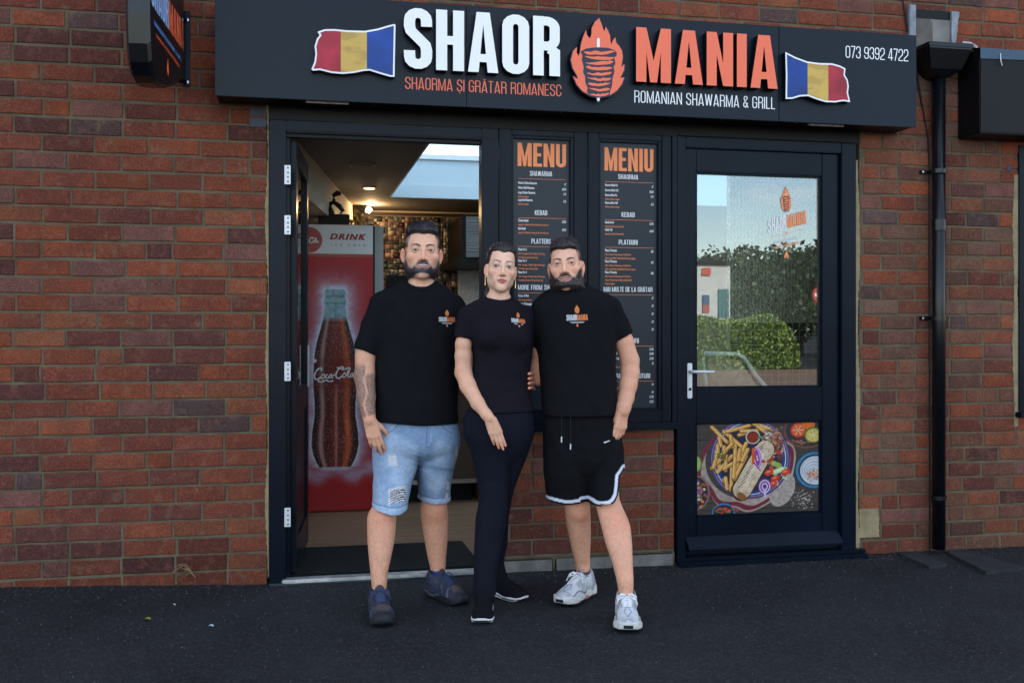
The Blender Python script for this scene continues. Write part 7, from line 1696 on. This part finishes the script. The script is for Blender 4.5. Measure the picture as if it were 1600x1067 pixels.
        C = lerp(C, np.where((th > .1)[:, None], wt, np.array((.05, .02, .018))), a*.97); C = lerp(C, wt, .8*ln(py-762.5+(px-620)*.2, 1.3)*(np.abs(px-620.5) < 14)*fr); C = lerp(C, wt, .6*ln(px-608, 1.2)*(np.abs(py-778) < 13)*fr)
        for cx, cy, hx, hy in ((713, 708, 1.8, 11), (699, 765, 2.2, 13)): C = lerp(C, wt, .8*(np.abs(px-cx+(py-cy)*.1) < hx)*(np.abs(py-cy) < hy)*(fbm(px/1.3, py/2, 0, 7) > .42)*fr)
        return C
    garment('shorts', f, den, M['denim'], p.root)
    t = G(600, 981, 0); h, a = foot(t, 592, .285); make_shoe('hike', h, t, a, p.root, 3)
    t = G(727, 947, 0); h, a = foot(t, 684, .285); make_shoe('hike', h, t, a, p.root, 4)
def woman():
    p = Person('young woman in fitted black top and black trousers with slicked back hair', -.62); J = p.J; key = 'b'
    sp = dict(BASE, w=.935, jaw=.80, nose=.82, mouth_z=-.0690, lips=1.35, eye_h=.0062, ear=(.985,), neck=.0430, neck_dx=.004, blush=1.0, bags=.35, brow_z=.0200, brow_t=.0034, lash=1.0, lipc=np.array((.50, .12, .12)), hair_z=.074, hair_dip=-.004, scalp=.95, gaze=(-.14, -.06), iris=np.array((.05, .055, .035)), n_hair=1500, hjit=.03, ramp=.010)
    sp['hair_fn'] = lambda x, y, z: .0055+.007*sst(z, .06, .1)+.004*sst(y, .0, .06)+.0012*np.sin(x*420)*sst(z, .03, .06)
    sp['dir_fn'] = lambda V, N: (lambda d: d/np.linalg.norm(d, axis=1)[:, None])(N*.10+np.array((0, 1.0, .10))-N*(N[:, 1:2]))
    sp['hair_len'] = lambda V: .012+0*V[:, 2]
    def grow(g): g.ell((0, .105, .03), (.032, .03, .032), .02); g.chain([(0, .11, .02), (-.015, .115, -.05), (-.050, .075, -.125), (-.058, .055, -.165)], [.022, .022, .017, .010], .01)
    sp['grow'] = grow
    T = head_matrix(J(783.2, 418.5, -.02), .925, -6, -1, 5); Hd = make_head(sp, key, T, p.root)
    for s, L in ((-1, .040), (1, .040)):
        q = T @ Vector((s*.0745, .0, -.050)); m = MB().tube([q, q+Vector((0, 0, -.006))], .0022, 8); m.tube([q+Vector((0, 0, -.006)), q+Vector((0, 0, -L))], .0022, 8, rs=[.0012, .0026]); m.build('earring', mat('gold', (.60, .42, .18), .25, .5, metal=1), p.root)
    # arm in front
    wr = J(765, 653, -.13); pts = [J(725, 522, 0), J(724, 538, -.01), J(723.5, 556, -.01), J(724, 582, -.01), J(731, 602, -.04), J(746.5, 630, -.09), J(760, 647.5, -.12), wr]
    f = Field(*box_of(pts+[J(790, 708, -.13)], .06), .0032); f.chain(pts, [.030, .0350, .0355, .0375, .0365, .0300, .0235, .0225], .012)
    tips = hand(f, wr, J(781.5, 697, -.14)-wr, (.12, 1, .05), (1, 0, 0), .16, .80, spread=.03, thumb_out=.18, thumb_curl=.2, fcurl=(.12, .10, .14, .20))
    V, Q = part(f); arm = (V, Q, limb_colours(V, SKIN[key]*np.array((.90, .80, .75)), tips, knees=[(J(715, 583, -.02), .025)]))
    f = Field(*box_of([J(830, 490), J(860, 620, .2)], .07), .007); f.chain([J(828, 500, .02), J(842, 560, .10), J(860, 590, .17)], [.038, .034, .028], .02); hand(f, J(862, 592, .18), (1, 0, -.1), (0, -1, 0), (0, 0, 1), .2, .8); V, Q = part(f); arm2 = (V, Q, limb_colours(V, SKIN[key]))
    f = Field(*box_of([J(735, 470), J(830, 900)], .1), .012); f.loft(p.rows([(470, 765, 795, .04), (490, 745, 815, .06), (590, 750, 815, .07), (650, 740, 822, .09), (700, 745, 815, .09)]), 2.2); V, Q = part(f); tor = (V, Q, np.tile(SKIN[key], (len(V), 1)))
    # throat and collar bones, so that the neckline sits on skin
    body_mesh('body', [Hd, arm, arm2, tor], M['skin'], p.root)
    f = Field(*box_of([J(705, 455), J(845, 700)], .10), .0048)
    f.loft(p.rows([(459, 768, 793, .042, .015), (464, 757, 799, .052, .01), (469, 744, 806, .062, .005), (476, 732, 816, .072), (486, 725, 826, .080), (500, 727, 830, .088), (520, 733, 832, .096), (545, 738, 832, .094), (570, 739, 828, .088), (592, 736, 827, .086), (615, 731, 829, .094), (630, 729, 832, .104), (643, 725, 834, .115), (655, 724, 834.5, .12)]), 2.25, .01)
    f.ell(J(765, 527, -.078), (.056, .040, .052), .035); f.ell(J(808, 527, -.078), (.056, .040, .052), .035)
    p.sleeve(f, (729, 494, 0), (723.8, 529, -.008), .043, .0385, 737, 1)
    f.cone(J(822, 495), J(836, 536, .07), .044, .038, .03); f.ripple(cloth_noise(.0075, 8, 13, 15), .02)
    f.ell(J(780, 456, -.02), (.066, .060, .044), .005, 'sub'); zb = J(780, 643).z; f.half(lambda x, y, z: zb-z+0*x+0*y)
    sh = garment('fitted_top', f, black((.0095, .0080, .0125)), M['cloth'], p.root); chest_logo(sh, 811, 501, p.y-.1, 23, -.09, p.root)
    f = Field(*box_of([J(712, 630), J(842, 920, .1)], .13), .0050)
    f.loft(p.rows([(626, 744, 820, .080), (642, 729, 831, .104), (652, 724, 833, .114), (668, 723, 834, .118), (684, 726, 832, .114), (700, 738, 824, .10), (718, 752, 808, .07), (732, 765, 795, .035)]), 2.3, .03)
    f.loft(p.rows([(650, 742, 780, .07), (664, 732, 792, .095), (680, 731, 795, .10), (700, 736, 794, .095), (720, 740, 794, .088), (750, 746, 793, .078), (775, 750, 792.5, .070, -.02), (809, 744, 790, .068, -.01), (850, 742, 784, .062), (880, 741, 777, .060), (908, 740.5, 773.5, .058, .0), (926, 740, 774, .060, .0)], -.077, 770, 910), 2.2, .02)
    f.loft(p.rows([(650, 785, 818, .07, .02), (664, 776, 829, .095, .02), (680, 774, 831, .10, .02), (700, 777, 826, .095, .03), (720, 781, 818.5, .09, .05), (750, 783, 806, .08, .08), (775, 781, 798, .07, .11), (809, 774, 793, .06, .14), (850, 763, 792, .055, .20), (880, 762, 785, .052, .25), (902, 763, 785, .05, .28)], -.055, 770, 910), 2.2, .015)
    f.ripple(cloth_noise(.0045, 7, 6, 25), .02)
    def tr(V):
        C = np.tile(np.array((.0075, .0085, .0155)), (len(V), 1)); px, py = PXY(V); return lerp(C, np.array((.003, .003, .006)), .8*np.exp(-((py-684+(px-735)*.28)/1.2)**2)*(px < 750))
    garment('trousers', f, tr, M['cloth'], p.root)
    t = G(752.5, 977, 0); h, a = foot(t, 757, .262); make_shoe('sock', h, t, a, p.root, 5)
    t = G(822, 941, 0); h, a = foot(t, 774, .262); make_shoe('sock', h, t, a, p.root, 6)
def man_beard():
    p = Person('full bearded man in plain black t-shirt and black shorts with white striped hems', -.637); J = p.J; key = 'c'
    sp = dict(BASE, lipw=.029, liph=.0125, w=.98, jaw=1.10, nose=1.05, mouth_z=-.0675, lips=1.05, eye_h=.0036, ear=(1.0,), neck=.064, neck_dx=.012, hair_z=.064, beard=2, beard_up=.010, beard_lo=.136, beard_th=.0105, gaze=(.09, .02), brow_t=.0042, brow_z=.0160, lipc=np.array((.52, .22, .19)), n_hair=3000)
    sp['hair_fn'] = lambda x, y, z: .002+.0115*sst(z, .045, .085)*(1-.85*sst(np.abs(x), .048, .072))*(.7+.7*fbm(x*80, y*60, z*20, 13, 2))+.006*sst(-y, .02, .07)*sst(z, .05, .07)
    sp['dir_fn'] = lambda V, N: (lambda d: d/np.linalg.norm(d, axis=1)[:, None])(N*.35+np.array((-.12, .35, .75))*sst(V[:, 2], .03, .07)[:, None]+np.array((0, .1, -.3)))
    sp['hair_len'] = lambda V: .002+.014*sst(V[:, 2], .05, .085)
    Hd = make_head(sp, key, head_matrix(J(883.8, 414.0, -.02), 1.0, -19, -1, -4), p.root)
    wr = J(973, 642, -.085); pts = [J(969, 516, 0), J(975, 535, -.01), J(984, 563, -.02), J(984.5, 583, -.03), J(981.5, 602, -.045), J(978, 622, -.06), J(974.5, 636, -.08), wr]
    f = Field(*box_of(pts+[J(962, 698, -.1)], .06), .0034); f.chain(pts, [.038, .0450, .0430, .0430, .0400, .0360, .0320, .0315], .012)
    tips = hand(f, wr, J(966, 686, -.1)-wr, (-.25, 1, 0), (-1, 0, 0), .34, .90, spread=.04, thumb_out=.10, thumb_curl=.3, fcurl=(.34, .36, .40, .46))
    V, Q = part(f); arm = (V, Q, limb_colours(V, SKIN[key]*np.array((.90, .80, .75)), tips, knees=[(J(996, 580, -.02), .03)]))
    # other arm round the woman's back, finger ends showing at her waist
    f = Field(*box_of([J(815, 490, -.08), J(870, 640, .16)], .05), .0034); f.chain([J(856, 500, .03), J(845, 545, .07), J(841, 575, .09), J(842, 592, .09)], [.05, .044, .040, .034], .02)
    f.cone(J(841, 588, .10), J(833, 592, .11), .030, .024, .02); tp = []
    for i in range(4):
        yy = 583.0+i*7.4; f.chain([J(834, yy+3, .10), J(831.5, yy+1, .03), J(829, yy+.5, -.02), J(826.8, yy+1.2, -.055)], [.0100, .0090, .0082, .0076], .002); tp.append((J(827, yy+1.2, -.056), Vector((-.3, -1, .1)).normalized()))
    f.chain([J(838, 580, .10), J(832, 572, .12), J(827, 566, .13)], [.012, .011, .009], .004)
    V, Q = part(f); C = limb_colours(V, SKIN[key]*np.array((.86, .74, .70)), tp); arm2 = (V, Q, C)
    L1 = [(752, 880, 912, .050, .03), (776, 882, 916, .054, .05), (788, 882, 921, .058, .07), (798, 883, 921.5, .060, .08), (815, 885, 922, .060, .12), (842, 890.5, 922, .056, .18), (869, 896.5, 921, .046, .23), (880, 899.5, 921.5, .040, .25), (891, 901, 921, .038, .255)]
    L2 = [(752, 930, 964, .050, -.04), (780, 932, 967, .054, -.07), (795, 933, 973, .058, -.09), (810, 937, 980, .060, -.11), (822, 940.5, 984, .061, -.13), (849, 947, 986.5, .058, -.17), (876, 956.5, 987.5, .048, -.20), (903, 963.5, 989, .040, -.22), (916, 966, 989, .039, -.22), (926, 967, 988, .037, -.22)]
    legs = []; LEAN = (-.13, -.082)
    for i, L in enumerate((L1, L2)):
        rw = p.rows(L, LEAN[i], 770, 910); f = Field((min(r[1]-r[3] for r in rw)-.03, max(r[1]+r[3] for r in rw)+.03), (min(r[2]-r[4] for r in rw)-.03, max(r[2]+r[4] for r in rw)+.03), (min(r[0] for r in rw)-.01, max(r[0] for r in rw)+.01), .0042)
        f.loft(rw, 2.15, .01); k = rw[3]; f.ell((k[1], k[2]-k[4]*.62, k[0]-.0), (.028, .022, .030), .03); V, Q = part(f)
        C = limb_colours(V, SKIN[key]*np.array((.93, .84, .80)), knees=[((k[1], k[2]-k[4], k[0]), .05)]); C = leg_hair(V, C, .24, 25+i, rw[2][0]); legs.append((V, Q, C))
    f = Field(*box_of([J(850, 460), J(960, 700)], .1), .012); f.loft(p.rows([(455, 875, 910, .05), (475, 860, 940, .08), (520, 855, 945, .10), (640, 862, 950, .10), (700, 865, 955, .1)]), 2.2); V, Q = part(f); tor = (V, Q, np.tile(SKIN[key], (len(V), 1)))
    body_mesh('body', [Hd, arm, arm2]+legs+[tor], M['skin'], p.root)
    f = Field(*box_of([J(825, 440), J(998, 655)], .10), .0056)
    f.loft(p.rows([(442, 878, 908, .052, .02), (447, 868, 921, .064, .015), (452, 858, 932, .076, .01), (458, 850, 944, .088), (466, 843, 954, .100), (480, 841, 960, .112), (500, 841, 960, .122), (530, 842, 959, .128), (570, 845, 959, .130), (610, 848, 961, .136), (640, 849, 963, .138), (660, 849, 963.5, .138)]), 2.3, .01)
    p.sleeve(f, (950, 484, 0), (973, 526, -.01), .062, .0485, 958, -1); f.cone(J(852, 484), J(845, 535, .07), .060, .052, .03)
    f.ripple(cloth_noise(.0115, 9, 5.5, 91), .02); f.ell(J(893, 439, -.02), (.070, .070, .068), .006, 'sub'); zb = J(900, 648).z; f.half(lambda x, y, z: zb-z+0*x+0*y)
    sh = garment('t_shirt', f, black(), M['cloth'], p.root)
    col = MB(); ring = [(J(892.5, 447).x+.0710*math.cos(a), p.y-.020+.072*math.sin(a), J(892, 452).z+.033*math.sin(a)+.014*math.cos(a)) for a in np.linspace(0, 2*math.pi, 33)]
    col.tube(ring, .0062, 8, False); col.build('collar', mat('rib_black', (.0065, .0066, .0085), .9, .12), sh, smooth=True)
    chest_logo(sh, 902, 496, p.y-.12, 33, .03, p.root)
    f = Field(*box_of([J(843, 640), J(982, 812)], .13), .0036)
    f.loft(p.rows([(634, 860, 952, .095), (648, 855, 958, .112), (654, 851, 963, .118), (690, 851, 968, .127), (715, 851, 971, .126), (734, 858, 965, .108), (748, 872, 948, .075), (760, 885, 930, .04)]), 2.4, .02)
    f.loft(p.rows([(664, 866, 900, .07), (682, 855, 908, .10), (700, 851, 912, .115), (740, 852, 915, .108), (765, 855, 917.5, .10, .02), (788, 856, 918.5, .100, .03), (812, 856, 919, .100, .04)]), 2.3, .004)
    f.loft(p.rows([(664, 915, 952, .07), (682, 908, 966, .10), (700, 905, 971, .115), (740, 914, 974, .108, -.02), (765, 920, 975, .108, -.05), (793, 923, 975, .112, -.08), (816, 923, 975, .112, -.09)]), 2.3, .004)
    f.ripple(cloth_noise(.0110, 8, 5, 57), .02)
    kx = [(840, 778), (856, 785), (885, 789.5), (905, 787), (919.5, 783), (921, 790), (941, 794), (955, 791), (963, 785), (969, 776), (973, 762), (976, 748), (986, 738)]
    HX = [J(q, 0, -.07 if q < 920 else -.19).x for q, _ in kx]; HZ = [Z(q, w, p.y-(.07 if q < 920 else .19)) for q, w in kx]; f.half(lambda x, y, z: np.interp(x, HX, HZ)-z+0*y)
    f.loft([(r[0], r[1], r[2], r[3]-.008, r[4]-.008) for r in p.rows([(780, 856, 918, .100, .03), (816, 856, 919, .100, .04)])], 2.3, .003, 'sub'); f.loft([(r[0], r[1], r[2], r[3]-.008, r[4]-.008) for r in p.rows([(784, 923, 975, .112, -.08), (820, 923, 975, .112, -.09)])], 2.3, .003, 'sub')
    def bs(V):
        C = np.tile(np.array((.0062, .0062, .0078)), (len(V), 1)); d = np.full(len(V), 9.0)
        for i in range(len(HX)-1):
            ax_, az_, bx_, bz_ = HX[i], HZ[i], HX[i+1], HZ[i+1]; t = np.clip(((V[:, 0]-ax_)*(bx_-ax_)+(V[:, 2]-az_)*(bz_-az_))/((bx_-ax_)**2+(bz_-az_)**2), 0, 1); d = np.minimum(d, np.hypot(V[:, 0]-ax_-t*(bx_-ax_), V[:, 2]-az_-t*(bz_-az_)))
        return lerp(C, np.array((.62, .63, .72)), sst(d, .0085, .0105)*(1-sst(d, .0225, .0245))*(V[:, 1] < p.y+.14))
    so_ = garment('shorts', f, bs, M['cloth'], p.root)
    dr = MB(); tp = MB()
    for px, y1 in ((877.5, 686), (891.5, 697)):
        dr.tube([J(px, 650, -.128), J(px+.3, 665, -.136), J(px, y1-4, -.142)], .0022, 6); tp.tube([J(px, y1-4, -.142), J(px-.2, y1+5, -.143)], .0028, 6)
    dr.build('drawstring', M['sign_side'], so_); tp.build('cord_tip', M['hinge'], so_)
    MB().add([J(943, 690.5, -.136)[:], J(953, 687.5, -.13)[:], J(953, 689, -.13)[:], J(944, 692.5, -.136)[:]], [(0, 1, 2, 3)]).build('tab', M['hinge'], so_)
    t = G(982, 990, 0); h, a = foot(t, 978.5, .282); make_shoe('run', h, t, a, p.root, 7)
    t = G(874, 948, 0); h, a = foot(t, 911, .282); make_shoe('run', h, t, a, p.root, 8)
man_tall(); woman(); man_beard()
